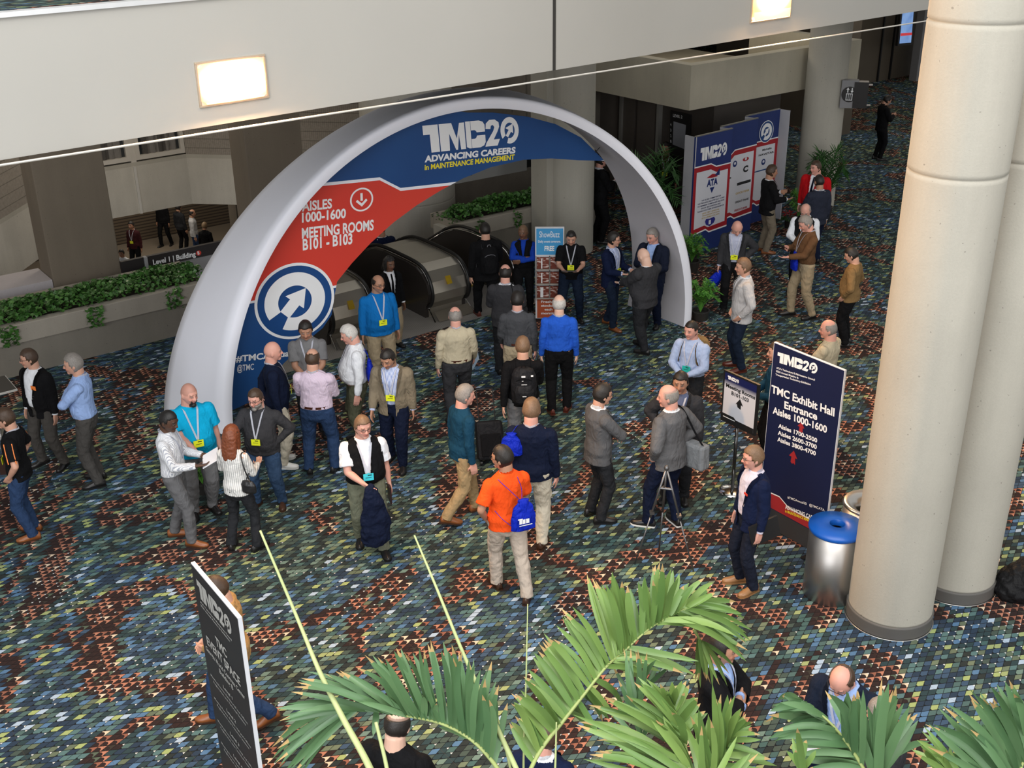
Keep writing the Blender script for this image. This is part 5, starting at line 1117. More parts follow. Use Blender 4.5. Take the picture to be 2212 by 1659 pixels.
# hanging banner inside the arch
MIX = .36
pc = Vector((AF_[0], AF_[1], 0)).lerp(Vector((AB_[0], AB_[1], 0)), MIX); psi = AF_[2]; ev = Vector((math.cos(psi), math.sin(psi), 0)); uv_ = Vector((.10*math.sin(psi), -.10*math.cos(psi), 1)).normalized()
FB = Face(pc, ev, uv_)
bt = empty('hanging_banner', (pc.x, pc.y, 0), psi); tag(bt, 'curved blue and red printed banner hanging inside the white arch', 'banner'); LB = local(bt)
left = []
for i in range(0, 60):
    ph = math.pi*(.004+.52*i/59); p = arch_pt(ph, AF_, -.03).lerp(arch_pt(ph, AB_, -.03), MIX); p = p-FB.n*((p-pc).dot(FB.n)); left.append(p)
left = [p for p in left if project(p)[0] < 985]; print('BANNER', [tuple(int(v) for v in project(p)) for p in left][::6])
pxs = [(1010, 243), (1066, 243), (1140, 252), (1200, 268), (1255, 297), (1305, 347), (1250, 346), (1190, 342), (1130, 345), (1060, 361), (1000, 385), (950, 412), (900, 443), (850, 480), (800, 525), (760, 568), (728, 608), (722, 640), (716, 680), (697, 708), (668, 732), (648, 752), (612, 785), (575, 830), (540, 868)]
bnd = left+[FB.at(*q) for q in pxs]
bm = bmesh.new(); f = bm.faces.new([bm.verts.new(LB @ p) for p in bnd]); (bm.normal_update(), bmesh.ops.triangulate(bm, faces=[f])); bmesh.ops.solidify(bm, geom=bm.faces[:], thickness=.006)
def banner_mat():
    m, nt, b = nt_new('banner print'); tc = N(nt, 'ShaderNodeTexCoord'); sp = N(nt, 'ShaderNodeSeparateXYZ'); nt.links.new(tc.outputs['Object'], sp.inputs[0]); X, Z = sp.outputs[0], sp.outputs[2]
    kn = [LB @ FB.at(*q) for q in ((690, 399), (820, 386), (865, 409), (1010, 393))]
    def piece(kn):
        f = None
        for a, c in zip(kn, kn[1:]):
            mr = N(nt, 'ShaderNodeMapRange'); nt.links.new(X, mr.inputs[0]); mr.inputs[1].default_value = a.x; mr.inputs[2].default_value = c.x; mr.inputs[3].default_value = 0; mr.inputs[4].default_value = c.z-a.z
            f = mr.outputs[0] if f is None else mth(nt, 'ADD', f, mr.outputs[0])
        return mth(nt, 'ADD', f, kn[0].z)
    dz = mth(nt, 'SUBTRACT', Z, piece(kn)); low = LB @ FB.at(545, 652); dl = mth(nt, 'SUBTRACT', Z, low.z)
    red = mth(nt, 'MULTIPLY', mth(nt, 'LESS_THAN', dz, 0), mth(nt, 'GREATER_THAN', dl, 0))
    wh = mth(nt, 'MAXIMUM', mth(nt, 'LESS_THAN', mth(nt, 'ABSOLUTE', dz), .022), mth(nt, 'LESS_THAN', mth(nt, 'ABSOLUTE', dl), .018))
    blue = mixc(nt, noise_tex(nt, .8, 2, tc.outputs['Object']), (.006, .035, .15), (.012, .085, .27))
    redc = mixc(nt, noise_tex(nt, .7, 2, tc.outputs['Object']), (.60, .035, .025), (.66, .055, .030))
    nt.links.new(mixc(nt, wh, mixc(nt, red, blue, redc), (.80, .82, .88)), b.inputs['Base Color']); b.inputs['Roughness'].default_value = .55; return m
bm_obj('banner_cloth', bm, banner_mat(), bt)
FB.p = FB.p+FB.n*.004
tmc_logo(bt, FB, FB.at(918, 331), FB.at(1121, 309)-FB.at(918, 331), FB.at(907, 272)-FB.at(916, 331)+ev*.02, M_WHITE, .004)
FB.text(bt, 'ADVANCING CAREERS', (917, 350), (1113, 330), (916, 337), M_WHITE, .045)
FB.text(bt, 'in MAINTENANCE MANAGEMENT', (917, 367), (1111, 344), (916, 356), M_YEL, .03)
FB.text(bt, 'AISLES', (652, 456), (717, 449), (650, 436), M_WHITE, .03)
FB.text(bt, '1000-1600', (652, 480), (747, 470), (651, 460), M_WHITE, .03)
FB.text(bt, 'MEETING ROOMS', (652, 515), (807, 496), (651, 493), M_WHITE, .03)
FB.text(bt, 'B101 - B103', (654, 540), (761, 526), (652, 517), M_WHITE, .03)
FB.text(bt, '#TMCAnnual20', (509, 782), (650, 766), (508, 769), M_WHITE, .03)
FB.text(bt, '@TMC', (512, 802), (548, 798), (511, 789), M_WHITE, .01)
C0 = FB.at(637, 651); R_ = (FB.at(723, 645)-FB.at(551, 657)).length/2; emblem(bt, FB, C0, R_, ev, uv_)
# ring with a down arrow
C1 = FB.at(781, 431); r1 = (FB.at(806, 429)-FB.at(756, 433)).length/2
def ringpts(c, r): return [c+ev*(r*math.cos(a*math.pi/24))+uv_*(r*math.sin(a*math.pi/24)) for a in range(48)]
bm = bmesh.new(); o_, i2 = ringpts(C1, r1), ringpts(C1, r1*.86); vo = [bm.verts.new(LB @ (p+FB.n*.004)) for p in o_]; vi = [bm.verts.new(LB @ (p+FB.n*.004)) for p in i2]
for k in range(48): bm.faces.new((vo[k], vo[(k+1) % 48], vi[(k+1) % 48], vi[k]))
for pl in ([(-.10, .55), (.10, .55), (.10, -.1), (-.10, -.1)], [(0, -.60), (.50, -.12), (.38, .04), (0, -.32), (-.38, .04), (-.50, -.12)]):
    f = bm.faces.new([bm.verts.new(LB @ (C1+ev*(r1*x)+uv_*(r1*y)+FB.n*.004)) for x, y in pl]); (bm.normal_update(), bmesh.ops.triangulate(bm, faces=[f]))
bm_obj('arrow_sign', bm, M_WHITE, bt)
bm = bmesh.new()
for q in ((1106, 243, 1106, 237), (1285, 330, 1296, 318), (960, 246, 960, 240)): tube(bm, [LB @ FB.at(q[0], q[1]), LB @ FB.at(q[2], q[3])], .006, 5)
bm_obj('clip', bm, M_BLACK, bt)

# ================================================================== escalators
PROF = [(17.6, -.30), (15.98, .16), (15.86, .30), (15.80, .48), (15.86, .68), (16.02, .84), (16.25, .92), (16.6, .945), (17.35, .945), (17.75, .88), (18.2, .68), (27.6, -4.75), (27.6, -5.0), (26.2, -5.0)]
HR = [(16.02, .19), (15.86, .26), (15.77, .42), (15.78, .58), (15.85, .74), (16.0, .89), (16.25, .965), (16.7, .985), (17.3, .985), (17.7, .93), (18.15, .74), (19.0, .25), (27.5, -4.65)]
def deckprof(o=0.0):
    return [(15.98, -.0), (15.98, .16), (15.86+o, .30), (15.80+o, .48), (15.86+o, .68-o*.5), (16.02+o, .84-o), (16.25, .92-o), (16.6, .945-o), (17.35, .945-o), (17.75, .88-o), (18.2, .68-o), (27.6, -4.75-o), (27.6, -5), (24.5, -4.6), (18.4, -1.0), (17.6, -.3), (17.0, -.0)]
def extr(bm, prof_, ua, ub, mi=0):
    a = [bm.verts.new(B(ua, w_, z)) for w_, z in prof_]; c = [bm.verts.new(B(ub, w_, z)) for w_, z in prof_]; n = len(prof_)
    f1 = bm.faces.new(a); f2 = bm.faces.new(c[::-1])
    for k in range(n): bm.faces.new((a[k], c[k], c[(k+1) % n], a[(k+1) % n]))
def rail(bm, u, prof_=HR):
    tube(bm, spline([B(u, w_, z) for w_, z in prof_], 4), [(.042, .022) if False else .032]*(4*(len(prof_)-1)+1), 8)
M_PANEL = plain('dark brown balustrade panel', (.035, .030, .027), .25); M_DECK = plain('escalator steel deck', (.60, .56, .48), .32, .85)
M_STICK = plain('yellow warning sticker', (.60, .42, .02), .5)
def balustrade(ua, ub, label, group='escalator balustrades'):
    t = empty('escalator_balustrade', (0, 0, 0)); tag(t, label, 'escalator balustrade', group)
    bm = bmesh.new(); extr(bm, deckprof(), ua+.07, ub-.07); bm_obj('steel_deck', bm, M_DECK, t)
    for u_ in (ua, ub):
        bm = bmesh.new(); extr(bm, deckprof(.035), u_-.005 if u_ == ua else u_-.07, u_+.07 if u_ == ua else u_+.005); bm_obj('side_panel', bm, M_PANEL, t)
        bm = bmesh.new(); rail(bm, u_+(.035 if u_ == ua else -.035)); bm_obj('handrail', bm, M_RUBBER, t, smooth=True)
        bm = bmesh.new(); tube(bm, spline([B(u_+(.035 if u_ == ua else -.035), w_+(.035 if w_ < 16.1 else 0), z-.045) for w_, z in HR], 3), .012, 6); bm_obj('steel_trim', bm, M_CHROME, t, smooth=True)
        bm = bmesh.new(); s_ = B(u_+(.09 if u_ == ua else -.09), 15.80, 0); tube(bm, [B(u_+(.035 if u_ == ua else -.035), 15.92, .20), B(u_+(.0 if u_ == ua else .0), 15.66, .01)], .012, 6); bm_obj('skirt_strut', bm, M_CHROME, t)
    bm = bmesh.new(); um = (ua+ub)/2
    for k, (w_, z, dw, dz_) in enumerate(((15.835, .60, .0, .0),)): pass
    pts = [B(um-.055, 15.87, .735), B(um+.055, 15.87, .735), B(um+.055, 15.80, .60), B(um-.055, 15.80, .60)]
    poly(bm, pts); bmesh.ops.solidify(bm, geom=bm.faces[:], thickness=.004); bm_obj('sticker', bm, M_STICK, t)
    bm = bmesh.new(); poly(bm, [B(ua+.06, 15.78, .16), B(ub-.06, 15.78, .16), B(ub-.06, 15.62, .02), B(ua+.06, 15.62, .02)]); bmesh.ops.solidify(bm, geom=bm.faces[:], thickness=.01); bm_obj('kick_plate', bm, M_DECK, t)
balustrade(10.13, 10.99, 'steel escalator divider with black handrails and yellow sticker, nearer the middle')
balustrade(8.15, 9.0, 'steel escalator divider with black handrails behind the banner emblem')
t = empty('escalator_balustrade', (0, 0, 0)); tag(t, 'dark outer escalator balustrade below the right ivy planter', 'escalator balustrade')
bm = bmesh.new(); extr(bm, deckprof(.03), 11.98, 12.08); bm_obj('side_panel', bm, M_PANEL, t)
bm = bmesh.new(); rail(bm, 12.03); bm_obj('handrail', bm, M_RUBBER, t, smooth=True)
bm = bmesh.new(); tube(bm, spline([B(11.975, w_, z-.05) for w_, z in HR], 3), .014, 6); bm_obj('steel_trim', bm, M_CHROME, t, smooth=True)
bm = bmesh.new(); bbox_uw(bm, 12.08, 12.24, 17.3, 18.6, -.3, .75); bbox_uw(bm, 12.08, 12.2, 18.6, 26, -5, -.2); bm_obj('outer_cladding', bm, M_CONC, t)
for (ua, ub, lab) in ((9.02, 10.11, 'dark escalator steps descending between the two dividers'), (11.01, 11.96, 'dark escalator steps descending at the right')):
    t = empty('escalator_steps', (0, 0, 0)); tag(t, lab, 'escalator', 'escalator flights')
    bm = bmesh.new(); w_, z = 16.9, .006
    for k in range(28):
        run = .40
        if k > 1: z -= .203
        bbox_uw(bm, ua, ub, w_, w_+run, z-.35, z); w_ += run*.91
    bm_obj('treads', bm, plain('escalator tread metal', (.055, .052, .05), .4, .6), t)
    bm = bmesh.new(); bbox_uw(bm, ua, ub, 16.78, 16.88, .006, .016); bm_obj('comb_plate', bm, plain('yellow comb', (.42, .32, .03), .5), t)

# ================================================================== planters with ivy
def planter(ua, ub, label, wf=18.0, wb=19.25, cut=None):
    t = empty('concrete_planter', (0, 0, 0)); tag(t, label, 'planter', 'low concrete ivy planters')
    bm = bmesh.new(); bbox_uw(bm, ua, ub, wf, wb, 0.0, .575); bm_obj('base_wall', bm, concrete('planter base concrete', (.22, .20, .165), .4), t)
    bm = bmesh.new()
    for (a, b_, c, d) in ((ua-.08, ub, wf-.12, wf+.06), (ua-.08, ub, wb-.1, wb+.02), (ua-.08, ua+.1, wf+.06, wb-.1)): bbox_uw(bm, a, b_, c, d, .575, .885, bev=.012)
    bm_obj('lip', bm, concrete('planter lip concrete', (.33, .30, .25), .35), t)
    bm = bmesh.new(); bbox_uw(bm, ua+.1, ub-.02, wf+.06, wb-.1, .575, .80); bm_obj('soil', bm, plain('potting soil', (.03, .022, .015), .95), t)
def leaf_mat(name, c1, c2, rough=.45):
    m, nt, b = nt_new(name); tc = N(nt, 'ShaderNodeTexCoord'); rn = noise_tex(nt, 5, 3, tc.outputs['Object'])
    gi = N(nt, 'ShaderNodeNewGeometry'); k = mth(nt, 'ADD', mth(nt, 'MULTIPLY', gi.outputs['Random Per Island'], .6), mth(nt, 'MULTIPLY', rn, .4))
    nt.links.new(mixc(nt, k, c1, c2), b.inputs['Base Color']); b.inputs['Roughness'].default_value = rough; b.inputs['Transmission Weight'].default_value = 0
    b.inputs['Subsurface Weight'].default_value = .0; return m
M_IVY = leaf_mat('ivy leaves', (.018, .070, .014), (.10, .26, .05), .4)
def ivy(ua, ub, label, n, w0=17.98, w1=19.2, mound=.22, spill=.06, seed=1):
    R_ = random.Random(seed); bm = bmesh.new()
    for k in range(n):
        u_ = R_.uniform(ua, ub); w_ = R_.uniform(w0, w1); q = (w_-w0)/(w1-w0); edge = min(1, (u_-ua)/.3+.2)
        z = .83+mound*(math.sin(min(1, q*1.1+.12)*math.pi)**.6)*edge*(.75+.5*noise.noise(Vector((u_*1.7, w_*2, seed))))+R_.uniform(-.07, .06)
        if R_.random() < spill: w_ = w0-R_.uniform(.09, .17); z = R_.uniform(.55, .90); u_ = ua+(ub-ua)*(int(R_.random()*4)+.5+R_.uniform(-.1, .1))/4
        s_ = R_.uniform(.028, .052); c = B(u_, w_, z); Rm = Matrix.Rotation(R_.uniform(0, 6.28), 3, 'Z') @ Matrix.Rotation(R_.gauss(0, .55), 3, 'X') @ Matrix.Rotation(R_.gauss(0, .5), 3, 'Y')
        pts = [(0, -.9, 0), (.75, -.45, .12), (.85, .25, .1), (.35, .35, .03), (0, 1.15, -.08), (-.35, .35, .03), (-.85, .25, .1), (-.75, -.45, .12)]
        vs = [bm.verts.new(c+Rm @ (Vector(p)*s_)) for p in pts]; m0 = bm.verts.new(c)
        for i in range(8): bm.faces.new((m0, vs[i], vs[(i+1) % 8]))
    o = bm_obj('ivy', bm, M_IVY, recalc=False); tag(o, label, 'ivy', kind='stuff')
planter(-2.0, 7.0, 'long low concrete planter along the left void'); ivy(1.6, 6.98, 'dense green ivy filling the left concrete planter', 5400, seed=2, mound=.25)
planter(12.30, 16.1, 'shorter concrete planter behind the escalators and pillar', wb=18.9); ivy(12.22, 16.05, 'green ivy spilling over the planter right of the escalators', 3600, w1=18.85, mound=.32, seed=5)

# ================================================================== signs hanging and standing
# level 1 sign behind the left planter
t = empty('level_sign', B(7, 19.42), PHI); tag(t, 'black Level 1 Building sign band behind the left ivy', 'sign'); L_ = local(t)
F1 = Face(B(7, 19.42), D1)
z0_, z1_ = .99, .79
bm = bmesh.new(); ua = uw(F1.at(262, 572))[0]; ub = uw(F1.at(486, 530))[0]; usp = uw(F1.at(316, 570))[0]
for a, c in ((ua, usp-.035), (usp+.035, ub+.5)): bbox_uw(bm, a, c, 19.42, 19.50, F1.at(330, 577).z, F1.at(330, 552).z)
xf(bm, L_); bm_obj('black_band', bm, plain('sign black', (.018, .015, .016), .5), t)
bm = bmesh.new(); bbox_uw(bm, ua, ub+.5, 19.44, 19.50, .3, F1.at(330, 578).z-.004); bbox_uw(bm, usp-.03, usp+.03, 19.40, 19.50, .3, F1.at(330, 552).z); xf(bm, L_); bm_obj('grey_panel', bm, plain('sign grey', (.30, .30, .31), .5), t)
F1.text(t, 'Level 1 | Building', (331, 572), (423, 553), (331, 561), M_WHITE, .03)
F1.text(t, 'B', (427, 550), (431, 549), (427, 543), M_WHITE, .03, off=.008); c_ = F1.at(429, 546.5); F1.shape(t, 'red_dot', [[c_+D1*(.05*math.cos(a*.52))+ZUP*(.05*math.sin(a*.52)) for a in range(12)]], M_RED, .003, px=False)

# overhead sign seen under the banner
t = empty('overhead_sign', B(13.2, 19.2), PHI); tag(t, 'grey and black overhead sign above the right ivy planter', 'sign'); L_ = local(t); F2 = Face(B(13.2, 19.2), D1)
a, b_, c, d = F2.at(960, 402), F2.at(1138, 368), F2.at(1138, 322), F2.at(960, 352)
bm = bmesh.new(); slab(bm, [L_ @ p for p in (a, b_, c, d)], (0, 1, 0), .08); bm_obj('grey_panel', bm, plain('sign grey light', (.32, .32, .31), .5), t)
bm = bmesh.new(); slab(bm, [L_ @ p for p in (F2.at(1138, 362), F2.at(1170, 356), F2.at(1170, 315), F2.at(1138, 322))], (0, 1, 0), .08); bm_obj('black_panel', bm, M_BLACK, t)
F2.text(t, 'LEVEL', (985, 385), (1020, 378), (985, 374), M_BLACK, .02)
bm = bmesh.new(); tube(bm, [L_ @ (d+ZUP*.0), L_ @ (d+ZUP*(5.05-d.z))], .015, 6); tube(bm, [L_ @ c, L_ @ (c+ZUP*(5.05-c.z))], .015, 6); bm_obj('hanger', bm, M_STEEL, t)

# tall exhibit hall sign
def panel_sign(name, label, A, Bq, tl, tr, th=.03):
    ga, gb = at_z(*A), at_z(*Bq); e_ = (gb-ga).normalized(); F_ = Face(ga, e_); t = empty(name, ((ga.x+gb.x)/2, (ga.y+gb.y)/2, 0), math.atan2(e_.y, e_.x)); tag(t, label, 'sign')
    return F_, t, ga, gb, F_.at(*tl), F_.at(*tr)
F_, t, ga, gb, TL, TR = panel_sign('standing_sign', 'tall navy TMC Exhibit Hall Entrance sign beside the round column', (1624, 1120), (1768, 1201), (1672, 742), (1826, 797))
L_ = local(t); zt = (TL.z+TR.z)/2; TL = Vector((TL.x, TL.y, zt)); TR = Vector((TR.x, TR.y, zt)); zr = F_.at(1690, 1101).z
lo_l, lo_r = Vector((TL.x, TL.y, .02)), Vector((TR.x, TR.y, .02)); wid = (TR-TL).length
print('EXH', zt, wid, zr, ga, gb, TL, TR)
bm = bmesh.new(); slab(bm, [L_ @ p for p in (lo_l, lo_r, TR, TL)], L_.to_3x3() @ -F_.n, .028); bm_obj('board', bm, plain('white foam board', (.70, .72, .76), .5, var=.02), t)
e_ = F_.e; ins = e_*.008
zb_ = F_.at(1690, 1150).z if False else .28
bm = bmesh.new(); slab(bm, [L_ @ (p+F_.n*.0035) for p in (Vector((TL.x, TL.y, zb_+.0))+ins, Vector((TR.x, TR.y, zb_))-ins, TR-ins-ZUP*.008, TL+ins-ZUP*.008)], L_.to_3x3() @ -F_.n, .003); bm_obj('printed_face', bm, M_NAVY if False else plain('midnight print', (.006, .010, .045), .4, var=.05), t)
bm = bmesh.new(); slab(bm, [L_ @ (p+F_.n*.004) for p in (Vector((TL.x, TL.y, .02)), Vector((TR.x, TR.y, .02)), Vector((TR.x, TR.y, zb_)), Vector((TL.x, TL.y, zb_)))], L_.to_3x3() @ -F_.n, .003); bm_obj('kick_board', bm, plain('dark grey board', (.03, .03, .032), .6), t)
bm = bmesh.new(); mid = (lo_l+lo_r)/2
for sg in (-1, 1):
    c_ = L_ @ (mid+e_*(sg*wid*.38)); box(bm, (c_.x, c_.y, .012), (.05, .42, .02))
bm_obj('foot', bm, M_BLACK, t)
zs = zb_+.02
F_.shape(t, 'red_band', [[Vector((TL.x, TL.y, zb_+.01))+ins, Vector((TR.x, TR.y, zb_+.01))-ins, Vector((TR.x, TR.y, zb_+.13))-ins, (TL.lerp(TR, .45)+ZUP*(zb_+.13-zt)), (TL.lerp(TR, .30)+ZUP*(zb_+.21-zt)), Vector((TL.x, TL.y, zb_+.19))+ins]], M_DRED, .0055, px=False)
F_.shape(t, 'white_line', [[(Vector((TL.x, TL.y, zb_+.19))+ins), TL.lerp(TR, .30)+ZUP*(zb_+.21-zt), TL.lerp(TR, .45)+ZUP*(zb_+.13-zt), Vector((TR.x, TR.y, zb_+.13))-ins, Vector((TR.x, TR.y, zb_+.142))-ins, TL.lerp(TR, .45)+ZUP*(zb_+.145-zt), TL.lerp(TR, .30)+ZUP*(zb_+.225-zt), Vector((TL.x, TL.y, zb_+.203))+ins]], M_WHITE, .007, px=False)
tmc_logo(t, F_, F_.at(1679, 782), F_.at(1765, 809)-F_.at(1679, 782), F_.at(1681, 760)-F_.at(1679, 782), M_WHITE, .006)
for s_, a, b_, tp, bo_ in (("ATA's Technology & Maintenance Council", (1678, 796), (1761, 822), (1678, 792), .02), ("2020 Annual Meeting &", (1677, 803), (1726, 818), (1677, 799), .02), ("Transportation Technology Exhibition", (1676, 810), (1752, 832), (1676, 806), .02),
    ("TMC Exhibit Hall", (1667, 847), (1803, 899), (1668, 831), .03), ("Entrance", (1695, 881), (1766, 907), (1696, 866), .03), ("Aisles 1000-1600", (1670, 892), (1787, 935), (1671, 878), .03),
    ("Aisles 1700-2500", (1682, 923), (1766, 956), (1682, 914), .03), ("Aisles 2600-3700", (1681, 938), (1765, 970), (1681, 929), .03), ("Aisles 3800-4700", (1680, 952), (1763, 984), (1680, 943), .03),
    ("#TMCAnnual20   @TMCATA", (1702, 1076), (1782, 1104), (1702, 1071), .01), ("ADVANCING CAREERS", (1697, 1098), (1772, 1128), (1697, 1090), .03)): F_.text(t, s_, a, b_, tp, M_WHITE, bo_, .0075)
F_.text(t, 'in MAINTENANCE MANAGEMENT', (1697, 1106), (1772, 1136), (1697, 1100), M_YEL, .02, .0075)
for (cx_, cy_, sc_) in ((1731, 924, 1), (1714, 989, 1.25)):
    c_ = F_.at(cx_, cy_); F_.shape(t, 'red_arrow', [[c_+F_.e*(x*.05*sc_)+ZUP*(y*.07*sc_) for x, y in ((0, 1.1), (1, .1), (.5, .1), (.6, -.9), (.2, -.7), (-.1, -.9), (-.5, -.7), (-.4, .1), (-1, .1))]], M_DRED, .0065, px=False)

# event space sign, lower left (same height as the exhibit hall sign)
TL, TR = at_z(412, 1215, zt), at_z(514, 1336, zt); e_ = (TR-TL).normalized(); F_ = Face(TL, e_); t = empty('standing_sign', ((TL.x+TR.x)/2, (TL.y+TR.y)/2, 0), math.atan2(e_.y, e_.x)); tag(t, 'tall dark TMC Event Space sign at the lower left, seen edge-on', 'sign'); L_ = local(t)
print('EVT', (TR-TL).length, TL, TR)
lo_l, lo_r = Vector((TL.x, TL.y, .02)), Vector((TR.x, TR.y, .02)); ins = e_*.008; zb2 = .28
bm = bmesh.new(); slab(bm, [L_ @ p for p in (lo_l, lo_r, TR, TL)], L_.to_3x3() @ -F_.n, .032); bm_obj('board', bm, plain('white foam board', (.70, .72, .76), .5, var=.02), t)
bm = bmesh.new(); slab(bm, [L_ @ (p+F_.n*.0035) for p in (Vector((TL.x, TL.y, zb2))+ins, Vector((TR.x, TR.y, zb2))-ins, TR-ins-ZUP*.01, TL+ins-ZUP*.01)], L_.to_3x3() @ -F_.n, .003); bm_obj('printed_face', bm, plain('charcoal print', (.018, .018, .020), .45, var=.05), t)
bm = bmesh.new(); slab(bm, [L_ @ (p+F_.n*.004) for p in (lo_l, lo_r, Vector((TR.x, TR.y, zb2)), Vector((TL.x, TL.y, zb2)))], L_.to_3x3() @ -F_.n, .003); bm_obj('kick_board', bm, plain('dark red board', (.05, .012, .012), .6), t)
bm = bmesh.new(); mid = (lo_l+lo_r)/2
for sg in (-1, 1):
    c_ = L_ @ (mid+e_*(sg*(TR-TL).length*.38)); box(bm, (c_.x, c_.y, .012), (.05, .42, .02))
bm_obj('foot', bm, M_BLACK, t)
GREY_T = plain('grey print', (.40, .40, .38), .5)
def q_(x, z): return TL+(TR-TL)*x+ZUP*(z-zt)
tmc_logo(t, F_, q_(.10, zt-.27), (TR-TL)*.72, ZUP*.17, GREY_T, .006)
def tl(s, x0, x1, z, h_, bo=.02): text_on(t, s, q_(x0, z), q_(x1, z), ZUP*h_, GREY_T, F_.n, 'lettering', bo, .0075)
tl("ATA's Technology & Maintenance Council", .12, .80, zt-.315, .020); tl('2020 Annual Meeting & Exhibition', .12, .75, zt-.35, .020)
tl('TMC', .38, .62, zt-.58, .085, .03); tl('EVENT SPACE', .14, .86, zt-.71, .085, .03); tl('Georgia World Congress Center', .08, .92, zt-.80, .045); tl('Building B', .36, .66, zt-.87, .045)
for k in range(4):
    zz = zt-1.0-.24*k; tl('Level %d' % (k+1), .40, .60, zz, .032); tl('Meeting Rooms, Exhibit Hall and Offices', .10, .90, zz-.055, .022, .01); tl('Registration and Technical Sessions', .15, .85, zz-.10, .022, .01)

# meeting rooms sign on a chrome stand
base = at_z(1579, 1062); t_az = None; best = None
for k in range(180):
    a = math.radians(k); e_ = Vector((math.cos(a), math.sin(a), 0)); Ft = Face(base, e_); zl, zr_ = Ft.at(1563, 797).z, Ft.at(1638, 832).z; zl2, zr2 = Ft.at(1557, 907).z, Ft.at(1632, 943).z; er = abs(zl-zr_)+abs(zl2-zr2)
    if best is None or er < best[0]: best = (er, e_)
e_ = best[1]; e_ = e_ if e_.x > 0 else -e_; F_ = Face(base-(Face(base, e_).n)*0, e_); t = empty('stand_sign', (base.x, base.y, 0), math.atan2(e_.y, e_.x)); tag(t, 'framed Meeting Rooms sign on a chrome pole stand', 'sign'); L_ = local(t)
F_ = Face(base+F_.n*.03, e_)
q4 = [F_.at(1557, 907), F_.at(1632, 943), F_.at(1638, 832), F_.at(1563, 797)]; zlo = (q4[0].z+q4[1].z)/2; zhi = (q4[2].z+q4[3].z)/2; xl = ((q4[0]+q4[3])/2); xr = ((q4[1]+q4[2])/2)
def m_(x, z): return Vector((xl.x+(xr.x-xl.x)*x, xl.y+(xr.y-xl.y)*x, zlo+(zhi-zlo)*z))
print('MTG', zlo, zhi, (xr-xl).length, best[0])
bm = bmesh.new(); slab(bm, [L_ @ m_(*p) for p in ((0, 0), (1, 0), (1, 1), (0, 1))], L_.to_3x3() @ -F_.n, .03); bm_obj('frame', bm, M_BLACK, t)
m, nt, b = nt_new('fading header print'); tc = N(nt, 'ShaderNodeTexCoord'); sp = N(nt, 'ShaderNodeSeparateXYZ'); nt.links.new(tc.outputs['Object'], sp.inputs[0]); mr = N(nt, 'ShaderNodeMapRange'); nt.links.new(sp.outputs[2], mr.inputs[0]); mr.inputs[1].default_value = zlo+(zhi-zlo)*.70; mr.inputs[2].default_value = zlo+(zhi-zlo)*.84
nt.links.new(mixc(nt, mr.outputs[0], (.60, .61, .66), (.010, .014, .075)), b.inputs['Base Color']); b.inputs['Roughness'].default_value = .3
def mshape(name, pl, mt, off):
    F_.shape(t, name, [[m_(*p) for p in pl]], mt, off, px=False)
mshape('poster', ((.05, .04), (.95, .04), (.95, .97), (.05, .97)), m, .003)
mshape('footer', ((.05, .04), (.95, .04), (.95, .13), (.45, .13), (.38, .17), (.05, .17)), M_BLACK, .0045)
mshape('footer_line', ((.08, .10), (.42, .10), (.42, .115), (.08, .115)), M_WHITE, .006)
mshape('arrow', ((.40, .44), (.52, .58), (.62, .46), (.56, .47), (.56, .38), (.47, .40), (.44, .46)), M_BLACK, .005)
tmc_logo(t, F_, m_(.13, .86), m_(.45, .86)-m_(.13, .86), m_(.13, .93)-m_(.13, .86), M_WHITE, .005)
text_on(t, 'Meeting Rooms', m_(.10, .70), m_(.93, .70), m_(.1, .77)-m_(.1, .70), M_BLACK, F_.n, bold=.03, off=.005); text_on(t, 'B101-103', m_(.27, .59), m_(.76, .59), m_(.1, .66)-m_(.1, .59), M_BLACK, F_.n, bold=.03, off=.005)
bm = bmesh.new(); tube(bm, [(0, .02, .02), (0, .02, zlo+.06)], .022, 14); bm_obj('pole', bm, plain('black chrome pole', (.10, .10, .10), .15, .9), t, smooth=True)
bm = bmesh.new(); lathe(bm, [(.0, .0), (.175, .0), (.18, .012), (.14, .026), (.04, .034), (0, .034)], (0, .02, 0), 40); bm_obj('base_disc', bm, M_CHROME, t, smooth=True)

# news rack
g0, g1 = at_z(1153, 690), at_z(1203, 692); e_ = Vector((1, -.03, 0)).normalized(); F_ = Face(g0, e_); t = empty('news_rack', ((g0.x+g1.x)/2, (g0.y+g1.y)/2, 0), math.atan2(e_.y, e_.x)); tag(t, 'news rack with blue ShowBuzz header and brown magazine pockets', 'display rack'); L_ = local(t)
tl_, tr_ = F_.at(1156, 490), F_.at(1219, 492); zt2 = (tl_.z+tr_.z)/2; x0 = tl_; wid = (tr_-tl_).dot(e_); print('RACK', zt2, wid)
def k_(x, z): return Vector((x0.x, x0.y, 0))+e_*(x*wid)+ZUP*z
bm = bmesh.new(); slab(bm, [L_ @ k_(*p) for p in ((0, 0.02), (1, .02), (1, zt2), (0, zt2))], L_.to_3x3() @ -F_.n, .05); bm_obj('back_board', bm, plain('rack white board', (.66, .66, .68), .5), t)
zA = zt2-(zt2)*.29; zBt = zt2*.24
F_.shape(t, 'header', [[k_(*p) for p in ((.04, zA), (.96, zA), (.96, zt2-.02), (.04, zt2-.02))]], plain('sky blue print', (.06, .32, .62), .4, var=.03), .004, px=False)
F_.shape(t, 'footer_panel', [[k_(*p) for p in ((.06, .03), (.94, .03), (.94, zBt-.02), (.06, zBt-.02))]], plain('burnt orange print', (.42, .085, .03), .5, var=.05), .004, px=False)
def rtx(s, x0_, x1_, z, h_, bo=.02): text_on(t, s, k_(x0_, z), k_(x1_, z), ZUP*h_, M_WHITE, F_.n, 'lettering', bo, .006)
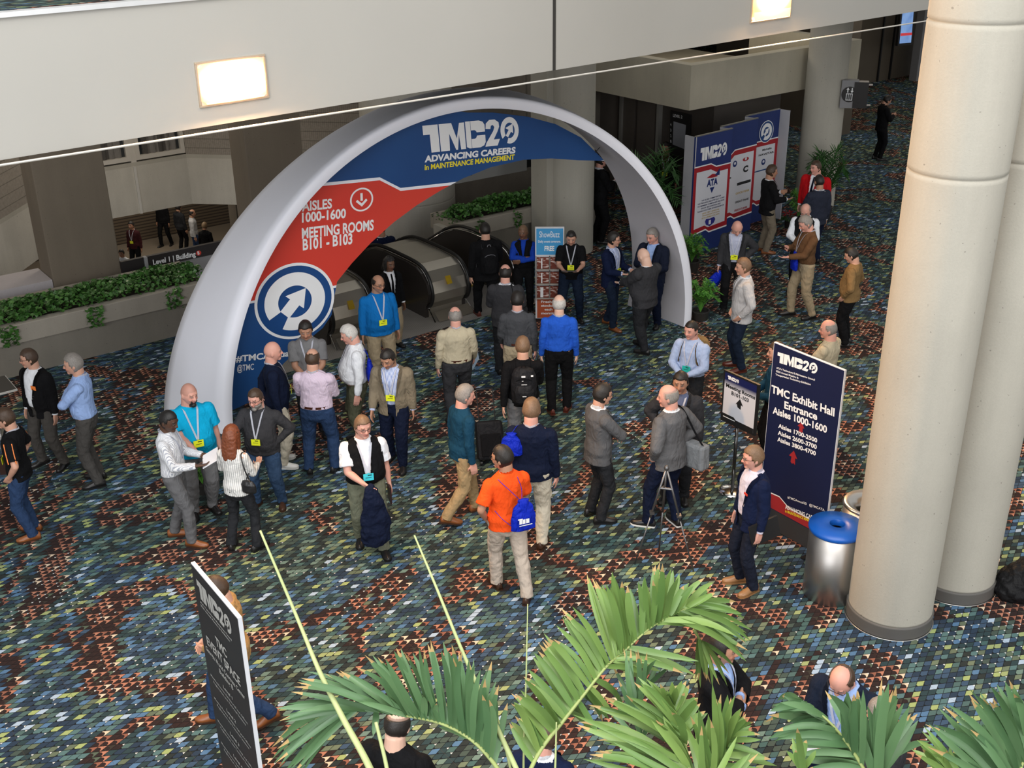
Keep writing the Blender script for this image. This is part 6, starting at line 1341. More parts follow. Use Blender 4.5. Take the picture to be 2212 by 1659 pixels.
hh = zt2-zA; rtx('ShowBuzz', .14, .84, zt2-.36*hh, .22*hh, 0); rtx('Daily event coverage.', .10, .88, zt2-.55*hh, .08*hh); rtx('FREE', .32, .66, zt2-.85*hh, .17*hh, .03)
for k, s_ in enumerate(('Freshly', 'stocked', 'each', 'morning')): rtx(s_, (.2, .2, .32, .2)[k], (.7, .72, .6, .76)[k], zBt-.09-.072*k, .042, .03)
M_MAG = []
def magmat(k):
    m, nt, b = nt_new('magazine cover'); tc = N(nt, 'ShaderNodeTexCoord'); mp = N(nt, 'ShaderNodeMapping'); mp.inputs['Scale'].default_value = (3, 3, 14); mp.inputs['Location'].default_value = (k*3.1, 0, k); nt.links.new(tc.outputs['Object'], mp.inputs[0])
    f = noise_tex(nt, 2.5, 4, mp.outputs[0]); nt.links.new(mixc(nt, mth(nt, 'GREATER_THAN', f, .60), mixc(nt, f, (.10, .015, .010), (.25, .06, .03)), (.62, .50, .46)), b.inputs['Base Color']); return m
mm = magmat(1); rows_ = 3; z_lo = zBt+.0; dz_ = (zA-zBt)/3
for r in range(3):
    for c in range(2):
        xa, xb = .04+c*.47, .49+c*.47; za, zb3 = zBt+dz_*r+.02, zBt+dz_*(r+1)-.02
        bm = bmesh.new()
        for (a, b_, cc, d) in ((xa-.02, xb+.02, za-.02, za), (xa-.025, xa, za, zb3), (xb, xb+.025, za, zb3)):
            pts = [k_(a, cc), k_(b_, cc), k_(b_, d), k_(a, d)]; slab(bm, [L_ @ (p+F_.n*.0) for p in pts], L_.to_3x3() @ F_.n, .07)
        bm_obj('pocket', bm, plain('rack pocket', (.40, .36, .32), .5), t)
        mt = empty('magazine_stack', (t.location+(Matrix.Rotation(t.rotation_euler.z, 3, 'Z') @ (L_ @ k_((xa+xb)/2, za)))), t.rotation_euler.z)
        tag(mt, 'stack of brown magazines in the %s row, %s pocket of the news rack' % (('bottom', 'middle', 'top')[r], ('left', 'right')[c]), 'magazines', 'magazine stacks in the news rack')
        hw, hh_ = (xb-xa)*wid*.46, (zb3-za)*.92; bm = bmesh.new(); box(bm, (0, -.035, hh_/2+.005), (hw*2, .03, hh_)); bm_obj('cover', bm, mm, mt)
        if (r, c) in ((0, 0), (1, 0), (2, 0)):
            bm = bmesh.new(); box(bm, (-.02, -.053, hh_*.5), (.05 if r == 0 else .02, .004, hh_*.9)); bm_obj('white_figure', bm, M_WHITE, mt)

# ================================================================== sponsor wall
t = empty('sponsor_wall', B(18, 15.9), PHI); tag(t, 'folding blue, red and white sponsor display wall with TMC logo', 'display wall'); L_ = local(t)
ZT3 = 2.42
pts_top = [((1503.6, 297), (1583.5, 278.5)), ((1559, 275), (1639, 256)), ((1613, 252), (1686, 236))]
M_SPB = plain('sponsor blue', (.012, .030, .15), .45, var=.1); M_SPW = plain('sponsor white', (.66, .67, .72), .5, var=.02); M_SPR = plain('sponsor red', (.36, .012, .020), .45); M_SPS = plain('grey side fabric', (.42, .42, .45), .7)
segs = [(at_z(*a, ZT3), at_z(*b_, ZT3)) for a, b_ in pts_top]
vv = (segs[0][1]-segs[0][0]).normalized()
def flat(p): return Vector((p.x, p.y, 0))
for k, (a, b_) in enumerate(segs):
    a, b_ = flat(a), flat(b_); F_ = Face(a, (b_-a).normalized()); wd_ = (b_-a)
    def s_(x, z, a=a, wd_=wd_): return a+wd_*x+ZUP*z
    bm = bmesh.new(); slab(bm, [L_ @ s_(*p) for p in ((0, .0), (1, .0), (1, ZT3), (0, ZT3))], L_.to_3x3() @ -F_.n, .04); bm_obj('panel', bm, M_SPB, t)
    def sh(name, pl, mt, off): F_.shape(t, name, [[s_(*p) for p in pl]], mt, off, px=False)
    zz = 1.78-.0*k; kx = (.50, .30, .22)[k]; up_ = (0, .10, .0)[k]
    za_, zb4 = ((1.80, 1.72), (1.74, 1.86), (1.90, 1.80))[k]; rz0 = .42
    sh('red_border', ((0, rz0), (.40, rz0+.05), (.50, rz0-.02), (1, rz0), (1, zb4), (kx+.1, zb4), (kx-.05, za_), (0, za_)), M_SPR, .002)
    sh('white_edge', ((0, za_), (kx-.05, za_), (kx+.1, zb4), (1, zb4), (1, zb4+.025), (kx+.1, zb4+.025), (kx-.05, za_+.025), (0, za_+.025)), M_WHITE, .003)
    sh('white_edge', ((0, rz0-.03), (.40, rz0+.02), (.50, rz0-.05), (1, rz0-.03), (1, rz0), (.50, rz0-.02), (.40, rz0+.05), (0, rz0)), M_WHITE, .003)
    xl_, xr_ = ((.07, .93), (.0, .93), (.02, .92))[k]
    sh('white_field', ((xl_, rz0+.10), (.36, rz0+.13), (.46, rz0+.07), (xr_, rz0+.10), (xr_, zb4-.10), (kx+.1, zb4-.10), (kx-.05, za_-.10), (xl_, za_-.10)), M_SPW, .004)
    if k == 0:
        tmc_logo(t, F_, s_(.14, 1.92), s_(.86, 1.92)-s_(.14, 1.92), ZUP*.26, M_WHITE, .005)
        text_on(t, 'ATA', s_(.36, 1.36), s_(.66, 1.36), ZUP*.13, M_SPB, F_.n, bold=.05, off=.007)
        sh('star_mark', ((.34, 1.54), (.50, 1.60), (.60, 1.58), (.66, 1.66), (.64, 1.52), (.48, 1.52)), M_SPR, .007); sh('star_mark', ((.56, 1.55), (.70, 1.68), (.70, 1.54)), M_SPB, .0075); sh('star_mark', ((.45, 1.32), (.58, 1.32), (.51, 1.20)), M_SPB, .007)
        for i, s2 in enumerate(('THE ALLIED COMMITTEE FOR', 'THE TRUCKING INDUSTRY (ACT 1) AND', 'ITS MEMBER COMPANIES RECEIVE', 'SPECIAL RECOGNITION AND', 'THANKS FOR THEIR SPONSORSHIP OF')): text_on(t, s2, s_(.14+(i in (0, 3))*.1, 1.08-.055*i), s_(.88-(i in (0, 3))*.1, 1.08-.055*i), ZUP*.028, plain('ink text', (.02, .03, .10), .5), F_.n, bold=.02, off=.007)
        for i, s2 in enumerate(('2020 TMC ANNUAL', 'TRANSPORTATION', 'EXHIBITION')): text_on(t, s2, s_(.28, .80-.05*i), s_(.76, .80-.05*i), ZUP*.028, plain('gold text', (.55, .38, .10), .5), F_.n, bold=.02, off=.007)
        sh('shield', ((.40, .70-.02), (.50, .665), (.62, .68), (.66, .62), (.62, .55), (.51, .50), (.40, .56), (.37, .63)), plain('shield blue', (.03, .03, .25), .5), .007); text_on(t, '1', s_(.475, .55), s_(.535, .55), ZUP*.08, M_WHITE, F_.n, bold=.04, off=.0085)
    else:
        marks = {1: ((.06, .78, 1.58, 'round'), (.55, .88, 1.62, 'OVAL', .3), (.10, .34, 1.30, 'bar'), (.60, .86, 1.40, 'C'), (.10, .30, 1.05, 'round'), (.52, .90, 1.12, 'blackbar'), (.46, .90, .93, 'gold'), (.08, .22, .90, 'N'), (.46, .90, .74, 'greytext'), (.05, .24, .72, 'redround'), (.46, .88, .56, 'redtext')), 2: ((.50, .84, 1.62, 'blacktext'), (.40, .92, 1.52, 'boxtext'), (.10, .22, 1.55, 'N'), (.04, .18, 1.38, 'redround'), (.50, .70, 1.34, 'round'), (.04, .30, 1.18, 'bar'), (.35, .75, 1.16, 'bluebar'), (.04, .2, 1.0, 'redround'), (.06, .3, .86, 'blacktext'))}[k]
        MK = plain('ink black mark', (.012, .012, .015), .5)
        for mk in marks:
            xa, xb, z, kd = mk[:4]; xm = (xa+xb)/2; r = .07
            if kd in ('round', 'redround', 'OVAL'): pl = [(xm+r/wd_.length*math.cos(a_*.4488)*(1 if kd != 'OVAL' else 1.5), z+r*math.sin(a_*.4488)*(1 if kd != 'OVAL' else .6)) for a_ in range(14)]; sh('sponsor_mark', pl, M_SPR if kd == 'redround' else (M_SPB if kd == 'round' else M_SPR), .007); pl = [(xm+r*.5/wd_.length*math.cos(a_*.4488), z+.01+r*.45*math.sin(a_*.4488)) for a_ in range(14)]; sh('sponsor_mark', pl, M_SPW, .008)
            elif kd == 'C': text_on(t, 'C', s_(xa+.06, z-.05), s_(xb-.06, z-.05), ZUP*.12, MK, F_.n, bold=.06, off=.007)
            elif kd == 'N': text_on(t, 'N', s_(xa, z-.04), s_(xb, z-.04), ZUP*.07, MK, F_.n, bold=.03, off=.007)
            elif kd in ('bar', 'blackbar', 'bluebar'): sh('sponsor_mark', ((xa, z-.03), (xb, z-.03), (xb, z+.03), (xa, z+.03)) if kd == 'blackbar' else ((xa, z-.012), (xb, z-.012), (xb, z+.018), (xa, z+.012)), MK if kd != 'bluebar' else M_BLUEP, .007)
            else: text_on(t, {'gold': 'SPONSOR', 'greytext': 'VALUED PARTNER', 'redtext': 'SUPPORTER', 'blacktext': 'Partner', 'boxtext': 'MEMBER'}[kd] if False else {'gold': 'GOODYEAR', 'greytext': 'GREAT DANE', 'redtext': 'FREIGHTLINER', 'blacktext': 'Michelin', 'boxtext': 'NAVISTAR'}[kd], s_(xa+.04, z-.03), s_(xb-.02, z-.03), ZUP*.042, {'gold': plain('gold text', (.55, .38, .10), .5), 'redtext': M_SPR}.get(kd, MK), F_.n, bold=.03, off=.007)
        if k == 2: emblem(t, F_, s_(.62, 2.0), .24, F_.e, ZUP, .006, True)
    if k < 2:
        nx = flat(segs[k+1][0]); nn2 = (nx-b_).normalized(); bm = bmesh.new(); pr = Vector((-nn2.y, nn2.x, 0)); slab(bm, [L_ @ p for p in (b_-F_.n*.03, nx-F_.n*.03, nx-F_.n*.03+ZUP*ZT3, b_-F_.n*.03+ZUP*ZT3)], L_.to_3x3() @ pr, .02); bm_obj('return_panel', bm, M_SPS, t)
a, b_ = flat(segs[0][0]), flat(segs[2][1])
for P0_, q in ((a, (1480, 292)), (b_, (1706, 239))):
    e2 = flat(at_z(*q, ZT3)); pr = (e2-P0_).normalized(); e2 = P0_+pr*(e2-P0_).length; nn2 = Vector((-pr.y, pr.x, 0)); nn2 = nn2 if nn2.dot(flat(EYE)-P0_) > 0 else -nn2
    bm = bmesh.new(); slab(bm, [L_ @ p for p in (P0_, e2, e2+ZUP*ZT3, P0_+ZUP*ZT3)], L_.to_3x3() @ -nn2, .03); bm_obj('end_panel', bm, M_SPS, t)
bm = bmesh.new()
for a, b_ in segs: slab(bm, [L_ @ p for p in (flat(a)+ZUP*ZT3, flat(b_)+ZUP*ZT3, flat(b_)+ZUP*(ZT3+.02), flat(a)+ZUP*(ZT3+.02))], L_.to_3x3() @ D2, .045)
bm_obj('top_rail', bm, M_STEEL, t)

# lift directory, lift sign, video screen
FD = Face(B(18.66, 17.6), D2); t = empty('lift_directory', B(18.66, 18.0), PHI); tag(t, 'dark LEVEL 2 lift directory board on the lobby wall', 'sign'); L_ = local(t)
bm = bmesh.new(); slab(bm, [L_ @ (FD.at(*q)) for q in ((1447, 345), (1488, 360), (1494, 248), (1450, 238))], L_.to_3x3() @ FD.n, .03); bm_obj('board', bm, M_BLACK, t)
FD.p = FD.p+FD.n*.035
FD.shape(t, 'grey_list', [[(1453, 312), (1478, 322), (1482, 270), (1455, 262)]], plain('grey list print', (.30, .31, .34), .5), .002)
FD.text(t, 'LEVEL 2', (1454, 252), (1474, 256), (1454, 246), M_WHITE, .02, .003)
for k in range(4): FD.text(t, str(4-k), (1448.5, 272+k*12), (1450.5, 272+k*12), (1448.5, 266+k*12), M_WHITE, .03, .003)
# lift sign on the far column: a box fixed to the column
fr3 = c3-c3.normalized()*.45; e3 = Vector((1, -.25, 0)).normalized(); F_ = Face(fr3+Vector((.25, -.0, 0)), e3); q4 = [F_.at(1818, 228), F_.at(1848, 232), F_.at(1851, 181), F_.at(1822, 174)]
cc = sum(q4, Vector())/4; t = empty('lift_sign', (cc.x, cc.y, 0), math.atan2(e3.y, e3.x)); tag(t, 'grey and black lift sign box fixed to the distant column', 'sign'); L_ = local(t); zc = cc.z; print('LIFT', [tuple(round(v, 2) for v in p) for p in q4])
bm = bmesh.new(); box(bm, (0, .10, zc), (.36, .20, .60)); bm_obj('box', bm, plain('sign grey box', (.24, .24, .25), .5), t)
bm = bmesh.new(); box(bm, (.24, .10, zc-.01), (.30, .24, .56)); bm_obj('black_side', bm, M_BLACK, t)
bm = bmesh.new(); box(bm, (.39, .0, zc+.22), (.16, .03, .03)); box(bm, (.39, 0, zc-.22), (.16, .03, .03)); bm_obj('bracket', bm, M_STEEL, t)
bm = bmesh.new(); res = bmesh.ops.create_circle(bm, cap_ends=True, segments=28, radius=.17, matrix=Matrix.Translation((0, -.006, zc)) @ Matrix.Rotation(math.pi/2, 4, 'X')); bm_obj('black_disc', bm, M_BLACK, t)
bm = bmesh.new()
for dx, sgn in ((-.04, 1), (.05, -1)):
    cz = zc+.09; poly(bm, [(dx-.012, -.010, cz-.05*sgn), (dx+.012, -.010, cz-.05*sgn), (dx+.012, -.010, cz+.01*sgn), (dx+.035, -.010, cz+.01*sgn), (dx, -.010, cz+.06*sgn), (dx-.035, -.010, cz+.01*sgn), (dx-.012, -.010, cz+.01*sgn)])
box(bm, (0, -.009, zc-.055), (.14, .004, .15)); bm_obj('lift_symbol', bm, M_WHITE, t)
bm = bmesh.new()
for dx in (-.04, 0, .04): box(bm, (dx, -.013, zc-.055), (.028, .004, .12))
bm_obj('lift_symbol_dark', bm, M_BLACK, t)
FS_ = Face(B(38, 24.2), D1); t = empty('video_screen', B(38.3, 24.2), PHI); tag(t, 'upright blue video screen glowing in the dark far corner', 'screen'); L_ = local(t)
q4 = [L_ @ FS_.at(*q) for q in ((1943, 94), (1968, 92), (1975, 10), (1951, 12))]
bm = bmesh.new(); slab(bm, [p+Vector((dx*.08, .01, dz_*.08)) for p, dx, dz_ in zip(q4, (-1, 1, 1, -1), (-1, -1, 1, 1))], (0, 1, 0), .1); bm_obj('bezel', bm, M_BLACK, t)
m, nt, b = nt_new('screen picture'); tc = N(nt, 'ShaderNodeTexCoord'); f = noise_tex(nt, 2.2, 3, tc.outputs['Object']); c_ = mixc(nt, f, (.02, .10, .35), (.35, .55, .9)); nt.links.new(c_, b.inputs['Emission Color']); b.inputs['Emission Strength'].default_value = .7; nt.links.new(c_, b.inputs['Base Color'])
bm = bmesh.new(); poly(bm, q4); bm_obj('picture', bm, m, t)
bm = bmesh.new(); q = [a.lerp(b_, k) for a, b_, k in ((q4[0], q4[3], .20), (q4[1], q4[2], .20), (q4[1], q4[2], .27), (q4[0], q4[3], .27))]; poly(bm, [p+Vector((0, -.01, 0)) for p in q]); bm_obj('red_strip', bm, plain('red screen strip', (.7, .05, .06), .5, emit=.5), t)

# ================================================================== bins, easel, bag on the floor
def bin_(c, r, h_, label, blue):
    t = empty('waste_bin', (c.x, c.y, 0)); tag(t, label, 'bin')
    bm = bmesh.new(); lathe(bm, [(r*.97, 0), (r, .01), (r, h_), (r*.96, h_), (r*.96, .1), (0, .1)], n=56); bm_obj('steel_body', bm, plain('brushed bin steel', (.46, .44, .42), .42, 1.0, var=.08, scale=3), t, smooth=True)
    bm = bmesh.new()
    if blue: lathe(bm, [(r*1.02, h_-.02), (r*1.05, h_), (r*1.04, h_+.03), (.085, h_+.055), (.080, h_+.05), (.080, h_-.02)], n=56, cap=False); bm_obj('blue_lid', bm, plain('blue plastic lid', (.006, .10, .46), .35, var=.04), t, smooth=True); bm = bmesh.new(); lathe(bm, [(0, h_-.06), (.09, h_-.06), (.09, h_-.05), (0, h_-.05)]); bm_obj('inner_dark', bm, M_BLACK, t)
    else: lathe(bm, [(r*1.02, h_), (r*1.05, h_+.01), (r*.98, h_+.04), (r*.55, h_-.03), (r*.50, h_-.10)], n=56, cap=False); bm_obj('funnel_lid', bm, M_STEEL, t, smooth=True)
r_ = .285; g = at_z(1786, 1311); cb = flat(g)+flat(g).normalized()*r_; lo, hi = .4, 1.3
for _ in range(30):
    mid = (lo+hi)/2
    if project(cb+ZUP*mid)[1] > 1133: lo = mid
    else: hi = mid
print('BIN', lo)
bin_(cb, r_, lo-.04, 'brushed steel bin with blue round-hole lid beside the column', True)
cb2 = at_z(1880, 1086, lo); bin_(flat(cb2), r_, lo-.03, 'steel bin with open funnel top hidden behind the column', False)
# easel
A = at_z(1371, 1220); B_ = at_z(1498, 1236); Cc = at_z(1423, 1195); lo, hi = .5, 2.5; cm = (A+B_+Cc)/3
for _ in range(30):
    mid = (lo+hi)/2
    if project(cm+ZUP*mid)[1] > 1011: lo = mid
    else: hi = mid
ap = at_z(1440, 1011, lo); print('EASEL', lo, A, B_, Cc, ap)
t = empty('display_easel', (cm.x, cm.y, 0)); tag(t, 'empty silver folding easel standing on the carpet', 'easel'); L_ = local(t); M_EAS = plain('easel aluminium', (.16, .16, .165), .35, .8)
for p in (A, B_, Cc):
    bm = bmesh.new(); tube(bm, [L_ @ ap.lerp(p, .02), L_ @ ap.lerp(p, .5)], .013, 8); tube(bm, [L_ @ ap.lerp(p, .5), L_ @ p+Vector((0, 0, .01))], .009, 8); bm_obj('leg', bm, M_EAS, t, smooth=True)
bm = bmesh.new(); tube(bm, [L_ @ ap.lerp(A, .2), L_ @ ap.lerp(B_, .2)], .014, 6); tube(bm, [L_ @ ap.lerp(A, .2), L_ @ ap.lerp(Cc, .2)], .008, 6); bm_obj('crossbar', bm, M_EAS, t)
bm = bmesh.new(); ball(bm, L_ @ ap, (.03, .03, .035)); bm_obj('head_joint', bm, M_EAS, t)
bm = bmesh.new()
for p in (A, B_): box(bm, tuple(L_ @ ap.lerp(p, .45)), (.05, .07, .025))
bm_obj('shelf_clip', bm, M_EAS, t)
# black duffel at right edge
g = at_z(2205, 1290); t = empty('duffel_bag', (g.x+.05, g.y+.12, 0), .5); tag(t, 'black duffel bag on the carpet at the right edge', 'bag')
bm = bmesh.new(); stack(bm, [(.0, .33, .22, 0), (.10, .36, .25, 0), (.22, .30, .20, 0), (.33, .18, .13, 0), (.37, .08, .06, 0)], 22); o = bm_obj('bag_body', bm, cloth('duffel nylon', (.010, .010, .011), rough=.5), t); remesh(o, .012, disp=.06, dscale=.09)
bm = bmesh.new(); tube(bm, spline([(-.18, -.15, .25), (-.12, -.12, .40), (.02, -.10, .45), (.14, -.12, .38), (.18, -.15, .25)], 6), .014, 8); bm_obj('handle', bm, M_BLACK, t)
flush()
# corner of a dark table at the left edge
c = at_z(8, 842, .74); t = empty('side_table', (c.x-.22, c.y+.05, 0), PHI); tag(t, 'dark table with pale edge, its corner showing at the left edge', 'table')
bm = bmesh.new(); box(bm, (0, 0, .74), (.60, .60, .03), bev=.004); bm_obj('table_edge', bm, plain('pale table edge', (.60, .58, .54), .5), t)
bm = bmesh.new(); box(bm, (0, 0, .757), (.57, .57, .006)); bm_obj('table_top', bm, plain('dark table top', (.04, .038, .036), .4), t)
bm = bmesh.new(); lathe(bm, [(.20, 0), (.20, .015), (.03, .03), (.028, .72)], n=24); bm_obj('pedestal', bm, M_STEEL, t)
# ================================================================== palms and ferns
M_PALM = leaf_mat('palm leaflets', (.060, .15, .035), (.23, .34, .085), .42); M_PALMB = leaf_mat('blue green palm leaflets', (.050, .125, .050), (.13, .24, .10), .42)
M_TIP = plain('dry leaf tips', (.42, .28, .11), .7); M_STEM = plain('palm stem green', (.30, .36, .12), .5, var=.15, scale=30); M_FERN = leaf_mat('fern fronds', (.03, .14, .015), (.14, .36, .05), .5); M_DPALM = leaf_mat('dark palm leaflets', (.012, .055, .012), (.05, .15, .03), .45)  # M_DPALM is a darker green leaf
M_TRUNK = plain('palm trunk', (.12, .10, .06), .9, var=.3, scale=14, bump=.6); M_POT = plain('dark pot', (.02, .018, .016), .5)
RP = random.Random(11)
def blade(bm, a, b, w, bow=None, fold=.30, seg=7, tipm=1, toward=None):
    a, b = Vector(a), Vector(b); L = (b-a).length; d = (b-a).normalized(); v = (EYE-(a+b)/2).normalized() if toward is None else toward
    side = d.cross(v).normalized(); nrm = side.cross(d).normalized(); tw = RP.uniform(-.5, .5); side2 = side*math.cos(tw)+nrm*math.sin(tw); nrm = side2.cross(d).normalized()
    bow = bow if bow is not None else Vector((RP.uniform(-.05, .05), RP.uniform(-.05, .05), RP.uniform(.02, .10)))*L
    prof_ = [.62, .92, 1.0, 1.0, .96, .84, .55, 0.03] if seg == 7 else [.4, 1, .8, .05]
    n = len(prof_); rows = []
    for k, q in enumerate(prof_):
        t_ = k/(n-1); c = a+(b-a)*t_+bow*math.sin(t_*math.pi); hw = w*q/2
        rows.append((bm.verts.new(c-side2*hw), bm.verts.new(c-nrm*(fold*hw)), bm.verts.new(c+side2*hw)))
    dry = RP.random() < .45 and tipm
    for k, (r0, r1) in enumerate(zip(rows, rows[1:])):
        for i in (0, 1):
            f = bm.faces.new((r0[i], r0[i+1], r1[i+1], r1[i])); f.smooth = True
            if dry and k == n-2: f.material_index = 1
def frond_px(parent, rach, leaves, y0, y1, w=.040, mat_=None, rr=.010):
    """rach: pixel polyline of the rachis; leaves: (t on rachis, tip px); y0..y1 distance of its base and end"""
    o_inv = local(parent); n = len(rach); P_ = [at_y(x, y, y0+(y1-y0)*k/(n-1)) for k, (x, y) in enumerate(rach)]; S_ = spline(P_, 8)
    bm = bmesh.new(); tube(bm, [o_inv @ p for p in S_], [rr*(1-.75*k/(len(S_)-1)) for k in range(len(S_))], 8)
    st = bm_obj('rachis', bm, M_STEM, parent, smooth=True)
    extra = []
    for (ta, pa_), (tb_, pb_) in zip(leaves, leaves[1:]):
        dpx = math.hypot(pa_[0]-pb_[0], pa_[1]-pb_[1])
        if dpx < 75:
            for q in ((.33, .67) if dpx > 20 else (.5,)): extra.append((ta+(tb_-ta)*q, (pa_[0]+(pb_[0]-pa_[0])*q+RP.uniform(-4, 4), pa_[1]+(pb_[1]-pa_[1])*q+RP.uniform(-4, 26))))
    bm = bmesh.new()
    for t_, (tx, ty) in list(leaves)+extra:
        b_ = S_[min(len(S_)-1, max(0, int(t_*(len(S_)-1))))]
        yy = b_.y+RP.uniform(-.10, .22)
        tip = at_y(tx+RP.uniform(-3, 3), ty+RP.uniform(-3, 3), yy); blade(bm, o_inv @ b_, o_inv @ tip, w*.62*RP.uniform(.8, 1.2), toward=(EYE-b_).normalized())
    o = bm_obj('leaflets', bm, [mat_ or M_PALM, M_TIP], parent, recalc=False)
    return o
def stalk_px(parent, pts, y0, y1, r0, r1, name='spear_leaf'):
    o_inv = local(parent); n = len(pts); P_ = spline([at_y(x, y, y0+(y1-y0)*k/(n-1)) for k, (x, y) in enumerate(pts)], 8)
    bm = bmesh.new(); tube(bm, [o_inv @ p for p in P_], [r0+(r1-r0)*k/(len(P_)-1) for k in range(len(P_))], 8); return bm_obj(name, bm, plain('pale green spear', (.40, .46, .20), .5, var=.1, scale=20), parent, smooth=True)
def palm_root(px, py, y, label, zc=None):
    c = at_y(px, py, y); t = empty('palm_tree', (c.x, c.y, 0)); tag(t, label, 'palm', 'tall palms in front of the balcony')
    bm = bmesh.new(); lathe(bm, [(.10, 0), (.085, .3), (.07, 1.5), (.06, c.z-.45), (.075, c.z-.3), (.05, c.z)], n=16); bm_obj('trunk', bm, M_TRUNK, t, smooth=True)
    bm = bmesh.new(); lathe(bm, [(.30, 0), (.36, .45), (.38, .47), (.34, .47), (.32, .40), (.0, .40)], n=28); bm_obj('pot', bm, M_POT, t); return t
def fan(rach, tips): return [(t_, p) for t_, p in tips]
# palm A: centre-left, two big fronds
pa = palm_root(1110, 1745, 3.55, 'tall palm at bottom centre with two long arching fronds')
frond_px(pa, [(1120, 1720), (1165, 1625), (1215, 1560), (1262, 1500), (1310, 1440), (1345, 1410), (1400, 1360), (1450, 1330), (1500, 1305)],
    [(.10, (1098, 1560)), (.14, (1112, 1520)), (.17, (1104, 1500)), (.22, (1125, 1490)), (.26, (1130, 1460)), (.30, (1148, 1418)), (.34, (1160, 1405)), (.37, (1178, 1368)), (.41, (1186, 1380)), (.46, (1212, 1312)), (.49, (1222, 1330)), (.52, (1237, 1312)), (.56, (1268, 1242)), (.59, (1282, 1250)), (.62, (1300, 1262)), (.65, (1325, 1235)), (.68, (1342, 1256)), (.72, (1378, 1255)), (.75, (1392, 1250)),
     (.78, (1410, 1222)), (.80, (1424, 1214)), (.83, (1456, 1233)), (.86, (1470, 1240)), (.89, (1490, 1260)), (.92, (1524, 1248)), (.95, (1540, 1258)), (.97, (1545, 1283)), (1, (1588, 1302)), (1, (1602, 1328)), (.97, (1625, 1362)), (.94, (1610, 1388)), (.90, (1608, 1412)), (.86, (1590, 1385)),
     (.80, (1600, 1345)), (.66, (1512, 1428)), (.62, (1500, 1436)), (.55, (1428, 1450)), (.50, (1400, 1462)), (.44, (1350, 1530)), (.38, (1300, 1560)), (.30, (1290, 1590))], 3.55, 4.35, .048)
frond_px(pa, [(1500, 1360), (1508, 1375), (1515, 1385)], [(.9, (1504, 1468)), (1, (1524, 1470)), (1, (1545, 1472)), (1, (1562, 1468)), (1, (1582, 1440)), (.6, (1500, 1440)), (.8, (1535, 1475))], 4.3, 4.32, .030)
frond_px(pa, [(1120, 1730), (1060, 1640), (1010, 1592), (950, 1562), (880, 1547), (820, 1537), (760, 1527)],
    [(.22, (1080, 1480)), (.26, (1062, 1430)), (.30, (1045, 1455)), (.33, (1024, 1420)), (.36, (1000, 1408)), (.40, (975, 1392)), (.44, (958, 1384)), (.48, (930, 1384)), (.52, (905, 1400)), (.56, (866, 1402)), (.60, (850, 1408)), (.63, (805, 1414)), (.66, (790, 1418)), (.70, (735, 1446)), (.74, (700, 1458)), (.77, (662, 1452)), (.80, (640, 1476)), (.84, (632, 1494)),
     (.92, (600, 1533)), (.96, (612, 1560)), (1, (588, 1612)), (1, (598, 1650)), (.98, (622, 1668)), (.96, (648, 1672)), (.9, (640, 1540)), (.7, (830, 1480)), (.62, (905, 1500)), (.56, (935, 1510)), (.5, (975, 1520)), (.64, (800, 1500)), (.76, (735, 1490)), (.45, (1000, 1500)), (.86, (805, 1590)), (.34, (950, 1570)), (.2, (1040, 1500)), (.16, (1095, 1520))], 3.55, 3.9, .044, M_PALMB)
stalk_px(pa, [(830, 1760), (800, 1662), (740, 1550), (690, 1450), (640, 1330), (562, 1146)], 3.45, 4.15, .018, .005)
stalk_px(pa, [(1150, 1740), (1115, 1660), (1045, 1510), (1000, 1410), (945, 1275), (895, 1156)], 3.5, 4.1, .014, .004)
stalk_px(pa, [(1133, 1740), (1131, 1640), (1136, 1480), (1140, 1305)], 3.6, 3.9, .006, .002)
stalk_px(pa, [(845, 1750), (836, 1662), (812, 1560)], 3.45, 3.6, .010, .007)
stalk_px(pa, [(1120, 1740), (1098, 1640), (1064, 1508)], 3.6, 3.75, .008, .003)
stalk_px(pa, [(1196, 1740), (1200, 1640), (1202, 1560)], 3.6, 3.7, .006, .003)
# palm B: bottom centre right
pb = palm_root(1480, 1790, 3.35, 'bushy palm at the bottom, right of centre')
frond_px(pb, [(1480, 1760), (1490, 1680), (1480, 1610), (1465, 1560), (1440, 1520)],
    [(.25, (1240, 1545)), (.3, (1252, 1560)), (.35, (1282, 1572)), (.2, (1350, 1602)), (.45, (1268, 1520)), (.5, (1300, 1500)), (.55, (1320, 1510)), (.6, (1352, 1500)), (.65, (1375, 1462)), (.72, (1396, 1465)), (.78, (1412, 1480)), (.85, (1440, 1490)), (.95, (1452, 1472)), (.95, (1474, 1468)), (.85, (1490, 1482)), (.75, (1506, 1510)), (.6, (1530, 1540)), (.4, (1290, 1600)), (.15, (1260, 1640)), (.3, (1310, 1610)), (.1, (1330, 1650)), (.5, (1450, 1540)), (.35, (1400, 1545)), (.3, (1420, 1560))], 3.4, 3.75, .046)
frond_px(pb, [(1500, 1760), (1540, 1690), (1560, 1630), (1560, 1580)],
    [(.2, (1508, 1560)), (.3, (1535, 1552)), (.4, (1540, 1475)), (.5, (1560, 1500)), (.6, (1574, 1500)), (.7, (1590, 1500)), (.8, (1610, 1540)), (.9, (1626, 1560)), (.9, (1645, 1600)), (.7, (1668, 1640)), (.5, (1690, 1680)), (.3, (1700, 1700)), (.1, (1590, 1592)), (.2, (1480, 1560)), (.3, (1500, 1540)), (.6, (1545, 1510)), (.05, (1640, 1625)), (.1, (1610, 1630)), (.15, (1470, 1600))], 3.4, 3.7, .046)
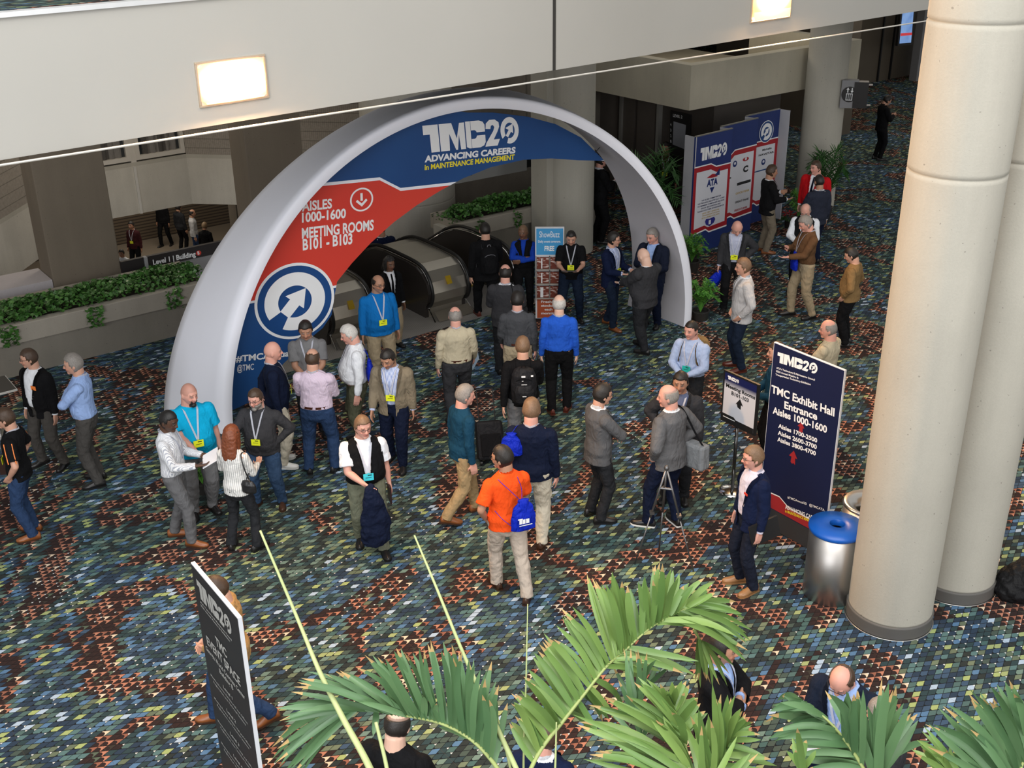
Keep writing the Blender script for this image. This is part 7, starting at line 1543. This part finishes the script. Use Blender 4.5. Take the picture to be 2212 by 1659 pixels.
frond_px(pb, [(1440, 1740), (1400, 1640), (1375, 1560), (1370, 1480)], [(.5, (1345, 1400)), (.6, (1372, 1405)), (.7, (1395, 1410)), (.8, (1430, 1398)), (.6, (1335, 1470)), (.9, (1448, 1440)), (.7, (1320, 1440)), (.5, (1440, 1500)), (.4, (1310, 1530))], 3.5, 4.1, .036, M_PALMB)
# palm C
pc_ = palm_root(1900, 1790, 3.45, 'broad-leaved palm at the lower right in front of the glasses man')
frond_px(pc_, [(1905, 1760), (1868, 1665), (1810, 1580), (1750, 1525), (1705, 1508)],
    [(.35, (1785, 1490)), (.40, (1806, 1500)), (.44, (1834, 1494)), (.30, (1862, 1490)), (.36, (1845, 1500)), (.60, (1690, 1500)), (.7, (1676, 1520)), (.8, (1664, 1538)), (.9, (1690, 1502)), (.65, (1712, 1558)), (.5, (1700, 1580)), (.4, (1715, 1610)), (.3, (1730, 1640)), (.2, (1745, 1690)), (.55, (1660, 1548)), (.45, (1680, 1600)), (.7, (1650, 1560))], 3.45, 3.8, .052, M_PALMB)
frond_px(pc_, [(1905, 1760), (1895, 1690), (1890, 1650)], [(.3, (1905, 1465)), (.4, (1918, 1475)), (.5, (1935, 1484)), (.6, (1965, 1524)), (.7, (1984, 1545)), (.5, (1890, 1520)), (.8, (1870, 1530)), (.9, (2010, 1600)), (.4, (1850, 1560)), (.6, (1950, 1560))], 3.45, 3.6, .055, M_PALMB)
frond_px(pc_, [(1780, 1760), (1740, 1690), (1725, 1640)], [(.6, (1720, 1575)), (.8, (1700, 1620)), (.8, (1760, 1620)), (.5, (1690, 1670)), (.9, (1740, 1600))], 3.3, 3.4, .04)
# palm D
pd = palm_root(2190, 1790, 3.4, 'broad-leaved palm in the bottom right corner')
frond_px(pd, [(2190, 1760), (2200, 1680), (2225, 1600), (2250, 1540)],
    [(.1, (1998, 1565)), (.2, (2028, 1530)), (.25, (2046, 1522)), (.3, (2062, 1560)), (.35, (2096, 1490)), (.4, (2104, 1510)), (.45, (2116, 1495)), (.5, (2140, 1482)), (.55, (2152, 1478)), (.6, (2180, 1470)), (.7, (2200, 1510)), (.8, (2215, 1505)), (.9, (2235, 1500)), (.05, (2005, 1610)), (.1, (2030, 1620)), (.15, (2060, 1600)), (.3, (2120, 1560)), (.3, (2080, 1550)), (.6, (2260, 1560)), (.8, (2270, 1600))], 3.4, 3.8, .052, M_PALMB)
frond_px(pd, [(2150, 1760), (2080, 1700), (2020, 1660)], [(.4, (1995, 1570)), (.6, (1980, 1600)), (.8, (1970, 1620)), (.9, (2040, 1610)), (.5, (2060, 1620)), (.7, (1995, 1640))], 3.35, 3.5, .042)

# ---- potted plants by the arch and the sponsor wall
def potted(name, c, label, cat, n, hgt, spread, lw, mat_, pot=(.20, .26, .28), dens=10, seed=1, group=None, ll=.16, droop=.6):
    R_ = random.Random(seed); t = empty(name, (c.x, c.y, 0)); tag(t, label, cat, group)
    bm = bmesh.new(); lathe(bm, [(pot[0]*.8, 0), (pot[0], pot[2]), (pot[0]*1.06, pot[2]), (pot[0]*1.06, pot[2]+.02), (pot[0]*.9, pot[2]+.02), (pot[0]*.88, pot[2]-.04), (0, pot[2]-.04)], n=24); bm_obj('pot', bm, M_POT, t)
    for k in range(n):
        a = 6.283*k/n+R_.uniform(-.3, .3); up_ = R_.uniform(.55, 1.0); h_ = hgt*up_; sp_ = spread*(1.15-up_*.6)*R_.uniform(.8, 1.2); dv = Vector((math.cos(a), math.sin(a), 0))
        p0 = Vector((0, 0, pot[2]-.02)); pts = spline([p0, p0+dv*sp_*.25+ZUP*h_*.55, p0+dv*sp_*.65+ZUP*h_*.9, p0+dv*sp_+ZUP*(h_*(1-.18*droop*2))], 5)
        bm = bmesh.new(); tube(bm, pts, [.006*(1-.7*i/(len(pts)-1)) for i in range(len(pts))], 5); fo = None
        for i in range(dens):
            q = .25+.75*i/(dens-1); j = min(len(pts)-2, int(q*(len(pts)-1))); base = pts[j].lerp(pts[j+1], q*(len(pts)-1)-j) if j < len(pts)-1 else pts[-1]; tg = (pts[min(j+1, len(pts)-1)]-pts[j-1 if j else 0]).normalized()
            sd = tg.cross(ZUP); sd = sd.normalized() if sd.length > .05 else Vector((1, 0, 0)); ln = ll*math.sin(.35+q*2.3)*R_.uniform(.8, 1.2)
            for s in (-1, 1):
                tip = base+(sd*s*.8+tg*.65+ZUP*-.15*droop).normalized()*ln; blade(bm, base, tip, lw, bow=ZUP*.02*ln, seg=3, tipm=0, toward=(sd*.2+ZUP).normalized())
        bm_obj('frond', bm, mat_, t, recalc=False)
    return t
def gpt(px, py): g = at_z(px, py); return Vector((g.x, g.y, 0))
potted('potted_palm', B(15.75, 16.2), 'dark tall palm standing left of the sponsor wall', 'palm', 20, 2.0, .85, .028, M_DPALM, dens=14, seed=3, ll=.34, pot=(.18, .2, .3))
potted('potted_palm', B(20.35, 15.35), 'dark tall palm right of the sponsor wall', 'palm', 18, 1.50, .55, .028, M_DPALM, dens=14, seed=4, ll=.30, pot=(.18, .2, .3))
potted('potted_fern', gpt(1512, 690), 'bright green fern on the carpet right of the arch foot', 'fern', 26, .62, .42, .022, M_FERN, dens=14, seed=5, group='potted ferns', ll=.10, pot=(.16, .2, .16))
potted('potted_fern', gpt(1493, 585), 'green fern under the palm at the left end of the sponsor wall', 'fern', 24, .60, .40, .022, M_FERN, dens=13, seed=6, group='potted ferns', ll=.10, pot=(.16, .2, .2))
potted('potted_fern', gpt(1722, 505), 'green fern at the right end of the sponsor wall', 'fern', 22, .75, .36, .022, M_FERN, dens=13, seed=8, group='potted ferns', ll=.10, pot=(.16, .2, .3))
potted('potted_fern', gpt(440, 1062), 'small fern between the turquoise polo man and the striped blouse', 'fern', 16, .42, .26, .022, M_FERN, dens=10, seed=9, group='potted ferns', ll=.09, pot=(.12, .2, .14))
for k, (px, py) in enumerate(((1702, 470), (1500, 545))):
    c = gpt(px, py+22); t = empty('poinsettia', (c.x, c.y, 0)); tag(t, 'small red poinsettia at the %s end of the sponsor wall' % ('right', 'left')[k], 'flower'); bm = bmesh.new(); lathe(bm, [(.07, 0), (.09, .16), (0, .15)], n=16); bm_obj('pot', bm, M_POT, t)
    bm = bmesh.new()
    for i in range(40):
        a = RP.uniform(0, 6.28); r = RP.uniform(0, .14); b_ = Vector((r*math.cos(a), r*math.sin(a), .30+RP.uniform(-.05, .06))); blade(bm, b_, b_+Vector((math.cos(a)*.08, math.sin(a)*.08, RP.uniform(-.02, .04))), .045, seg=3, tipm=0, toward=ZUP)
    bm_obj('red_bracts', bm, plain('red bracts', (.35, .01, .015), .5), t, recalc=False)
    bm = bmesh.new()
    for i in range(30):
        a = RP.uniform(0, 6.28); r = RP.uniform(.02, .14); b_ = Vector((r*math.cos(a), r*math.sin(a), .20+RP.uniform(-.04, .05))); blade(bm, b_, b_+Vector((math.cos(a)*.09, math.sin(a)*.09, -.02)), .05, seg=3, tipm=0, toward=ZUP)
    bm_obj('green_leaves', bm, M_DPALM, t, recalc=False)
